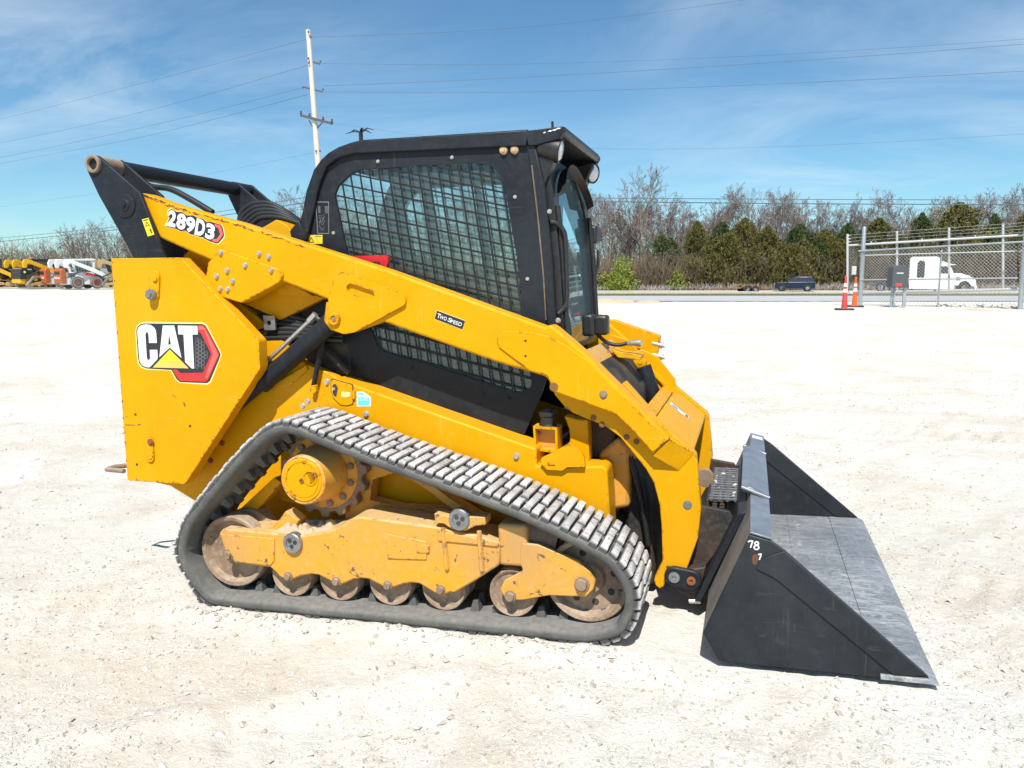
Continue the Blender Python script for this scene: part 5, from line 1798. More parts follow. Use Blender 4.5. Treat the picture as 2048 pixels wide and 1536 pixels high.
# raised middle of the lip with slots
MB().prism([tuple(Vector(T1) + nl * 0.012 - dl * 0.035), tuple(Vector(T2) + nl * 0.012), tuple(Vector(T2) + nl * 0.018), tuple(Vector(T1) + nl * 0.040 - dl * 0.01), tuple(Vector(T1) + nl * 0.030 - dl * 0.045)], -0.46, 0.46).build('lip_cap', 'lip_steel', BK, 35, bevel=0.004)
for y in (-0.46, 0.46):
    MB().tube([(*(Vector(T1) + nl * 0.030 - dl * 0.045)[:1], y, (Vector(T1) + nl * 0.030 - dl * 0.045)[1]), ((Vector(T2) + nl * 0.016)[0], y, (Vector(T2) + nl * 0.016)[1])], 0.010, 8).build('weld_bead', 'worn_steel', BK, 50)
MB().add([(*[(Vector(T1) + nl * 0.0125 + dl * 0.01)[0]], 0.86, (Vector(T1) + nl * 0.0125 + dl * 0.01)[1]), ((Vector(T1) + nl * 0.0125 + dl * 0.07)[0], 0.86, (Vector(T1) + nl * 0.0125 + dl * 0.07)[1]),
          ((Vector(T1) + nl * 0.0125 + dl * 0.07)[0], 0.95, (Vector(T1) + nl * 0.0125 + dl * 0.07)[1]), ((Vector(T1) + nl * 0.0125 + dl * 0.01)[0], 0.95, (Vector(T1) + nl * 0.0125 + dl * 0.01)[1])], [(0, 1, 2, 3)]).build('lip_label', 'decal_white', BK, 0)
# wear strips along the sloping side edges, outside and inside
ZB_ = (1280, 840, 0.36451)
strip = ZQ([(700, 748), (790, 718), (1570, 1400), (1395, 1400), (745, 868), (640, 815), (655, 775)], *ZB_, YB)
strip = [(x_, max(z_, BZ + 0.004)) for x_, z_ in strip]
for sg in (-1, 1):
    MB().prism(strip, sg * 1.0185, sg * 1.0250).build('side_wear_strip', 'bucket_black', BK, 35, bevel=0.002)
    MB().prism(strip, sg * 0.9975, sg * 0.9925).build('side_wear_strip', 'bucket_black', BK, 35, bevel=0.002)
# chalk number, rust spot
def chalk(pts, w, name='chalk_mark'):
    P_ = [Vector(p_) for p_ in ZQ(pts, *ZB_, YB)]
    m = MB()
    for i in range(len(P_) - 1):
        d_ = P_[i + 1] - P_[i]
        if d_.length < 1e-6:
            continue
        n_ = Vector((-d_.y, d_.x)).normalized() * w / 2
        e_ = d_.normalized() * w * 0.3
        h = YB - 0.0008 - i * 0.00005
        m.prism([tuple(P_[i] - e_ + n_), tuple(P_[i] - e_ - n_), tuple(P_[i + 1] + e_ - n_), tuple(P_[i + 1] + e_ + n_)], h, YB - 0.0002)
    return m.build(name, 'chalk_white', BK, 0)


chalk([(594, 668), (604, 663), (618, 664), (613, 680), (607, 698)], 0.005)
e8 = [(640 + 10 * math.cos(t), 677 + 9 * math.sin(t)) for t in np.linspace(0.5, 0.5 + 2 * math.pi, 12)]
chalk(e8, 0.005)
e8 = [(639 + 13 * math.cos(t), 699 + 11 * math.sin(t)) for t in np.linspace(-1.2, -1.2 + 2 * math.pi, 14)]
chalk(e8, 0.005)
chalk([(650, 738), (664, 735), (661, 750), (655, 765)], 0.005, 'chalk_mark')
plain('bucket_rust', (0.15, 0.055, 0.025), 0.9)
rsp = ZQ([(614, 760), (620, 742), (634, 735), (646, 744), (650, 765), (642, 790), (630, 797), (618, 785)], *ZB_, YB)
MB().prism(rsp, YB - 0.0006, YB - 0.0002).build('rust_patch', 'bucket_rust', BK, 0)
# coupler: plates, link, back frame, grating step
cpl = QL([(1400, 1012), (1459, 1024), (1468, 1038), (1442, 1093), (1413, 1131), (1376, 1142), (1374, 1110), (1396, 1070)], -0.50)
CPO = None
for sg in (-1, 1):
    o = MB().prism(cpl, sg * 0.495, sg * 0.465).build('coupler_plate', 'coupler_dirty', LOADER, 35, bevel=0.004)
    if CPO is None:
        CPO = o
    lk0, lk1 = Vector(Q(1349, 1152, -0.59)), Vector(Q(1383, 1159, -0.59))
    d_ = (lk1 - lk0).normalized()
    n_ = Vector((-d_.y, d_.x))
    r_ = 0.044
    pts = [tuple(lk1 + d_ * r_ * math.cos(a) + n_ * r_ * math.sin(a)) for a in np.linspace(-math.pi / 2, math.pi / 2, 11)] + \
          [tuple(lk0 + d_ * r_ * math.cos(a) + n_ * r_ * math.sin(a)) for a in np.linspace(math.pi / 2, 3 * math.pi / 2, 11)]
    lk = MB().prism(pts, sg * 0.605, sg * 0.575).build('coupler_link', 'black_paint', LOADER, 35, bevel=0.006)
    for p_, mt, rr_ in ((lk0, 'worn_steel', 0.024), (lk1, 'rust_spot', 0.019)):
        MB().lathe([(rr_, 0.604), (rr_, 0.612), (rr_ * 0.4, 0.613), (rr_ * 0.35, 0.606), (0.001, 0.606)], (p_.x, 0, p_.y), (0, sg, 0), 20).build('link_pin', mt, lk, 30)
    heel = QL([(1332, 1128), (1376, 1138), (1412, 1132), (1400, 1180), (1388, 1196), (1360, 1182), (1335, 1165)], -0.56)
    MB().prism(heel, sg * 0.572, sg * 0.50).build('coupler_heel', 'coupler_dirty', LOADER, 35, bevel=0.006)
bf0, bf1 = Vector(Q(1494, 1022, -0.60)), Vector(Q(1402, 1206, -0.60))
bd = (bf1 - bf0).normalized()
bn = Vector((-bd.y, bd.x))
if bn.x > 0:
    bn = -bn
MB().prism([tuple(bf0), tuple(bf1), tuple(bf1 + bn * 0.03), tuple(bf0 + bn * 0.03 + bd * 0.03)], -0.60, 0.60).build('coupler_frame', 'bucket_black', LOADER, 35, bevel=0.006)
a = Q(1378, 1202, -0.56)
MB().tube([(a[0], -0.56, a[1]), (a[0] + 0.05, -0.56, a[1] + 0.002)], 0.010, 8).build('lock_pin', 'zinc', LOADER, 40)
# grating step between the arms: long bars across the machine, short bars between them
gx, gz = Q(1418, 998, -0.30)
st_o = MB().bb(gx - 0.012, gx, -0.32, 0.34, gz - 0.10, gz + 0.004).build('step_frame', 'coupler_dirty', LOADER, 35, bevel=0.004)
for k in range(4):
    MB().tube([(gx + 0.010 + 0.036 * k, -0.31, gz), (gx + 0.010 + 0.036 * k, 0.33, gz)], 0.0075, 6).build('grating_bar', 'worn_steel', st_o, 40)
for k in range(14):
    y = -0.30 + 0.048 * k
    MB().tube([(gx, y, gz + 0.002), (gx + 0.125, y, gz + 0.002)], 0.006, 6).build('grating_rung', 'worn_steel', st_o, 40)
MB().bb(gx - 0.02, gx + 0.14, -0.33, 0.35, gz - 0.13, gz - 0.10).build('step_pan', 'black_hidden', st_o, 35)
for k in range(12):
    s = random.uniform(0.008, 0.018)
    MB().lathe([(0.001, 0), (s, s * 0.4), (s * 0.8, s), (0.001, s * 1.3)], (gx + random.uniform(0.0, 0.12), random.uniform(-0.28, 0.25), gz - 0.012), (random.uniform(-1, 1), 0.4, 1), 6).build('lodged_stone', 'limestone', st_o, 0)
xq, zq = Q(1407, 965, -0.1)
MB().lathe([(0.010, -0.02), (0.045, -0.02), (0.045, 0.02), (0.010, 0.02)], (xq, 0.0, zq), (0, 1, 0), 20).build('tilt_eye', 'rusty_steel', LOADER, 35)
x, z = Q(1452, 992, 0.0)
MB().box((x, 0.0, z), (0.012, 0.05, 0.05)).build('red_tag', 'lever_red', LOADER, 35, bevel=0.003)
# hydraulic clutter seen between track and leg
rh = random.Random(4)
for k in range(7):
    y = -0.38 + 0.05 * k
    pts = [(1256 + rh.uniform(-5, 5), 905), (1275 + rh.uniform(-6, 10), 960 + rh.uniform(-10, 10)), (1290 + rh.uniform(-6, 6), 1020), (1300 + rh.uniform(-4, 8), 1090)]
    MB().tube(catmull([(Q(a, b_, y)[0], y, Q(a, b_, y)[1]) for a, b_ in pts], 5, False), 0.014, 8).build('hydraulic_hose', 'hose_rubber', LOADER, 60)
MB().prism(QL([(1255, 900), (1300, 950), (1318, 1060), (1318, 1150), (1262, 1150)], -0.2), -0.34, 0.34).build('front_guard', 'black_hidden', LOADER, 35, bevel=0.02)

# ================================================================== ROAD, VERGE, WOODLAND FLOOR
def surf_mat(name, c0, c1, s, rough=0.9, bstr=0.3, bd_=0.01):
    m, nt, b = new_mat(name)
    geo = nt.nodes.new('ShaderNodeNewGeometry')
    co = geo.outputs['Position']
    n = noise(nt, s, 6, 0.65, co)
    n2 = noise(nt, s * 12, 5, 0.7, co)
    c = mix(nt, ramp(nt, n, 0.3, 0.7), c0, c1)
    c = mix(nt, ramp(nt, n2, 0.4, 0.8, 0, 0.35), c, tuple(v * 0.6 for v in c0))
    nt.links.new(c, b.inputs['Base Color'])
    b.inputs['Roughness'].default_value = rough
    b.inputs['Specular IOR Level'].default_value = 0.2
    bump(nt, b, n2, bstr, bd_)


surf_mat('road_concrete', (0.40, 0.40, 0.41), (0.47, 0.47, 0.48), 0.5)
surf_mat('asphalt_edge', (0.15, 0.15, 0.155), (0.20, 0.20, 0.20), 0.8)
surf_mat('verge_grass', (0.16, 0.17, 0.06), (0.30, 0.27, 0.15), 0.6)
surf_mat('far_pavement', (0.50, 0.46, 0.40), (0.58, 0.54, 0.48), 0.4)
surf_mat('leaf_litter', (0.10, 0.075, 0.05), (0.17, 0.13, 0.08), 0.5)
surf_mat('tan_dirt', (0.52, 0.40, 0.27), (0.60, 0.50, 0.36), 1.2, bstr=0.8, bd_=0.05)
plain('paint_white_line', (0.75, 0.75, 0.72), 0.7)


def world_sd(S, D, z=None):
    x = CAM.x + S * RGT.x + D * FWD.x
    y = CAM.y + S * RGT.y + D * FWD.y
    return x, y


def strip(name, D0, D1, S0, S1, dz, mat, label=None, cat=None, kind='structure', nS=60, nD=12):
    S = np.linspace(S0, S1, nS + 1)
    D = np.linspace(D0, D1, nD + 1)
    SS, DD = np.meshgrid(S, D)
    x, y = world_sd(SS, DD)
    z = H(x, y, True) + dz
    v = np.stack([x, y, z], -1).reshape(-1, 3)
    i = np.arange((nD + 1) * (nS + 1)).reshape(nD + 1, nS + 1)
    f = np.stack([i[:-1, :-1], i[:-1, 1:], i[1:, 1:], i[1:, :-1]], -1).reshape(-1, 4)
    o = bpy.data.objects.new(name, raw_mesh(name, v, f, mat, True))
    col.objects.link(o)
    tag(o, label, cat, kind=kind)
    return o


strip('road', 40, 70.5, -4, 160, 0.035, 'road_concrete', 'pale grey highway crossing behind the yard', 'road')
strip('road_shoulder', 70.4, 72.6, -6, 160, 0.039, 'asphalt_edge', 'dark asphalt shoulder along the far side of the highway', 'road')
strip('grass_verge', 72.6, 77.5, -8, 160, 0.10, 'verge_grass', 'strip of dull grass beyond the highway', 'grass')
strip('service_road', 77.5, 96, -20, 160, 0.06, 'far_pavement', 'sandy coloured service road in front of the trees', 'road')
strip('woodland_floor', 96, 210, -150, 190, 0.05, 'leaf_litter', 'brown leaf litter under the trees', 'ground', nS=90, nD=30)
strip('yard_edge_bank', 74, 140, -130, -28, 0.05, 'leaf_litter', 'brown bank behind the parked machines', 'ground')
# raised far kerb
kb = MB()
kx0, ky0 = world_sd(-8, 77.4)
kx1, ky1 = world_sd(160, 77.4)
kz = float(H(*world_sd(30, 77.4)))
for (s0, s1) in ((-8, 35), (35, 80), (80, 160)):
    a, b_ = world_sd(s0, 77.4), world_sd(s1, 77.4)
    za, zb2_ = float(H(*a)), float(H(*b_))
    d = FWD * 0.3
    kb.add([(a[0], a[1], za), (b_[0], b_[1], zb2_), (b_[0], b_[1], zb2_ + 0.24), (a[0], a[1], za + 0.24),
            (a[0] + d.x, a[1] + d.y, za + 0.24), (b_[0] + d.x, b_[1] + d.y, zb2_ + 0.24)], [(0, 1, 2, 3), (3, 2, 5, 4)])
tag(kb.build('kerb', 'far_pavement', None, 0), 'low pale kerb between the grass verge and the service road', 'kerb', kind='structure')

# dirt mounds at the yard edge
def mound(px0, px1, D, h, name, label, seed, depth=2.2):
    n = 40
    vs, fs = [], []
    s0, s1 = (px0 - 1024) / 1600 * D, (px1 - 1024) / 1600 * D
    for i in range(n + 1):
        for j in range(17):
            u, v_ = i / n, j / 16
            S, Dd = s0 + (s1 - s0) * u, D + depth * (v_ - 0.5)
            x, y = world_sd(S, Dd)
            e = math.sin(math.pi * u) ** 0.7 * math.sin(math.pi * v_) ** 0.8
            z = float(H(x, y)) - 0.02 + h * e * (0.75 + 0.9 * float(vnoise(x * 1.3, y * 1.3, seed)) + 0.4 * float(vnoise(x * 5, y * 5, seed)))
            vs.append((x, y, z))
    for i in range(n):
        for j in range(16):
            a = i * 17 + j
            fs.append((a, a + 17, a + 18, a + 1))
    tag(MB().add(vs, fs).build(name, 'tan_dirt', None, 40), label, 'dirt mound')


mound(1170, 1275, 36.5, 0.22, 'dirt_mound', 'long low tan dirt mound at the yard edge by the cab', 3)
mound(1262, 1325, 36.0, 0.20, 'dirt_mound', 'short rounded tan dirt mound, right-hand one of two', 5)
mound(1925, 1985, 27.2, 0.08, 'dirt_patch', 'rusty tan patch of dirt under the fence', 8, 1.2)

# ================================================================== TREES
def bark_mat(name, c0, c1):
    m, nt, b = new_mat(name)
    geo = nt.nodes.new('ShaderNodeNewGeometry')
    c = mix(nt, geo.outputs['Random Per Island'], c0, c1)
    nt.links.new(c, b.inputs['Base Color'])
    b.inputs['Roughness'].default_value = 0.95
    b.inputs['Specular IOR Level'].default_value = 0.1


def leaf_mat(name, c0, c1):
    m, nt, b = new_mat(name)
    geo = nt.nodes.new('ShaderNodeNewGeometry')
    c = mix(nt, geo.outputs['Random Per Island'], c0, c1)
    nt.links.new(c, b.inputs['Base Color'])
    b.inputs['Roughness'].default_value = 0.8
    b.inputs['Specular IOR Level'].default_value = 0.15
    b.inputs['Transmission Weight'].default_value = 0.0
    b.inputs['Subsurface Weight'].default_value = 0.0


bark_mat('bark', (0.14, 0.115, 0.10), (0.26, 0.22, 0.19))
bark_mat('twigs', (0.13, 0.095, 0.078), (0.27, 0.22, 0.19))
bark_mat('brush', (0.11, 0.08, 0.055), (0.26, 0.20, 0.145))
bark_mat('pale_bark', (0.36, 0.31, 0.27), (0.48, 0.43, 0.38))
leaf_mat('cedar_olive', (0.050, 0.055, 0.014), (0.19, 0.165, 0.05))
leaf_mat('cedar_green', (0.028, 0.055, 0.020), (0.10, 0.125, 0.045))
leaf_mat('spring_green', (0.13, 0.18, 0.025), (0.30, 0.34, 0.07))
leaf_mat('pale_bud', (0.22, 0.24, 0.09), (0.38, 0.38, 0.18))


def segs_mesh(P0, P1, R0, R1):
    """3-sided tapered prisms for many segments at once"""
    P0, P1 = np.asarray(P0, float), np.asarray(P1, float)
    R0, R1 = np.asarray(R0, float), np.asarray(R1, float)
    d = P1 - P0
    L = np.linalg.norm(d, axis=1, keepdims=True)
    d = d / np.maximum(L, 1e-6)
    ref = np.where(np.abs(d[:, 2:3]) < 0.9, np.array([[0, 0, 1.]]), np.array([[1., 0, 0]]))
    u = np.cross(d, ref)
    u /= np.maximum(np.linalg.norm(u, axis=1, keepdims=True), 1e-6)
    v = np.cross(d, u)
    vs = []
    for (P, R) in ((P0, R0), (P1, R1)):
        for k in range(3):
            a = 2 * math.pi * k / 3
            vs.append(P + (u * math.cos(a) + v * math.sin(a)) * R[:, None])
    V_ = np.stack(vs, 1)
    n = len(P0)
    t = np.array([[0, 1, 4], [0, 4, 3], [1, 2, 5], [1, 5, 4], [2, 0, 3], [2, 3, 5]])
    F_ = (t[None] + (np.arange(n) * 6)[:, None, None]).reshape(-1, 3)
    return V_.reshape(-1, 3), F_


def bare_tree(seed, h, counts, spread=0.9, twig_r=0.014, first=0.22, lean=0.0):
    """returns (thick segments, thin segments); counts = branches per level"""
    r = random.Random(seed)
    thick, thin = [], []

    def grow(p, d, L, rad, lev, n):
        q = Vector(p)
        dd_ = Vector(d)
        pts = [q.copy()]
        for k in range(n):
            w = 0.10 if lev == 0 else 0.22
            dd_ = (dd_ + Vector((r.uniform(-w, w), r.uniform(-w, w), r.uniform(-w * .4, w * 1.0) + (0.05 if lev else 0)))).normalized()
            q = q + dd_ * (L / n)
            pts.append(q.copy())
        r_end = rad * (0.35 if lev < 3 else 0.6)
        for k in range(n):
            a = rad + (r_end - rad) * k / n
            b = rad + (r_end - rad) * (k + 1) / n
            (thick if lev <= 1 else thin).append((pts[k], pts[k + 1], max(a, twig_r), max(b, twig_r)))
        if lev >= len(counts):
            return
        for j in range(counts[lev]):
            t = (first + (1 - first) * (j + r.random()) / counts[lev]) if lev == 0 else (0.25 + 0.75 * (j + r.random()) / counts[lev])
            t = min(t, 0.999)
            i = int(t * n)
            f = t * n - i
            b = pts[i].lerp(pts[i + 1], f)
            ax = (pts[i + 1] - pts[i]).normalized()
            o = ax.orthogonal().normalized()
            o.rotate(Matrix.Rotation(r.uniform(0, 2 * math.pi), 3, ax))
            s = r.uniform(0.7, 1.5) * spread
            nd_ = (ax + o * s + Vector((0, 0, 0.12))).normalized()
            ll = L * (0.62 - 0.26 * t if lev == 0 else 0.60 - 0.2 * t) * r.uniform(0.75, 1.2)
            grow(b, nd_, ll, rad * (0.55 - 0.2 * t), lev + 1, 4 if lev == 0 else (3 if lev == 1 else 2))
    grow((0, 0, -0.1), (lean, 0.0, 1), h * 0.82, h * 0.0115, 0, 7)
    return thick, thin


def segarr(s):
    return (np.array([a[0] for a in s]), np.array([a[1] for a in s]), np.array([a[2] for a in s]), np.array([a[3] for a in s]))


TREE_ME = []
for k, (sd_, cnt, spr, fst) in enumerate(((1, (11, 6, 5, 4), 0.80, 0.18), (2, (13, 6, 5, 4), 0.65, 0.25), (3, (9, 7, 5, 4), 1.05, 0.30), (4, (12, 5, 5, 5), 0.75, 0.15), (5, (7, 5, 4, 3), 1.0, 0.35))):
    a, b_ = bare_tree(sd_, 12.0, cnt, spr, 0.016 if k < 4 else 0.02, fst)
    Vt, Ft = segs_mesh(*segarr(a))
    Vc, Fc = segs_mesh(*segarr(b_))
    TREE_ME.append((raw_mesh('trunk', Vt, Ft, 'bark'), raw_mesh('crown', Vc, Fc, 'twigs')))


def cedar_mesh(seed, h, w, mat, N=5600):
    r = np.random.default_rng(seed)
    t = r.uniform(0, 1, N) ** 0.8
    z = 0.02 * h + t * h * 0.98
    prof = np.interp(t, [0, 0.12, 0.35, 0.7, 0.88, 1.0], [0.80, 1.0, 0.98, 0.72, 0.42, 0.05]) * w
    a = r.uniform(0, 2 * math.pi, N)
    lob = 1 + 0.36 * np.sin(a * 3 + t * 9 + seed) + 0.32 * np.sin(a * 5 - t * 17 + 2 * seed)
    rad = prof * lob * np.sqrt(r.uniform(0.25, 1.0, N))
    c = np.stack([np.cos(a) * rad, np.sin(a) * rad, z], -1)
    s = r.uniform(0.10, 0.27, N)
    vs = []
    d1 = r.normal(0, 1, (N, 3))
    d1[:, 2] = np.abs(d1[:, 2]) * 0.9
    d1 += np.stack([np.cos(a), np.sin(a), np.full(N, 0.5)], -1) * 0.8
    d1 /= np.linalg.norm(d1, axis=1, keepdims=True)
    d2 = np.cross(d1, r.normal(0, 1, (N, 3)))
    d2 /= np.linalg.norm(d2, axis=1, keepdims=True)
    d3 = np.cross(d1, d2)
    A = c - d1 * s[:, None] * 0.5
    quads = [A + d2 * s[:, None] * 0.35, A - d2 * s[:, None] * 0.35, c + d1 * s[:, None], A + d3 * s[:, None] * 0.4]
    V_ = np.stack(quads, 1).reshape(-1, 3)
    F_ = (np.array([[0, 1, 2], [1, 3, 2], [3, 0, 2]])[None] + (np.arange(N) * 4)[:, None, None]).reshape(-1, 3)
    return raw_mesh('crown', V_, F_, mat)


CED_ME = [cedar_mesh(31, 9, 2.4, 'cedar_olive'), cedar_mesh(32, 9, 2.8, 'cedar_olive'), cedar_mesh(33, 9, 2.0, 'cedar_green'), cedar_mesh(34, 9, 2.6, 'cedar_green')]
tm = MB().tube([(0, 0, -0.2), (0.05, 0, 3), (0, 0.05, 6.5)], [0.16, 0.11, 0.03], 6)
CED_TR = tm.mesh('trunk', 'bark', 40)


def bush_mesh(seed, w, h, mat, N=2600):
    r = np.random.default_rng(seed)
    p = r.normal(0, 1, (N, 3))
    p /= np.linalg.norm(p, axis=1, keepdims=True)
    p[:, 2] = np.abs(p[:, 2])
    lob = 1 + 0.30 * np.sin(p[:, 0] * 5 + seed) + 0.28 * np.sin(p[:, 1] * 7 + p[:, 2] * 6) + 0.15 * np.sin(p[:, 0] * 13 - p[:, 2] * 11)
    c = p * (r.uniform(0.15, 1, (N, 1)) ** 0.5) * lob[:, None] * np.array([w, w * 0.7, h])
    s = r.uniform(0.035, 0.11, N)[:, None]
    d1 = r.normal(0, 1, (N, 3)) + p
    d1 /= np.linalg.norm(d1, axis=1, keepdims=True)
    d2 = np.cross(d1, r.normal(0, 1, (N, 3)))
    d2 /= np.linalg.norm(d2, axis=1, keepdims=True)
    V_ = np.stack([c - d1 * s - d2 * s * .5, c - d1 * s * .2 + d2 * s * .8, c + d1 * s * 1.2, c - d2 * s], 1).reshape(-1, 3)
    F_ = (np.array([[0, 1, 2], [0, 2, 3]])[None] + (np.arange(N) * 4)[:, None, None]).reshape(-1, 3)
    return raw_mesh('foliage', V_, F_, mat)


def place(name, parts, px, top, D, h0, label, cat, group, rz=None, sx=1.0, base=None):
    """put a tree so that it stands at pixel column px, D metres out, its top at pixel row top"""
    S = (px - 1024) / 1600 * D
    x, y = world_sd(S, D)
    z = float(H(x, y)) + 0.04
    ztop = CAM.z - (top - 560) * D / 1600 * 1.0
    k = max(0.2, (ztop - z) / h0)
    e = empty(name)
    e.matrix_world = Matrix.Translation((x, y, z)) @ Matrix.Rotation(rz if rz is not None else random.uniform(0, 6.28), 4, 'Z') @ Matrix.Diagonal((k * sx, k * sx, k, 1))
    for nm, me_ in parts:
        link_copy(me_, nm, e, Matrix.Identity(4))
    tag(e, label, cat, group)
    return e


BT = lambda i: [('trunk', TREE_ME[i][0]), ('crown', TREE_ME[i][1])]
bare = [
    (1290, 369, 106, 0, 'tallest bare grey tree on the skyline, right of the cab'),
    (1212, 419, 104, 2, 'bare forked tree just right of the cab mirror'),
    (1253, 437, 110, 1, 'bare tree behind the bright green bush, between the forked and the tallest tree'),
    (1345, 427, 109, 3, 'bare brown tree directly right of the tallest tree'),
    (1418, 432, 112, 1, 'bare tree behind the leftmost pointed cedar'),
    (1500, 400, 108, 2, 'wide crowned bare tree standing above the middle of the cedars'),
    (1548, 409, 111, 0, 'bare tree with a spreading crown, right beside the wide crowned one'),
    (1640, 429, 112, 3, 'bare tree on the skyline above the dark SUV'),
    (1700, 442, 110, 1, 'bare tree above the left end of the fence'),
    (1772, 425, 110, 0, 'bare purplish tree above the gate operator box'),
    (1850, 442, 113, 3, 'thin bare tree behind the white truck cab'),
    (1958, 405, 108, 2, 'bare tree above the right end of the truck hood'),
    (2022, 402, 109, 0, 'bare tree at the right edge of the picture'),
    (1330, 500, 99, 4, 'small pale bare tree at the roadside right of the green bush'),
    (1512, 500, 99, 4, 'small many stemmed bare tree in front of the cedars'),
    (1372, 505, 100, 4, 'small bare sapling standing in front of the left cedars'),
]
for i, (px, top, D, k, lab) in enumerate(bare):
    place('bare_tree', BT(k), px, top, D, 12.0 * 0.98, lab, 'tree', 'bare trees beyond the highway', rz=i * 1.7, sx=1.0 if k != 4 else 1.25)
cedars = [
    (1338, 478, 103, 2, 1.1, 'small dark green cedar left of the other cedars'),
    (1388, 446, 104, 0, 0.9, 'pointed olive cedar, leftmost of the tall row'),
    (1438, 448, 106, 3, 1.0, 'green cedar, second tall one from the left'),
    (1482, 440, 104, 1, 1.0, 'tall olive cedar left of the trailer'),
    (1528, 456, 102, 0, 1.2, 'broad brownish cedar above the trailer'),
    (1590, 452, 103, 3, 1.2, 'broad green cedar standing behind the dark SUV'),
    (1640, 462, 104, 1, 1.2, 'olive cedar right of the dark SUV'),
    (1686, 450, 106, 2, 1.1, 'dark green cedar behind the left fence post'),
    (1745, 440, 107, 1, 1.1, 'olive cedar behind the gate operator box'),
    (1830, 430, 108, 2, 0.9, 'dark narrow cedar rising over the truck sleeper cab'),
    (1902, 410, 104, 1, 1.15, 'tall olive cedar rising behind the truck hood'),
    (1972, 432, 105, 2, 0.8, 'dark slim cedar behind the fence, right of the tall olive one'),
    (2040, 425, 103, 0, 1.0, 'olive cedar at the right picture edge behind the end post'),
]
for i, (px, top, D, k, sx, lab) in enumerate(cedars):
    place('cedar_tree', [('trunk', CED_TR), ('crown', CED_ME[k])], px, top, D, 9.0, lab, 'tree', 'cedars beyond the highway', rz=i * 2.3, sx=sx)
BU = bush_mesh(51, 2.6, 3.0, 'spring_green', 9000)
BU2 = bush_mesh(52, 1.3, 1.8, 'spring_green', 4200)
for (px, D, me_, lab) in ((1236, 97.5, BU, 'big bright yellow-green bush by the road, right of the cab'), (1352, 98.0, BU2, 'small green bush at the roadside, right of the big bright one')):
    x, y = world_sd((px - 1024) / 1600 * D, D)
    e = empty('green_bush', (x, y, float(H(x, y)) + 0.03))
    link_copy(me_, 'foliage', e, Matrix.Identity(4))
    tag(e, lab, 'bush')

# low cedar growth closing the gaps under the row
def thicket(name, specs, mat, label):
    vs_, fs_, o_ = [], [], 0
    for k, (px, top, D, w) in enumerate(specs):
        x, y = world_sd((px - 1024) / 1600 * D, D)
        z = float(H(x, y))
        h = CAM.z - (top - 560) * D / 1600 - z
        m_ = cedar_mesh(200 + k, h, w, mat, 2300)
        co_ = np.empty(len(m_.vertices) * 3, np.float32)
        m_.vertices.foreach_get('co', co_)
        li = np.empty(len(m_.loops), np.int32)
        m_.loops.foreach_get('vertex_index', li)
        vs_.append(co_.reshape(-1, 3) + np.array([x, y, z], np.float32))
        fs_.append(li.reshape(-1, 3) + o_)
        o_ += len(m_.vertices)
        bpy.data.meshes.remove(m_)
    ob_ = bpy.data.objects.new(name, raw_mesh(name, np.vstack(vs_), np.vstack(fs_), mat))
    col.objects.link(ob_)
    tag(ob_, label, 'undergrowth', kind='stuff')


rt_ = random.Random(8)
thicket('cedar_thicket', [(px + rt_.uniform(-10, 10), 484 + rt_.uniform(-24, 34), rt_.uniform(99, 104), rt_.uniform(1.7, 2.8)) for px in range(1385, 1730, 14)], 'cedar_olive', 'olive cedar growth merging into a wall behind the SUV and trailer')
thicket('cedar_thicket', [(px + rt_.uniform(-12, 12), 492 + rt_.uniform(-30, 40), rt_.uniform(98.5, 107), rt_.uniform(1.5, 2.6)) for px in range(1330, 2150, 38)], 'cedar_green', 'dark green cedar growth scattered through the undergrowth')

# pale budding tree behind the cedars on the right
PB = bush_mesh(53, 2.4, 4.0, 'pale_bud', 1500)
x, y = world_sd((1868 - 1024) / 1600 * 112, 112)
e = empty('budding_tree', (x, y, float(H(x, y))))
link_copy(TREE_ME[3][0], 'trunk', e, Matrix.Diagonal((0.8, 0.8, 0.8, 1)))
link_copy(TREE_ME[3][1], 'branches', e, Matrix.Diagonal((0.8, 0.8, 0.8, 1)))
link_copy(PB, 'crown', e, Matrix.Translation((0, 0, 6.2)))
tag(e, 'pale green budding tree left of the tall olive cedar behind the truck', 'tree')

# the wood behind, one mass
def wood(name, specs, seed, label, mat='twigs', cnt=(9, 5, 4, 2)):
    r = random.Random(seed)
    prot = []
    for k in range(3):
        a, b_ = bare_tree(100 + seed + k, 12.0, cnt, 0.95, 0.018, 0.2)
        prot.append(segarr(a + b_))
    P0, P1, R0, R1 = [], [], [], []
    for (px, top, D) in specs:
        p = prot[r.randrange(3)]
        S = (px - 1024) / 1600 * D
        x, y = world_sd(S, D)
        z = float(H(x, y))
        k = (CAM.z - (top - 560) * D / 1600 - z) / 11.5
        th = r.uniform(0, 6.28)
        Rm = np.array([[math.cos(th), -math.sin(th), 0], [math.sin(th), math.cos(th), 0], [0, 0, 1]])
        for (A, L) in ((p[0], P0), (p[1], P1)):
            L.append(A @ Rm.T * k + np.array([x, y, z]))
        R0.append(p[2] * k)
        R1.append(p[3] * k)
    V_, F_ = segs_mesh(np.vstack(P0), np.vstack(P1), np.concatenate(R0), np.concatenate(R1))
    o = bpy.data.objects.new(name, raw_mesh(name, V_, F_, mat))
    col.objects.link(o)
    tag(o, label, 'woodland', kind='stuff')


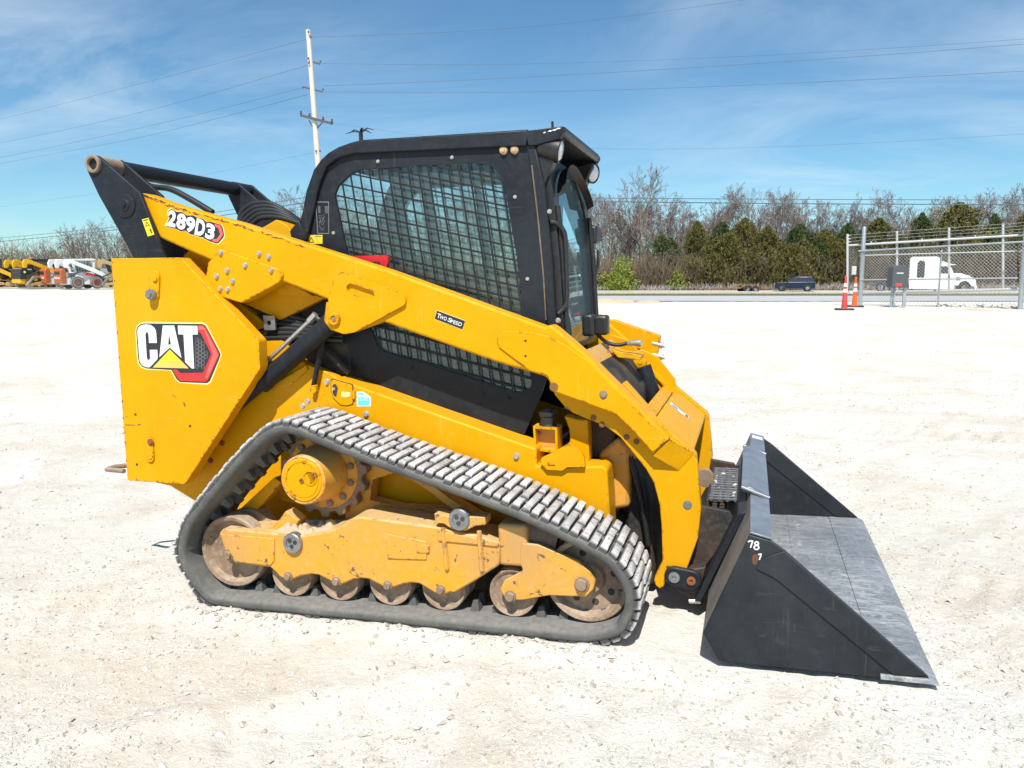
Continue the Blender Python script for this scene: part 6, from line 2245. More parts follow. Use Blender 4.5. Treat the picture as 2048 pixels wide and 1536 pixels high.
r_ = random.Random(77)
sp_ = [(px + r_.uniform(-12, 12), 423 + r_.uniform(-12, 24) + (8 if px > 1650 else 0), r_.uniform(112, 132)) for px in range(560, 2300, 19)]
wood('distant_wood', sp_, 1, 'grey-brown bare wood filling the skyline beyond the highway', cnt=(9, 5, 5, 3))
sp_ = [(px + r_.uniform(-8, 8), np.interp(px, [-200, 20, 60, 110, 150, 260, 420], [470, 500, 515, 490, 472, 468, 470]) + r_.uniform(-10, 14), r_.uniform(100, 122)) for px in range(-160, 430, 12)]
wood('distant_wood', sp_, 2, 'brown bare wood behind the parked machines on the left')


def brushwood(name, px0, px1, D0, D1, hmax, N, seed, label, mat='brush', lmin=0.5, lmax=2.6):
    r = np.random.default_rng(seed)
    D = r.uniform(D0, D1, N)
    S = (r.uniform(px0, px1, N) - 1024) / 1600 * D
    x, y = world_sd(S, D)
    zg = H(x, y)
    z = zg + r.uniform(0, 1, N) ** 1.3 * hmax * (0.75 + 0.7 * vnoise(S * 0.35, D * 0.2, seed))
    L = r.uniform(lmin, lmax, N)
    d = r.normal(0, 0.55, (N, 3))
    d[:, 2] = 1.0
    d /= np.linalg.norm(d, axis=1, keepdims=True)
    P0 = np.stack([x, y, z], -1)
    V_, F_ = segs_mesh(P0, P0 + d * L[:, None], np.full(N, 0.020), np.full(N, 0.010))
    o = bpy.data.objects.new(name, raw_mesh(name, V_, F_, mat))
    col.objects.link(o)
    tag(o, label, 'undergrowth', kind='stuff')


brushwood('undergrowth', 900, 2300, 104, 118, 5.0, 20000, 61, 'dense brown twiggy undergrowth below the roadside trees')
brushwood('tall_scrub', 700, 2300, 113, 126, 9.5, 17000, 65, 'tall grey scrub between the trunks of the wood', 'twigs', 1.0, 3.2)
brushwood('roadside_scrub', 1180, 1400, 98, 103, 3.4, 3500, 66, 'brown scrub around the green bushes')
brushwood('roadside_scrub', 1690, 2300, 98, 104, 5.0, 7000, 67, 'brown scrub behind the gate')
brushwood('roadside_scrub', 1360, 1720, 97.5, 99.5, 4.0, 700, 68, 'thin bare scrub in front of the cedar wall')
brushwood('undergrowth', -200, 600, 84, 112, 3.6, 12000, 62, 'brown scrub behind the parked machines on the left')
brushwood('roadside_weeds', 1150, 2300, 96.5, 98.5, 0.7, 5000, 63, 'dry tan weeds along the edge of the wood', 'pale_bark', 0.2, 0.7)
brushwood('verge_weeds', 1150, 2300, 72.8, 77.2, 0.05, 7000, 64, 'short rough grass on the verge', 'pale_bud', 0.06, 0.20)

# ================================================================== UTILITY POLE AND WIRES
plain('bleached_wood', (0.62, 0.57, 0.50), 0.85)
plain('dark_timber', (0.09, 0.085, 0.09), 0.8)
plain('wire_metal', (0.10, 0.11, 0.13), 0.5)
top, bot = W(616, 60, 42), W(657, 604, 42)
POLE = empty('utility_pole', tuple(bot))
tag(POLE, 'tall bleached wooden utility pole leaning slightly behind the cab', 'utility pole')


def PL(v):
    return Vector(v) - bot


MB().tube([PL(bot) - Vector((0, 0, 0.5)), PL(bot), PL(bot.lerp(top, 0.5)), PL(top)], [0.17, 0.17, 0.145, 0.115], 14).build('pole_shaft', 'bleached_wood', POLE, 50)


def cross(a, b_, r, name='crossarm', D0=42, D1=42):
    p0, p1 = W(*a, D0), W(*b_, D1)
    MB().tube([PL(p0), PL(p1)], r, 4).build(name, 'dark_timber', POLE, 30)
    return p0, p1


p0, p1 = cross((602, 231), (664, 247), 0.09, D0=42.2, D1=41.3)
for p_ in (p0, p1, p0.lerp(p1, 0.28), p0.lerp(p1, 0.72)):
    MB().lathe([(0.04, 0), (0.07, 0.05), (0.04, 0.09), (0.06, 0.14), (0.001, 0.18)], PL(p_) + Vector((0, 0, 0.06)), (0, 0, 1), 8).build('insulator', 'dark_timber', POLE, 40)
a_, b2_ = W(618, 241, 42), W(630, 262, 42)
MB().tube([PL(a_), PL(b2_)], 0.03, 5).build('brace', 'dark_timber', POLE, 40)
a_ = W(646, 243, 41.8)
MB().tube([PL(a_), PL(b2_)], 0.03, 5).build('brace', 'dark_timber', POLE, 40)
cross((608, 174), (625, 179), 0.05, 'standoff_arm')
cross((630, 180), (645, 184), 0.05, 'standoff_arm')
cross((626, 124), (640, 128), 0.05, 'standoff_arm')
for px, py in ((617, 66), (622, 76), (617, 119), (618, 128), (646, 181), (606, 177), (641, 125), (632, 304), (640, 304)):
    c = W(px, py, 41.8)
    MB().lathe([(0.03, 0), (0.05, 0.05), (0.03, 0.10), (0.001, 0.12)], PL(c), (0, 0, 1), 7).build('insulator', 'dark_timber', POLE, 40)


def wire(pts, r, label, D_of=None):
    P_ = [W(px, py, D) for px, py, D in pts]
    P_ = catmull([tuple(p_) for p_ in P_], 8, False)
    o = MB().tube(P_, r, 5).build('power_line', 'wire_metal', None, 60)
    tag(o, label, 'power line', 'overhead wires on the utility pole')


wire([(621, 74, 42), (860, 66, 41), (1130, 47, 39), (1480, 1, 36.5), (1800, -50, 34.5)], 0.0081, 'topmost wire running right from the pole tip')
wire([(641, 127, 42), (1000, 129, 40), (1500, 112, 37), (2048, 78, 34), (2500, 38, 32)], 0.0068, 'second wire from the top on the right side of the pole')
wire([(646, 172, 42), (1000, 157, 40), (1500, 128, 37), (2048, 88, 34), (2500, 42, 32)], 0.0087, 'third wire from the top on the right side of the pole')
wire([(646, 184, 42), (1050, 184, 40), (1500, 170, 37), (2048, 142, 34), (2500, 110, 32)], 0.0087, 'fourth wire from the top on the right side of the pole')
wire([(664, 246, 41.3), (950, 284, 40.5), (1240, 298, 39.5), (1600, 292, 37.5), (2048, 268, 35), (2500, 236, 33)], 0.0050, 'faint sagging wire above the trees, right of the pole')
wire([(619, 77, 42), (312, 159, 56), (31, 231, 78), (-260, 300, 105)], 0.0087, 'topmost wire running left from the pole')
wire([(618, 130, 42), (375, 200, 53), (200, 244, 64), (0, 286, 82), (-280, 340, 110)], 0.0093, 'second wire from the top on the left side of the pole')
wire([(607, 175, 42), (387, 231, 53), (190, 276, 65), (0, 315, 82), (-280, 368, 110)], 0.0099, 'third wire from the top on the left side of the pole')
wire([(616, 189, 42), (430, 238, 51), (250, 281, 61), (0, 327, 82), (-280, 378, 110)], 0.0099, 'fourth wire from the top on the left side of the pole')
wire([(633, 304, 42), (437, 344, 52), (200, 386, 66), (-200, 440, 95)], 0.0050, 'faint lower wire left of the pole, above the lift tower')
wire([(-280, 500, 110), (0, 476, 82), (234, 453, 62), (435, 424, 50), (598, 397, 43), (640, 392, 42), (900, 394, 41.5), (1170, 396, 41), (1700, 399, 41), (2400, 401, 41)], 0.0187, 'upper of the two low cables crossing the whole picture')
wire([(-280, 508, 110), (0, 483, 82), (237, 459, 62), (450, 430, 50), (606, 406, 43), (640, 402, 42), (900, 402, 41.5), (1170, 403, 41), (1700, 408, 41), (2400, 410, 41)], 0.0255, 'lower, thicker of the two low cables crossing the whole picture')

# ================================================================== CHAIN-LINK GATE
plain('galvanised', (0.40, 0.43, 0.45), 0.35, 0.5)
plain('gate_white', (0.56, 0.56, 0.55), 0.45, 0.2)
plain('mesh_wire', (0.46, 0.47, 0.46), 0.4, 0.2)
plain('box_grey', (0.075, 0.085, 0.095), 0.5)
plain('cone_orange', (0.80, 0.13, 0.02), 0.5)
plain('cone_red', (0.62, 0.06, 0.06), 0.5)
plain('cone_white', (0.80, 0.78, 0.74), 0.5)
FD = lambda px: np.interp(px, [1690, 2048, 2300], [31.0, 27.6, 25.4])


def fp(px, py, dD=0.0):
    return W(px, py, float(FD(px)) + dD)


def ground_at(px, dD=0.0):
    D = float(FD(px)) + dD
    x, y = world_sd((px - 1024) / 1600 * D, D)
    return Vector((x, y, float(H(x, y))))


FEN = empty('chain_link_fence', tuple(ground_at(1717)))
tag(FEN, 'galvanised chain-link fence panel between two tall round posts', 'fence')
fo = ground_at(1717)
GAT = empty('sliding_gate', tuple(ground_at(1700, 0.5)))
tag(GAT, 'white framed sliding gate with barbed wire behind the chain-link fence', 'gate')
go_ = ground_at(1700, 0.5)


def post(px, top, r, parent, org, mat, dD=0.0, cap=True):
    g = ground_at(px, dD)
    t = W(px, top, float(FD(px)) + dD)
    h = t.z - g.z
    MB().lathe([(r, -0.2), (r, h - r * 0.6), (r * 0.8, h - r * 0.25), (r * 0.45, h), (0.001, h + r * 0.1)], g - org, (0, 0, 1), 14).build('post', mat, parent, 40)


post(1717, 453, 0.075, FEN, fo, 'galvanised')
post(2036, 431, 0.08, FEN, fo, 'galvanised')
post(2330, 415, 0.095, FEN, fo, 'galvanised')
post(1872, 500, 0.03, FEN, fo, 'galvanised')


def rail(a, b_, r, parent, org, mat, dD=0.0, name='rail'):
    MB().tube([fp(*a, dD) - org, fp(*b_, dD) - org], r, 8).build(name, mat, parent, 50)


rail((1717, 502), (2036, 484), 0.035, FEN, fo, 'galvanised')
rail((2036, 484), (2330, 468), 0.035, FEN, fo, 'galvanised')
rail((1719, 560), (2036, 556), 0.028, FEN, fo, 'galvanised')
# gate frame behind
rail((1694, 491), (2048, 470), 0.042, GAT, go_, 'gate_white', 0.5)
rail((2048, 470), (2330, 452), 0.042, GAT, go_, 'gate_white', 0.5)
rail((1700, 586), (2330, 572), 0.06, GAT, go_, 'gate_white', 0.5)
rail((1720, 511), (2330, 494), 0.022, GAT, go_, 'gate_white', 0.5)
for px, t, bt in ((1695, 468, 588), (1794, 462, 584), (1898, 455, 580), (2006, 447, 577)):
    a, b_ = fp(px, t, 0.5), fp(px, bt, 0.5)
    MB().tube([a - go_, b_ - go_], 0.042, 8).build('gate_upright', 'gate_white', GAT, 50)
for k in range(4):
    y0_, y1_ = 470 + 6.5 * k, 445 + 6.5 * k
    MB().tube([fp(1697, y0_, 0.5) - go_, fp(2048, y1_, 0.5) - go_], 0.006, 4).build('barbed_wire', 'mesh_wire', GAT, 60)
    MB().tube([fp(2048, y1_, 0.5) - go_, fp(2330, y1_ - 18, 0.5) - go_], 0.006, 4).build('barbed_wire', 'mesh_wire', GAT, 60)
for px, py in ((1742, 486), (1844, 480), (1950, 474)):
    a = fp(px, py, 0.45)
    MB().box(tuple(a - go_), (0.03, 0.03, 0.14)).build('rail_hook', 'gate_white', GAT, 35)
for k in range(4):
    MB().box(tuple(fp(1698, 471 + 6.5 * k, 0.5) - go_), (0.10, 0.03, 0.03)).build('wire_bracket', 'gate_white', GAT, 35)


def chain(pxa, pxb, ta, tb, ba, bb_, parent, org, pitch, r, dD, name='chain_link_mesh'):
    """diamond mesh between four corners on the fence line"""
    A, B_ = fp(pxa, ta, dD), fp(pxb, tb, dD)
    C_, D_ = fp(pxb, bb_, dD), fp(pxa, ba, dD)
    width = (B_ - A).length
    hgt = (A - D_).length
    P0, P1 = [], []
    nseg = int((width + hgt) / pitch)
    for sgn in (1, -1):
        for k in range(nseg):
            s0 = k * pitch - (hgt if sgn > 0 else 0)
            # line: u = s0 + sgn * v, v in 0..hgt ; clip to 0..width
            if sgn > 0:
                v0, v1 = max(0, -s0), min(hgt, width - s0)
            else:
                v0, v1 = max(0, s0 - width), min(hgt, s0)
            if v1 - v0 < 0.02:
                continue
            for (v_, L) in ((v0, P0), (v1, P1)):
                u = s0 + sgn * v_
                t, w_ = u / width, v_ / hgt
                L.append(tuple((D_.lerp(C_, t)).lerp(A.lerp(B_, t), w_) + FWD * (0.006 * sgn) - org))
    V_, F_ = segs_mesh(np.array(P0), np.array(P1), np.full(len(P0), r), np.full(len(P0), r))
    o = bpy.data.objects.new(name, raw_mesh(name, V_, F_, 'mesh_wire'))
    o.parent = parent
    col.objects.link(o)
    tag(o, kind='stuff')


chain(1719, 2034, 503, 485, 609, 611, FEN, fo, 0.115, 0.0052, 0.0)
chain(2038, 2330, 485, 469, 611, 616, FEN, fo, 0.115, 0.0052, 0.0)
chain(1697, 1716, 493, 492, 586, 585, GAT, go_, 0.10, 0.004, 0.5)

# gate operator on two legs
g = ground_at(1795, -1.0)
OPR = empty('gate_operator', tuple(g))
tag(OPR, 'dark grey gate operator box on two short legs in front of the fence', 'gate operator')
Dg = float(FD(1795)) - 1.0
pb0, pb1 = W(1778, 575, Dg), W(1812, 531, Dg)
cx_ = (pb0 + pb1) / 2 - g
wid = (pb1 - pb0).dot(RGT)
hei = pb1.z - pb0.z
Rz = Matrix.Rotation(-YAW * -1, 3, 'Z') if False else Matrix(((RGT.x, FWD.x, 0), (RGT.y, FWD.y, 0), (0, 0, 1)))
prof = rounded([(-wid / 2, -hei / 2), (wid / 2, -hei / 2), (wid / 2 * 0.94, hei / 2), (-wid / 2 * 0.94, hei / 2)], [0.02, 0.02, 0.13, 0.13])
m_ = MB().prism(prof, -0.22, 0.22)
m_.v = [tuple(Rz @ Vector(v) + cx_) for v in m_.v]
m_.build('housing', 'box_grey', OPR, 35, bevel=0.02)
def opbox(u0, u1, v0, v1, mat, name):
    m2 = MB().bb(-wid / 2 + wid * u0, -wid / 2 + wid * u1, -0.228, -0.2205, -hei / 2 + hei * v0, -hei / 2 + hei * v1)
    m2.v = [tuple(Rz @ Vector(v) + cx_) for v in m2.v]
    m2.build(name, mat, OPR, 35)
opbox(0.25, 0.68, 0.62, 0.68, 'gate_white', 'name_plate')
opbox(0.22, 0.62, 0.06, 0.20, 'cone_red', 'warning_label')
for px in (1783, 1807):
    gl = ground_at(px, -1.0)
    tpt = W(px, 574, Dg)
    MB().box(((gl.x + tpt.x) / 2 - g.x, (gl.y + tpt.y) / 2 - g.y, (gl.z - 0.1 + tpt.z) / 2 - g.z), (0.11, 0.11, tpt.z - gl.z + 0.1)).build('leg', 'galvanised', OPR, 35, bevel=0.01)
cpts = [W(1788, 575, Dg - .05) - g, W(1790, 585, Dg - .1) - g, W(1787, 600, Dg - .1) - g, W(1790, 612, Dg - .1) - g]
MB().tube(catmull([tuple(p_) for p_ in cpts], 5, False), 0.02, 6).build('conduit', 'galvanised', OPR, 60)
# small control box on the left fence post
cb_ = fp(1708, 541, 0.2)
m_ = MB().box((0, 0, 0), (0.16, 0.14, 0.32))
o = m_.build('control_box', 'gate_white', None, 35, bevel=0.01)
o.location = cb_
tag(o, 'small pale control box beside the left fence post', 'control box')


def cone(px, base_y, top_y, D, label, c0):
    x, y = world_sd((px - 1024) / 1600 * D, D)
    z = float(H(x, y))
    h = (base_y - top_y) * D / 1600
    e = empty('traffic_cone', (x, y, z))
    MB().prism(rounded([(-0.30, -0.30), (0.30, -0.30), (0.30, 0.30), (-0.30, 0.30)], 0.08), 0.0, 0.05, axis='z').build('base', 'black_plastic', e, 35, bevel=0.01)
    R0, R1 = 0.10, 0.035
    f = lambda t: R0 + (R1 - R0) * t
    MB().lathe([(0.13, 0.05), (f(0), 0.07), (f(1), h - 0.08), (0.042, h - 0.06), (0.042, h - 0.02), (0.02, h), (0.001, h)], (0, 0, 0), (0, 0, 1), 16).build('cone_body', c0, e, 40)
    for t0, t1 in ((0.52, 0.64), (0.72, 0.83)):
        MB().lathe([(f(t0) + 0.006, 0.07 + (h - .15) * t0), (f(t1) + 0.006, 0.07 + (h - .15) * t1)], (0, 0, 0), (0, 0, 1), 16).build('reflective_band', 'cone_white', e, 40)
    tag(e, label, 'traffic cone', 'traffic cones at the gate')


cone(1686, 613, 546, 27.4, 'faded red traffic cone with black base left of the fence', 'cone_red')
cone(1706, 608, 549, 29.4, 'bright orange traffic cone tucked behind the left fence post', 'cone_orange')
# rocks along the fence foot
rk = random.Random(12)
vs_, fs_ = [], []
rm = MB()
for k in range(260):
    px = 1860 + 330 * rk.random() ** 0.7
    D = float(FD(px)) + rk.uniform(0.2, 2.4)
    x, y = world_sd((px - 1024) / 1600 * D, D)
    s = rk.uniform(0.04, 0.14)
    pr_ = [(0.001, -s * .4), (s * rk.uniform(.7, 1.1), -s * 0.1), (s * rk.uniform(.5, .9), s * 0.35), (0.001, s * 0.5)]
    rm.lathe(pr_, (x, y, float(H(x, y)) + s * 0.15), (rk.uniform(-.4, .4), rk.uniform(-.4, .4), 1), 6)
tag(rm.build('rip_rap_stones', 'limestone', None, 0), 'pale broken stones piled along the foot of the fence', 'stones', kind='stuff')

# ================================================================== VEHICLES ON THE SERVICE ROAD
plain('car_navy', (0.009, 0.015, 0.036), 0.22)
plain('car_glass', (0.035, 0.042, 0.05), 0.06)
plain('tyre', (0.022, 0.022, 0.022), 0.85)
plain('alloy', (0.55, 0.55, 0.55), 0.35, 0.2)
plain('truck_white', (0.80, 0.80, 0.79), 0.3)
plain('trailer_rust', (0.24, 0.12, 0.06), 0.8)
plain('tail_red', (0.4, 0.01, 0.01), 0.2)
plain('white_paint', (0.76, 0.76, 0.74), 0.35)
plain('orange_paint', (0.42, 0.095, 0.03), 0.5)
plain('red_rim', (0.42, 0.02, 0.025), 0.5)
plain('deere_yellow', (0.75, 0.42, 0.01), 0.4)
plain('hood_black', (0.03, 0.032, 0.036), 0.4)
plain('tan_paint', (0.40, 0.28, 0.12), 0.6)
plain('dusty_tyre', (0.22, 0.21, 0.19), 0.9)
plain('beacon_orange', (0.8, 0.2, 0.02), 0.3)


def frame_at(px, D, ang):
    """Empty on the ground at pixel column px; local x points to picture right turned ang towards the back"""
    x, y = world_sd((px - 1024) / 1600 * D, D)
    fwd = RGT * math.cos(ang) + FWD * math.sin(ang)
    lft = Vector((-fwd.y, fwd.x, 0))
    return Matrix(((fwd.x, lft.x, 0, x), (fwd.y, lft.y, 0, y), (0, 0, 1, float(H(x, y)) + 0.06), (0, 0, 0, 1)))


def road_wheel(parent, x, y, r, w, rim='alloy', tyre='tyre', sg=-1, name='wheel', spokes=5):
    ax = (0, sg, 0)
    o = MB().lathe([(r * 0.60, w * 0.5), (r * 0.70, w * 0.52), (r * 0.93, w * 0.48), (r, w * 0.36), (r, -w * 0.36), (r * 0.93, -w * 0.48), (r * 0.6, -w * 0.5)], (x, y, r), ax, 26).build(name, tyre, parent, 40)
    MB().lathe([(0.001, w * 0.40), (r * 0.16, w * 0.42), (r * 0.2, w * 0.34), (r * 0.50, w * 0.30), (r * 0.58, w * 0.50), (r * 0.62, w * 0.50)][::-1], (x, y, r), ax, 26).build('rim', rim, o, 35)
    return o


def taper(m, z0, z1, y_in):
    """lean the sides inwards between z0 and z1"""
    m.v = [(x, y * (1 - (y_in * min(1, max(0, (z - z0) / (z1 - z0))))), z) for x, y, z in m.v]
    return m


# dark SUV facing left: built facing +x, then turned round
suv = empty('suv', mat=frame_at(1585, 92, math.pi - 0.30))
tag(suv, 'dark navy SUV parked on the service road in front of the cedars', 'car')
bp = rounded([(-2.15, 0.30), (2.15, 0.30), (2.2, 0.55), (2.15, 0.85), (1.95, 0.98), (0.95, 1.06), (-2.12, 1.08), (-2.2, 0.7)], 0.08)
body = MB().prism(bp, -0.92, 0.92)
SB = taper(body, 0.75, 1.1, 0.05).build('body', 'car_navy', suv, 35, bevel=0.05, seg=3)
gp = [(1.05, 1.04), (0.35, 1.58), (-0.1, 1.66), (-1.75, 1.66), (-2.05, 1.50), (-2.12, 1.05)]
taper(MB().prism(gp, -0.87, 0.87), 1.0, 1.7, 0.20).build('roof', 'car_navy', suv, 35, bevel=0.05, seg=3)
for sg in (-1, 1):
    for poly in ([(0.86, 1.10), (0.36, 1.50), (-0.28, 1.56), (-0.28, 1.10)], [(-0.38, 1.10), (-0.38, 1.56), (-1.18, 1.56), (-1.22, 1.10)], [(-1.32, 1.10), (-1.28, 1.56), (-1.70, 1.55), (-1.95, 1.40), (-1.98, 1.14)]):
        m_ = MB().prism(poly, sg * 0.878, sg * 0.86)
        m_.v = [(x, y * (1 - 0.20 * max(0, (z - 1.0) / 0.7)) * 1.004, z) for x, y, z in m_.v]
        m_.build('side_window', 'car_glass', suv, 35)
    MB().box((2.12, sg * 0.66, 0.80), (0.10, 0.36, 0.14)).build('headlight', 'lamp_lens', suv, 35, bevel=0.02)
    MB().box((-2.14, sg * 0.74, 0.95), (0.08, 0.22, 0.26)).build('tail_light', 'tail_red', suv, 35, bevel=0.02)
    MB().box((0.80, sg * 1.00, 1.12), (0.14, 0.18, 0.14)).build('mirror', 'car_navy', suv, 35, bevel=0.03)
    MB().tube([(0.1, sg * 0.62, 1.70), (-1.7, sg * 0.62, 1.70)], 0.02, 6).build('roof_rail', 'black_plastic', suv, 40)
    for x in (1.35, -1.35):
        MB().prism(circle((x, 0.37), 0.43, 20), sg * 0.925, sg * 0.85).build('wheel_arch', 'black_plastic', suv, 35)
        road_wheel(suv, x, sg * 0.83, 0.36, 0.24, sg=sg)
ws = MB().quad((1.02, -0.74, 1.09), (1.02, 0.74, 1.09), (0.42, 0.64, 1.56), (0.42, -0.64, 1.56))
ws.v = [(x + 0.03, y, z + 0.02) for x, y, z in ws.v]
ws.build('windscreen', 'car_glass', suv, 0)

# tandem trailer left of the SUV
trl = empty('utility_trailer', mat=frame_at(1493, 84, 0.0))
tag(trl, 'low rusty tandem axle trailer standing left of the dark SUV', 'trailer')
TF = MB().bb(-2.4, 2.0, -0.95, 0.95, 0.42, 0.54).build('deck', 'trailer_rust', trl, 35, bevel=0.01)
MB().tube([(-2.4, -0.6, 0.46), (-3.8, 0, 0.44), (-2.4, 0.6, 0.46)], 0.05, 6).build('tongue', 'trailer_rust', trl, 30)
for sg in (-1, 1):
    MB().prism([(-1.05, 0.55), (-0.85, 0.84), (0.85, 0.84), (1.05, 0.55), (0.98, 0.55), (0.80, 0.79), (-0.80, 0.79), (-0.98, 0.55)], sg * 1.28, sg * 0.98).build('fender', 'trailer_rust', trl, 35)
    for x in (-0.45, 0.45):
        road_wheel(trl, x, sg * 1.12, 0.36, 0.22, 'alloy', 'tyre', sg)

# white tractor unit facing right
trk = empty('semi_truck', mat=frame_at(1841, 86, -0.42) @ Matrix.Diagonal((0.90, 1, 1, 1)))
tag(trk, 'white sleeper cab tractor truck seen through the chain-link fence', 'truck')
MB().bb(-5.6, 4.6, -0.5, 0.5, 0.65, 0.95).build('chassis', 'box_grey', trk, 35, bevel=0.02)
slp = rounded([(-1.65, 0.75), (1.45, 0.75), (1.45, 3.55), (1.15, 3.72), (-1.45, 3.72), (-1.65, 3.5)], 0.12)
MB().prism(slp, -1.2, 1.2).build('sleeper', 'truck_white', trk, 35, bevel=0.05, seg=3)
cabp = rounded([(1.45, 0.75), (3.0, 0.75), (3.0, 1.95), (2.55, 2.75), (2.75, 2.95), (1.46, 3.3)], 0.06)
taper(MB().prism(cabp, -1.18, 1.18), 1.9, 3.3, 0.10).build('cab', 'truck_white', trk, 35, bevel=0.04, seg=3)
hood = rounded([(2.9, 0.75), (5.2, 0.62), (5.3, 1.10), (5.15, 1.45), (3.8, 1.98), (2.95, 2.02)], 0.10)
taper(MB().prism(hood, -1.05, 1.05), 1.0, 2.0, 0.18).build('hood', 'truck_white', trk, 35, bevel=0.06, seg=3)
for sg in (-1, 1):
    MB().prism(rounded([(-0.85, 1.55), (-0.05, 1.55), (-0.05, 3.10), (-0.25, 3.32), (-0.65, 3.32), (-0.85, 3.10)], 0.05), sg * 1.215, sg * 1.18).build('side_window', 'car_glass', trk, 35)
    MB().prism([(1.62, 2.0), (2.62, 2.0), (2.38, 2.70), (1.62, 2.72)], sg * 1.178, sg * 1.10).build('door_window', 'car_glass', trk, 35)
    MB().bb(-1.6, 3.1, sg * 1.22 if sg < 0 else 1.0, -1.0 if sg < 0 else 1.22, 0.35, 0.95).build('side_fairing', 'truck_white', trk, 35, bevel=0.04)
    MB().prism(circle((4.15, 0.55), 0.66, 22), sg * 1.06, sg * 0.6).build('wheel_arch', 'black_plastic', trk, 35)
    road_wheel(trk, 4.15, sg * 0.98, 0.52, 0.30, 'alloy', 'tyre', sg)
    for x in (-3.3, -4.65):
        road_wheel(trk, x, sg * 0.95, 0.52, 0.50, 'alloy', 'tyre', sg)
        MB().prism([(x - 0.66, 0.9), (x - 0.45, 1.13), (x + 0.45, 1.13), (x + 0.66, 0.9), (x + 0.6, 0.9), (x + 0.42, 1.08), (x - 0.42, 1.08), (x - 0.6, 0.9)], sg * 1.22, sg * 0.7).build('mudguard', 'box_grey', trk, 35)
    MB().box((4.55, sg * 0.90, 1.62), (0.2, 0.10, 0.26)).build('hood_mirror', 'truck_white', trk, 35, bevel=0.03)
    MB().box((5.05, sg * 0.88, 1.18), (0.3, 0.14, 0.24)).build('headlight', 'lamp_lens', trk, 35, bevel=0.04)
    MB().prism([(3.28, 1.36), (3.68, 1.34), (3.64, 1.58), (3.28, 1.60)], sg * 1.068, sg * 0.9).build('hood_vent', 'box_grey', trk, 35)
MB().quad((3.03, -1.02, 2.0), (3.03, 1.02, 2.0), (2.60, 0.96, 2.72), (2.60, -0.96, 2.72)).build('windscreen', 'car_glass', trk, 0)
MB().bb(5.15, 5.38, -1.1, 1.1, 0.30, 0.72).build('bumper', 'truck_white', trk, 35, bevel=0.05)
MB().prism([(2.5, 2.82), (3.15, 2.86), (3.15, 2.92), (2.5, 2.95)], -1.0, 1.0).build('sun_visor', 'truck_white', trk, 35, bevel=0.01)

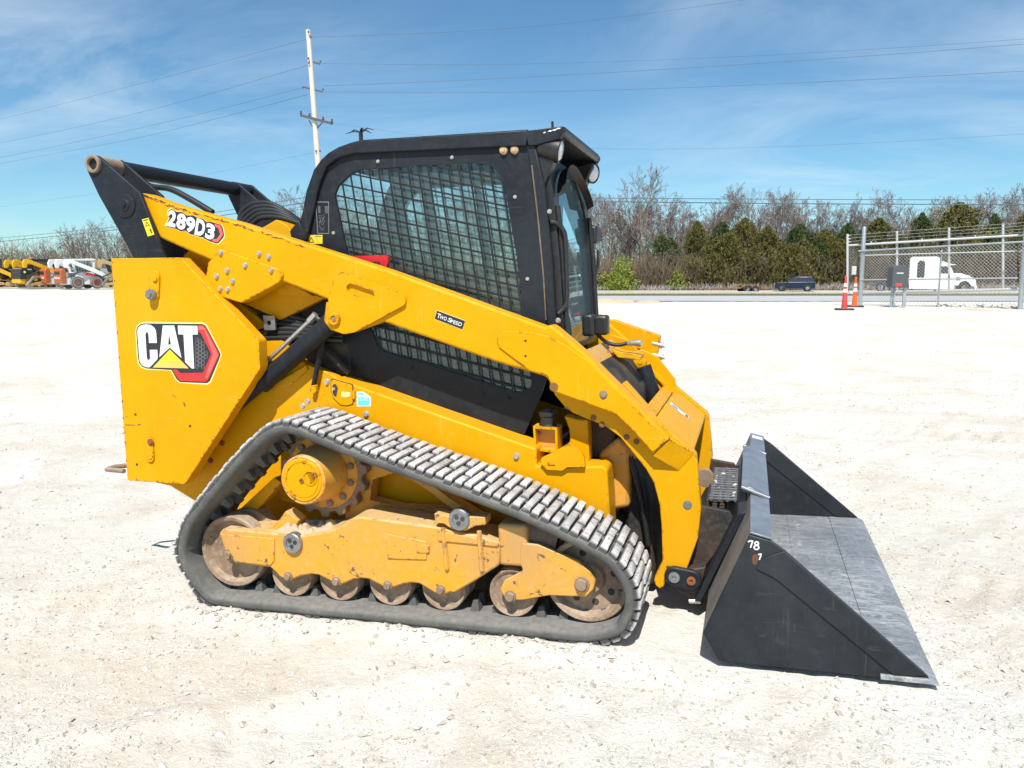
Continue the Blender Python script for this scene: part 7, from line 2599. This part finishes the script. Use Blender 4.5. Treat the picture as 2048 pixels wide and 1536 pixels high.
# ================================================================== PARKED MACHINES ON THE LEFT
def yard_machine(px, D, ang, name, label, body, tail, arm_c, cab_c, wheels, rim='red_rim', text=None, tail_text=None, beacon=False, black_hood=False, track_c='dusty_tyre'):
    e = empty(name, mat=frame_at(px, D, ang))
    tag(e, label, 'skid steer' if wheels else 'track loader', 'machines parked in the yard')
    MB().prism(rounded([(-1.30, 0.28), (1.02, 0.28), (1.10, 0.62), (0.30, 1.02), (-0.45, 1.10), (-1.30, 1.05)], 0.05), -0.52, 0.52).build('body', body, e, 35, bevel=0.03)
    tp = rounded([(-1.62, 0.36), (-1.28, 0.34), (-1.28, 1.32), (-1.50, 1.38), (-1.62, 1.22)], 0.06)
    tl = MB().prism(tp, -0.60, 0.60).build('tailgate', tail, e, 35, bevel=0.04)
    MB().bb(-1.632, -1.6, -0.42, 0.42, 0.95, 1.15).build('grille', 'hood_black', tl, 35)
    if tail_text:
        text_quad(tail_text, [(-1.632, 0.45, 0.85), (-1.632, -0.45, 0.85), (-1.632, -0.45, 0.65), (-1.632, 0.45, 0.65)], 'tail_lettering', 'white_paint', tl, 0.02)
    # cab: posts, roof, glass
    for sg in (-1, 1):
        pan = [(-0.62, 1.0), (-0.80, 1.62), (-0.66, 1.98), (0.52, 2.02), (0.72, 1.90), (0.66, 1.0)]
        hol = [(-0.52, 1.14), (-0.66, 1.62), (-0.56, 1.86), (0.42, 1.90), (0.56, 1.80), (0.52, 1.14)]
        MB().prism(rounded(pan, 0.08), sg * 0.47, sg * 0.42, holes=[rounded(hol, 0.06)]).build('cab_side', cab_c, e, 35)
        MB().prism(hol, sg * 0.45, sg * 0.44).build('side_window', 'tinted_glass', e, 0)
        for i in range(6):
            x = -0.48 + 0.17 * i
            MB().bb(x, x + 0.025, min(sg * 0.455, sg * 0.468), max(sg * 0.455, sg * 0.468), 1.12, 1.88).build('guard_bar', 'hood_black', e, 0)
        arm_p = [(-1.46, 1.72), (-1.34, 1.98), (-1.05, 2.00), (0.55, 1.38), (1.25, 1.02), (1.45, 0.62), (1.42, 0.34), (1.26, 0.34), (1.24, 0.60), (1.02, 0.84), (0.40, 1.14), (-0.98, 1.70), (-1.16, 1.66), (-1.20, 1.40), (-1.42, 1.40)]
        MB().prism(rounded(arm_p, 0.05), sg * 0.80, sg * 0.64).build('lift_arm', arm_c, e, 35, bevel=0.02)
        MB().tube([(-1.25, sg * 0.72, 0.75), (-0.2, sg * 0.72, 1.28)], 0.05, 8).build('lift_cylinder', 'hood_black', e, 40)
        if wheels:
            for x in (-0.64, 0.64):
                w = road_wheel(e, x, sg * 0.74, 0.42, 0.28, rim, 'dusty_tyre', sg)
                MB().lathe([(0.25, 0.13), (0.40, 0.142), (0.40, 0.135), (0.25, 0.12)], (x, sg * 0.74, 0.42), (0, sg, 0), 24).build('sidewall', 'tyre', w, 40)
        else:
            lp = []
            for (cx, cz, r0, a0, a1) in ((-1.05, 0.24, 0.22, 1.5 * math.pi, 0.9 * math.pi), (-0.75, 0.66, 0.20, 0.85 * math.pi, 0.45 * math.pi), (0.98, 0.27, 0.25, 0.42 * math.pi, -0.5 * math.pi)):
                for k in range(8):
                    a = a0 + (a1 - a0) * k / 7
                    lp.append((cx + r0 * math.cos(a), cz + r0 * math.sin(a)))
            ins = [(x * 0.93, 0.33 + (z - 0.33) * 0.80) for x, z in lp]
            tb = MB().prism(lp, sg * 0.95, sg * 0.55, holes=[ins]).build('track', track_c, e, 35)
            for (x, z, r0) in ((-1.0, 0.24, 0.15), (-0.72, 0.64, 0.14), (0.95, 0.27, 0.18), (-0.5, 0.16, 0.09), (-0.1, 0.16, 0.09), (0.3, 0.16, 0.09)):
                MB().lathe([(0.001, 0.92), (r0 * 0.5, 0.92), (r0, 0.90), (r0, 0.60)][::-1], (x, 0, z), (0, sg, 0), 18).build('roller', 'tan_paint', tb, 40)
            MB().prism([(-0.9, 0.2), (0.8, 0.2), (0.7, 0.40), (-0.4, 0.46), (-0.9, 0.36)], sg * 0.90, sg * 0.62).build('track_frame', 'tan_paint', tb, 35, bevel=0.02)
    MB().prism(rounded([(-0.82, 1.90), (-0.66, 2.02), (0.60, 2.07), (0.82, 2.0), (0.74, 1.95), (-0.7, 1.93)], 0.02), -0.52, 0.52).build('cab_roof', cab_c, e, 35, bevel=0.02)
    MB().bb(-0.3, 0.1, -0.22, 0.22, 1.0, 1.12).build('seat', 'hood_black', e, 35, bevel=0.03)
    MB().box((-0.36, 0, 1.36), (0.10, 0.42, 0.55)).build('seat_back', 'hood_black', e, 35, bevel=0.03)
    if black_hood:
        hp_ = rounded([(-1.66, 0.62), (-1.20, 0.62), (-0.7, 1.10), (-0.74, 1.42), (-1.30, 1.46), (-1.62, 1.30)], 0.08)
        hd_ = MB().prism(hp_, -0.66, 0.66).build('engine_hood', 'hood_black', e, 35, bevel=0.05)
        MB().lathe([(0.001, 0.672), (0.08, 0.672), (0.08, 0.664)][::-1], (-1.30, 0, 1.12), (0, -1, 0), 12).build('emblem', 'decal_cream', hd_, 30)
        MB().prism([(-1.12, 1.26), (-0.82, 1.26), (-0.82, 1.34), (-1.12, 1.34)], -0.668, -0.658).build('model_plate', 'white_paint', hd_, 0)
    if text:
        text_quad(text, [(-1.16, -0.532, 0.98), (-0.70, -0.532, 0.98), (-0.70, -0.532, 0.80), (-1.16, -0.532, 0.80)], 'lettering', 'hood_black', e, 0.02)
        MB().bb(-1.16, -0.75, -0.535, -0.521, 1.01, 1.045).build('stripe', 'red_rim', e, 0)
        MB().prism([(-0.1, 1.10), (0.62, 0.98), (0.50, 0.88), (-0.12, 0.90)], -0.815, -0.801).build('arm_stripe', 'red_rim', e, 0)
    if beacon:
        MB().lathe([(0.06, 0), (0.06, 0.10), (0.02, 0.14), (0.001, 0.14)], (-0.5, 0, 2.02), (0, 0, 1), 12).build('beacon', 'beacon_orange', e, 40)
    return e


yard_machine(172, 56.0, 0.88, 'skid_steer', 'white skid steer with red wheel rims, right-hand one of the two white machines', 'white_paint', 'orange_paint', 'white_paint', 'white_paint', True, text='S770', tail_text='Bobcat')
yard_machine(138, 58.0, 0.95, 'skid_steer', 'white skid steer with orange tailgate, left-hand one of the two white machines', 'white_paint', 'orange_paint', 'white_paint', 'white_paint', True, tail_text='Bobcat')
yard_machine(88, 57.5, 0.98, 'track_loader', 'yellow loader with black engine hood and orange beacon, left of the white machines', 'deere_yellow', 'deere_yellow', 'deere_yellow', 'hood_black', False, beacon=True, black_hood=True)
yard_machine(50, 59.5, 1.02, 'track_loader', 'yellow loader with black hood, squeezed between two other yellow machines', 'deere_yellow', 'hood_black', 'deere_yellow', 'hood_black', False, black_hood=True)
yard_machine(-8, 58.0, 0.60, 'track_loader', 'yellow track loader with rusty tracks cut by the left picture edge', 'deere_yellow', 'hood_black', 'deere_yellow', 'hood_black', False, track_c='trailer_rust')
yard_machine(246, 57.5, 0.6, 'track_loader', 'tan machine half hidden behind the big yellow panel', 'tan_paint', 'hood_black', 'tan_paint', 'hood_black', False)
# long low grey shed wall behind the white skid steers
surf_mat('shed_grey', (0.22, 0.23, 0.23), (0.30, 0.31, 0.30), 0.6)
shd = empty('storage_shed', mat=frame_at(245, 74, 0.0))
tag(shd, 'low grey shed behind the white skid steers', 'shed')
MB().bb(-3.4, 6.0, -1.5, 1.5, 0.0, 2.0).build('wall', 'shed_grey', shd, 35)
MB().prism([(-3.7, 1.98), (6.3, 1.98), (6.3, 2.12), (-3.7, 2.12)], -1.8, 1.8).build('roof', 'galvanised', shd, 35)
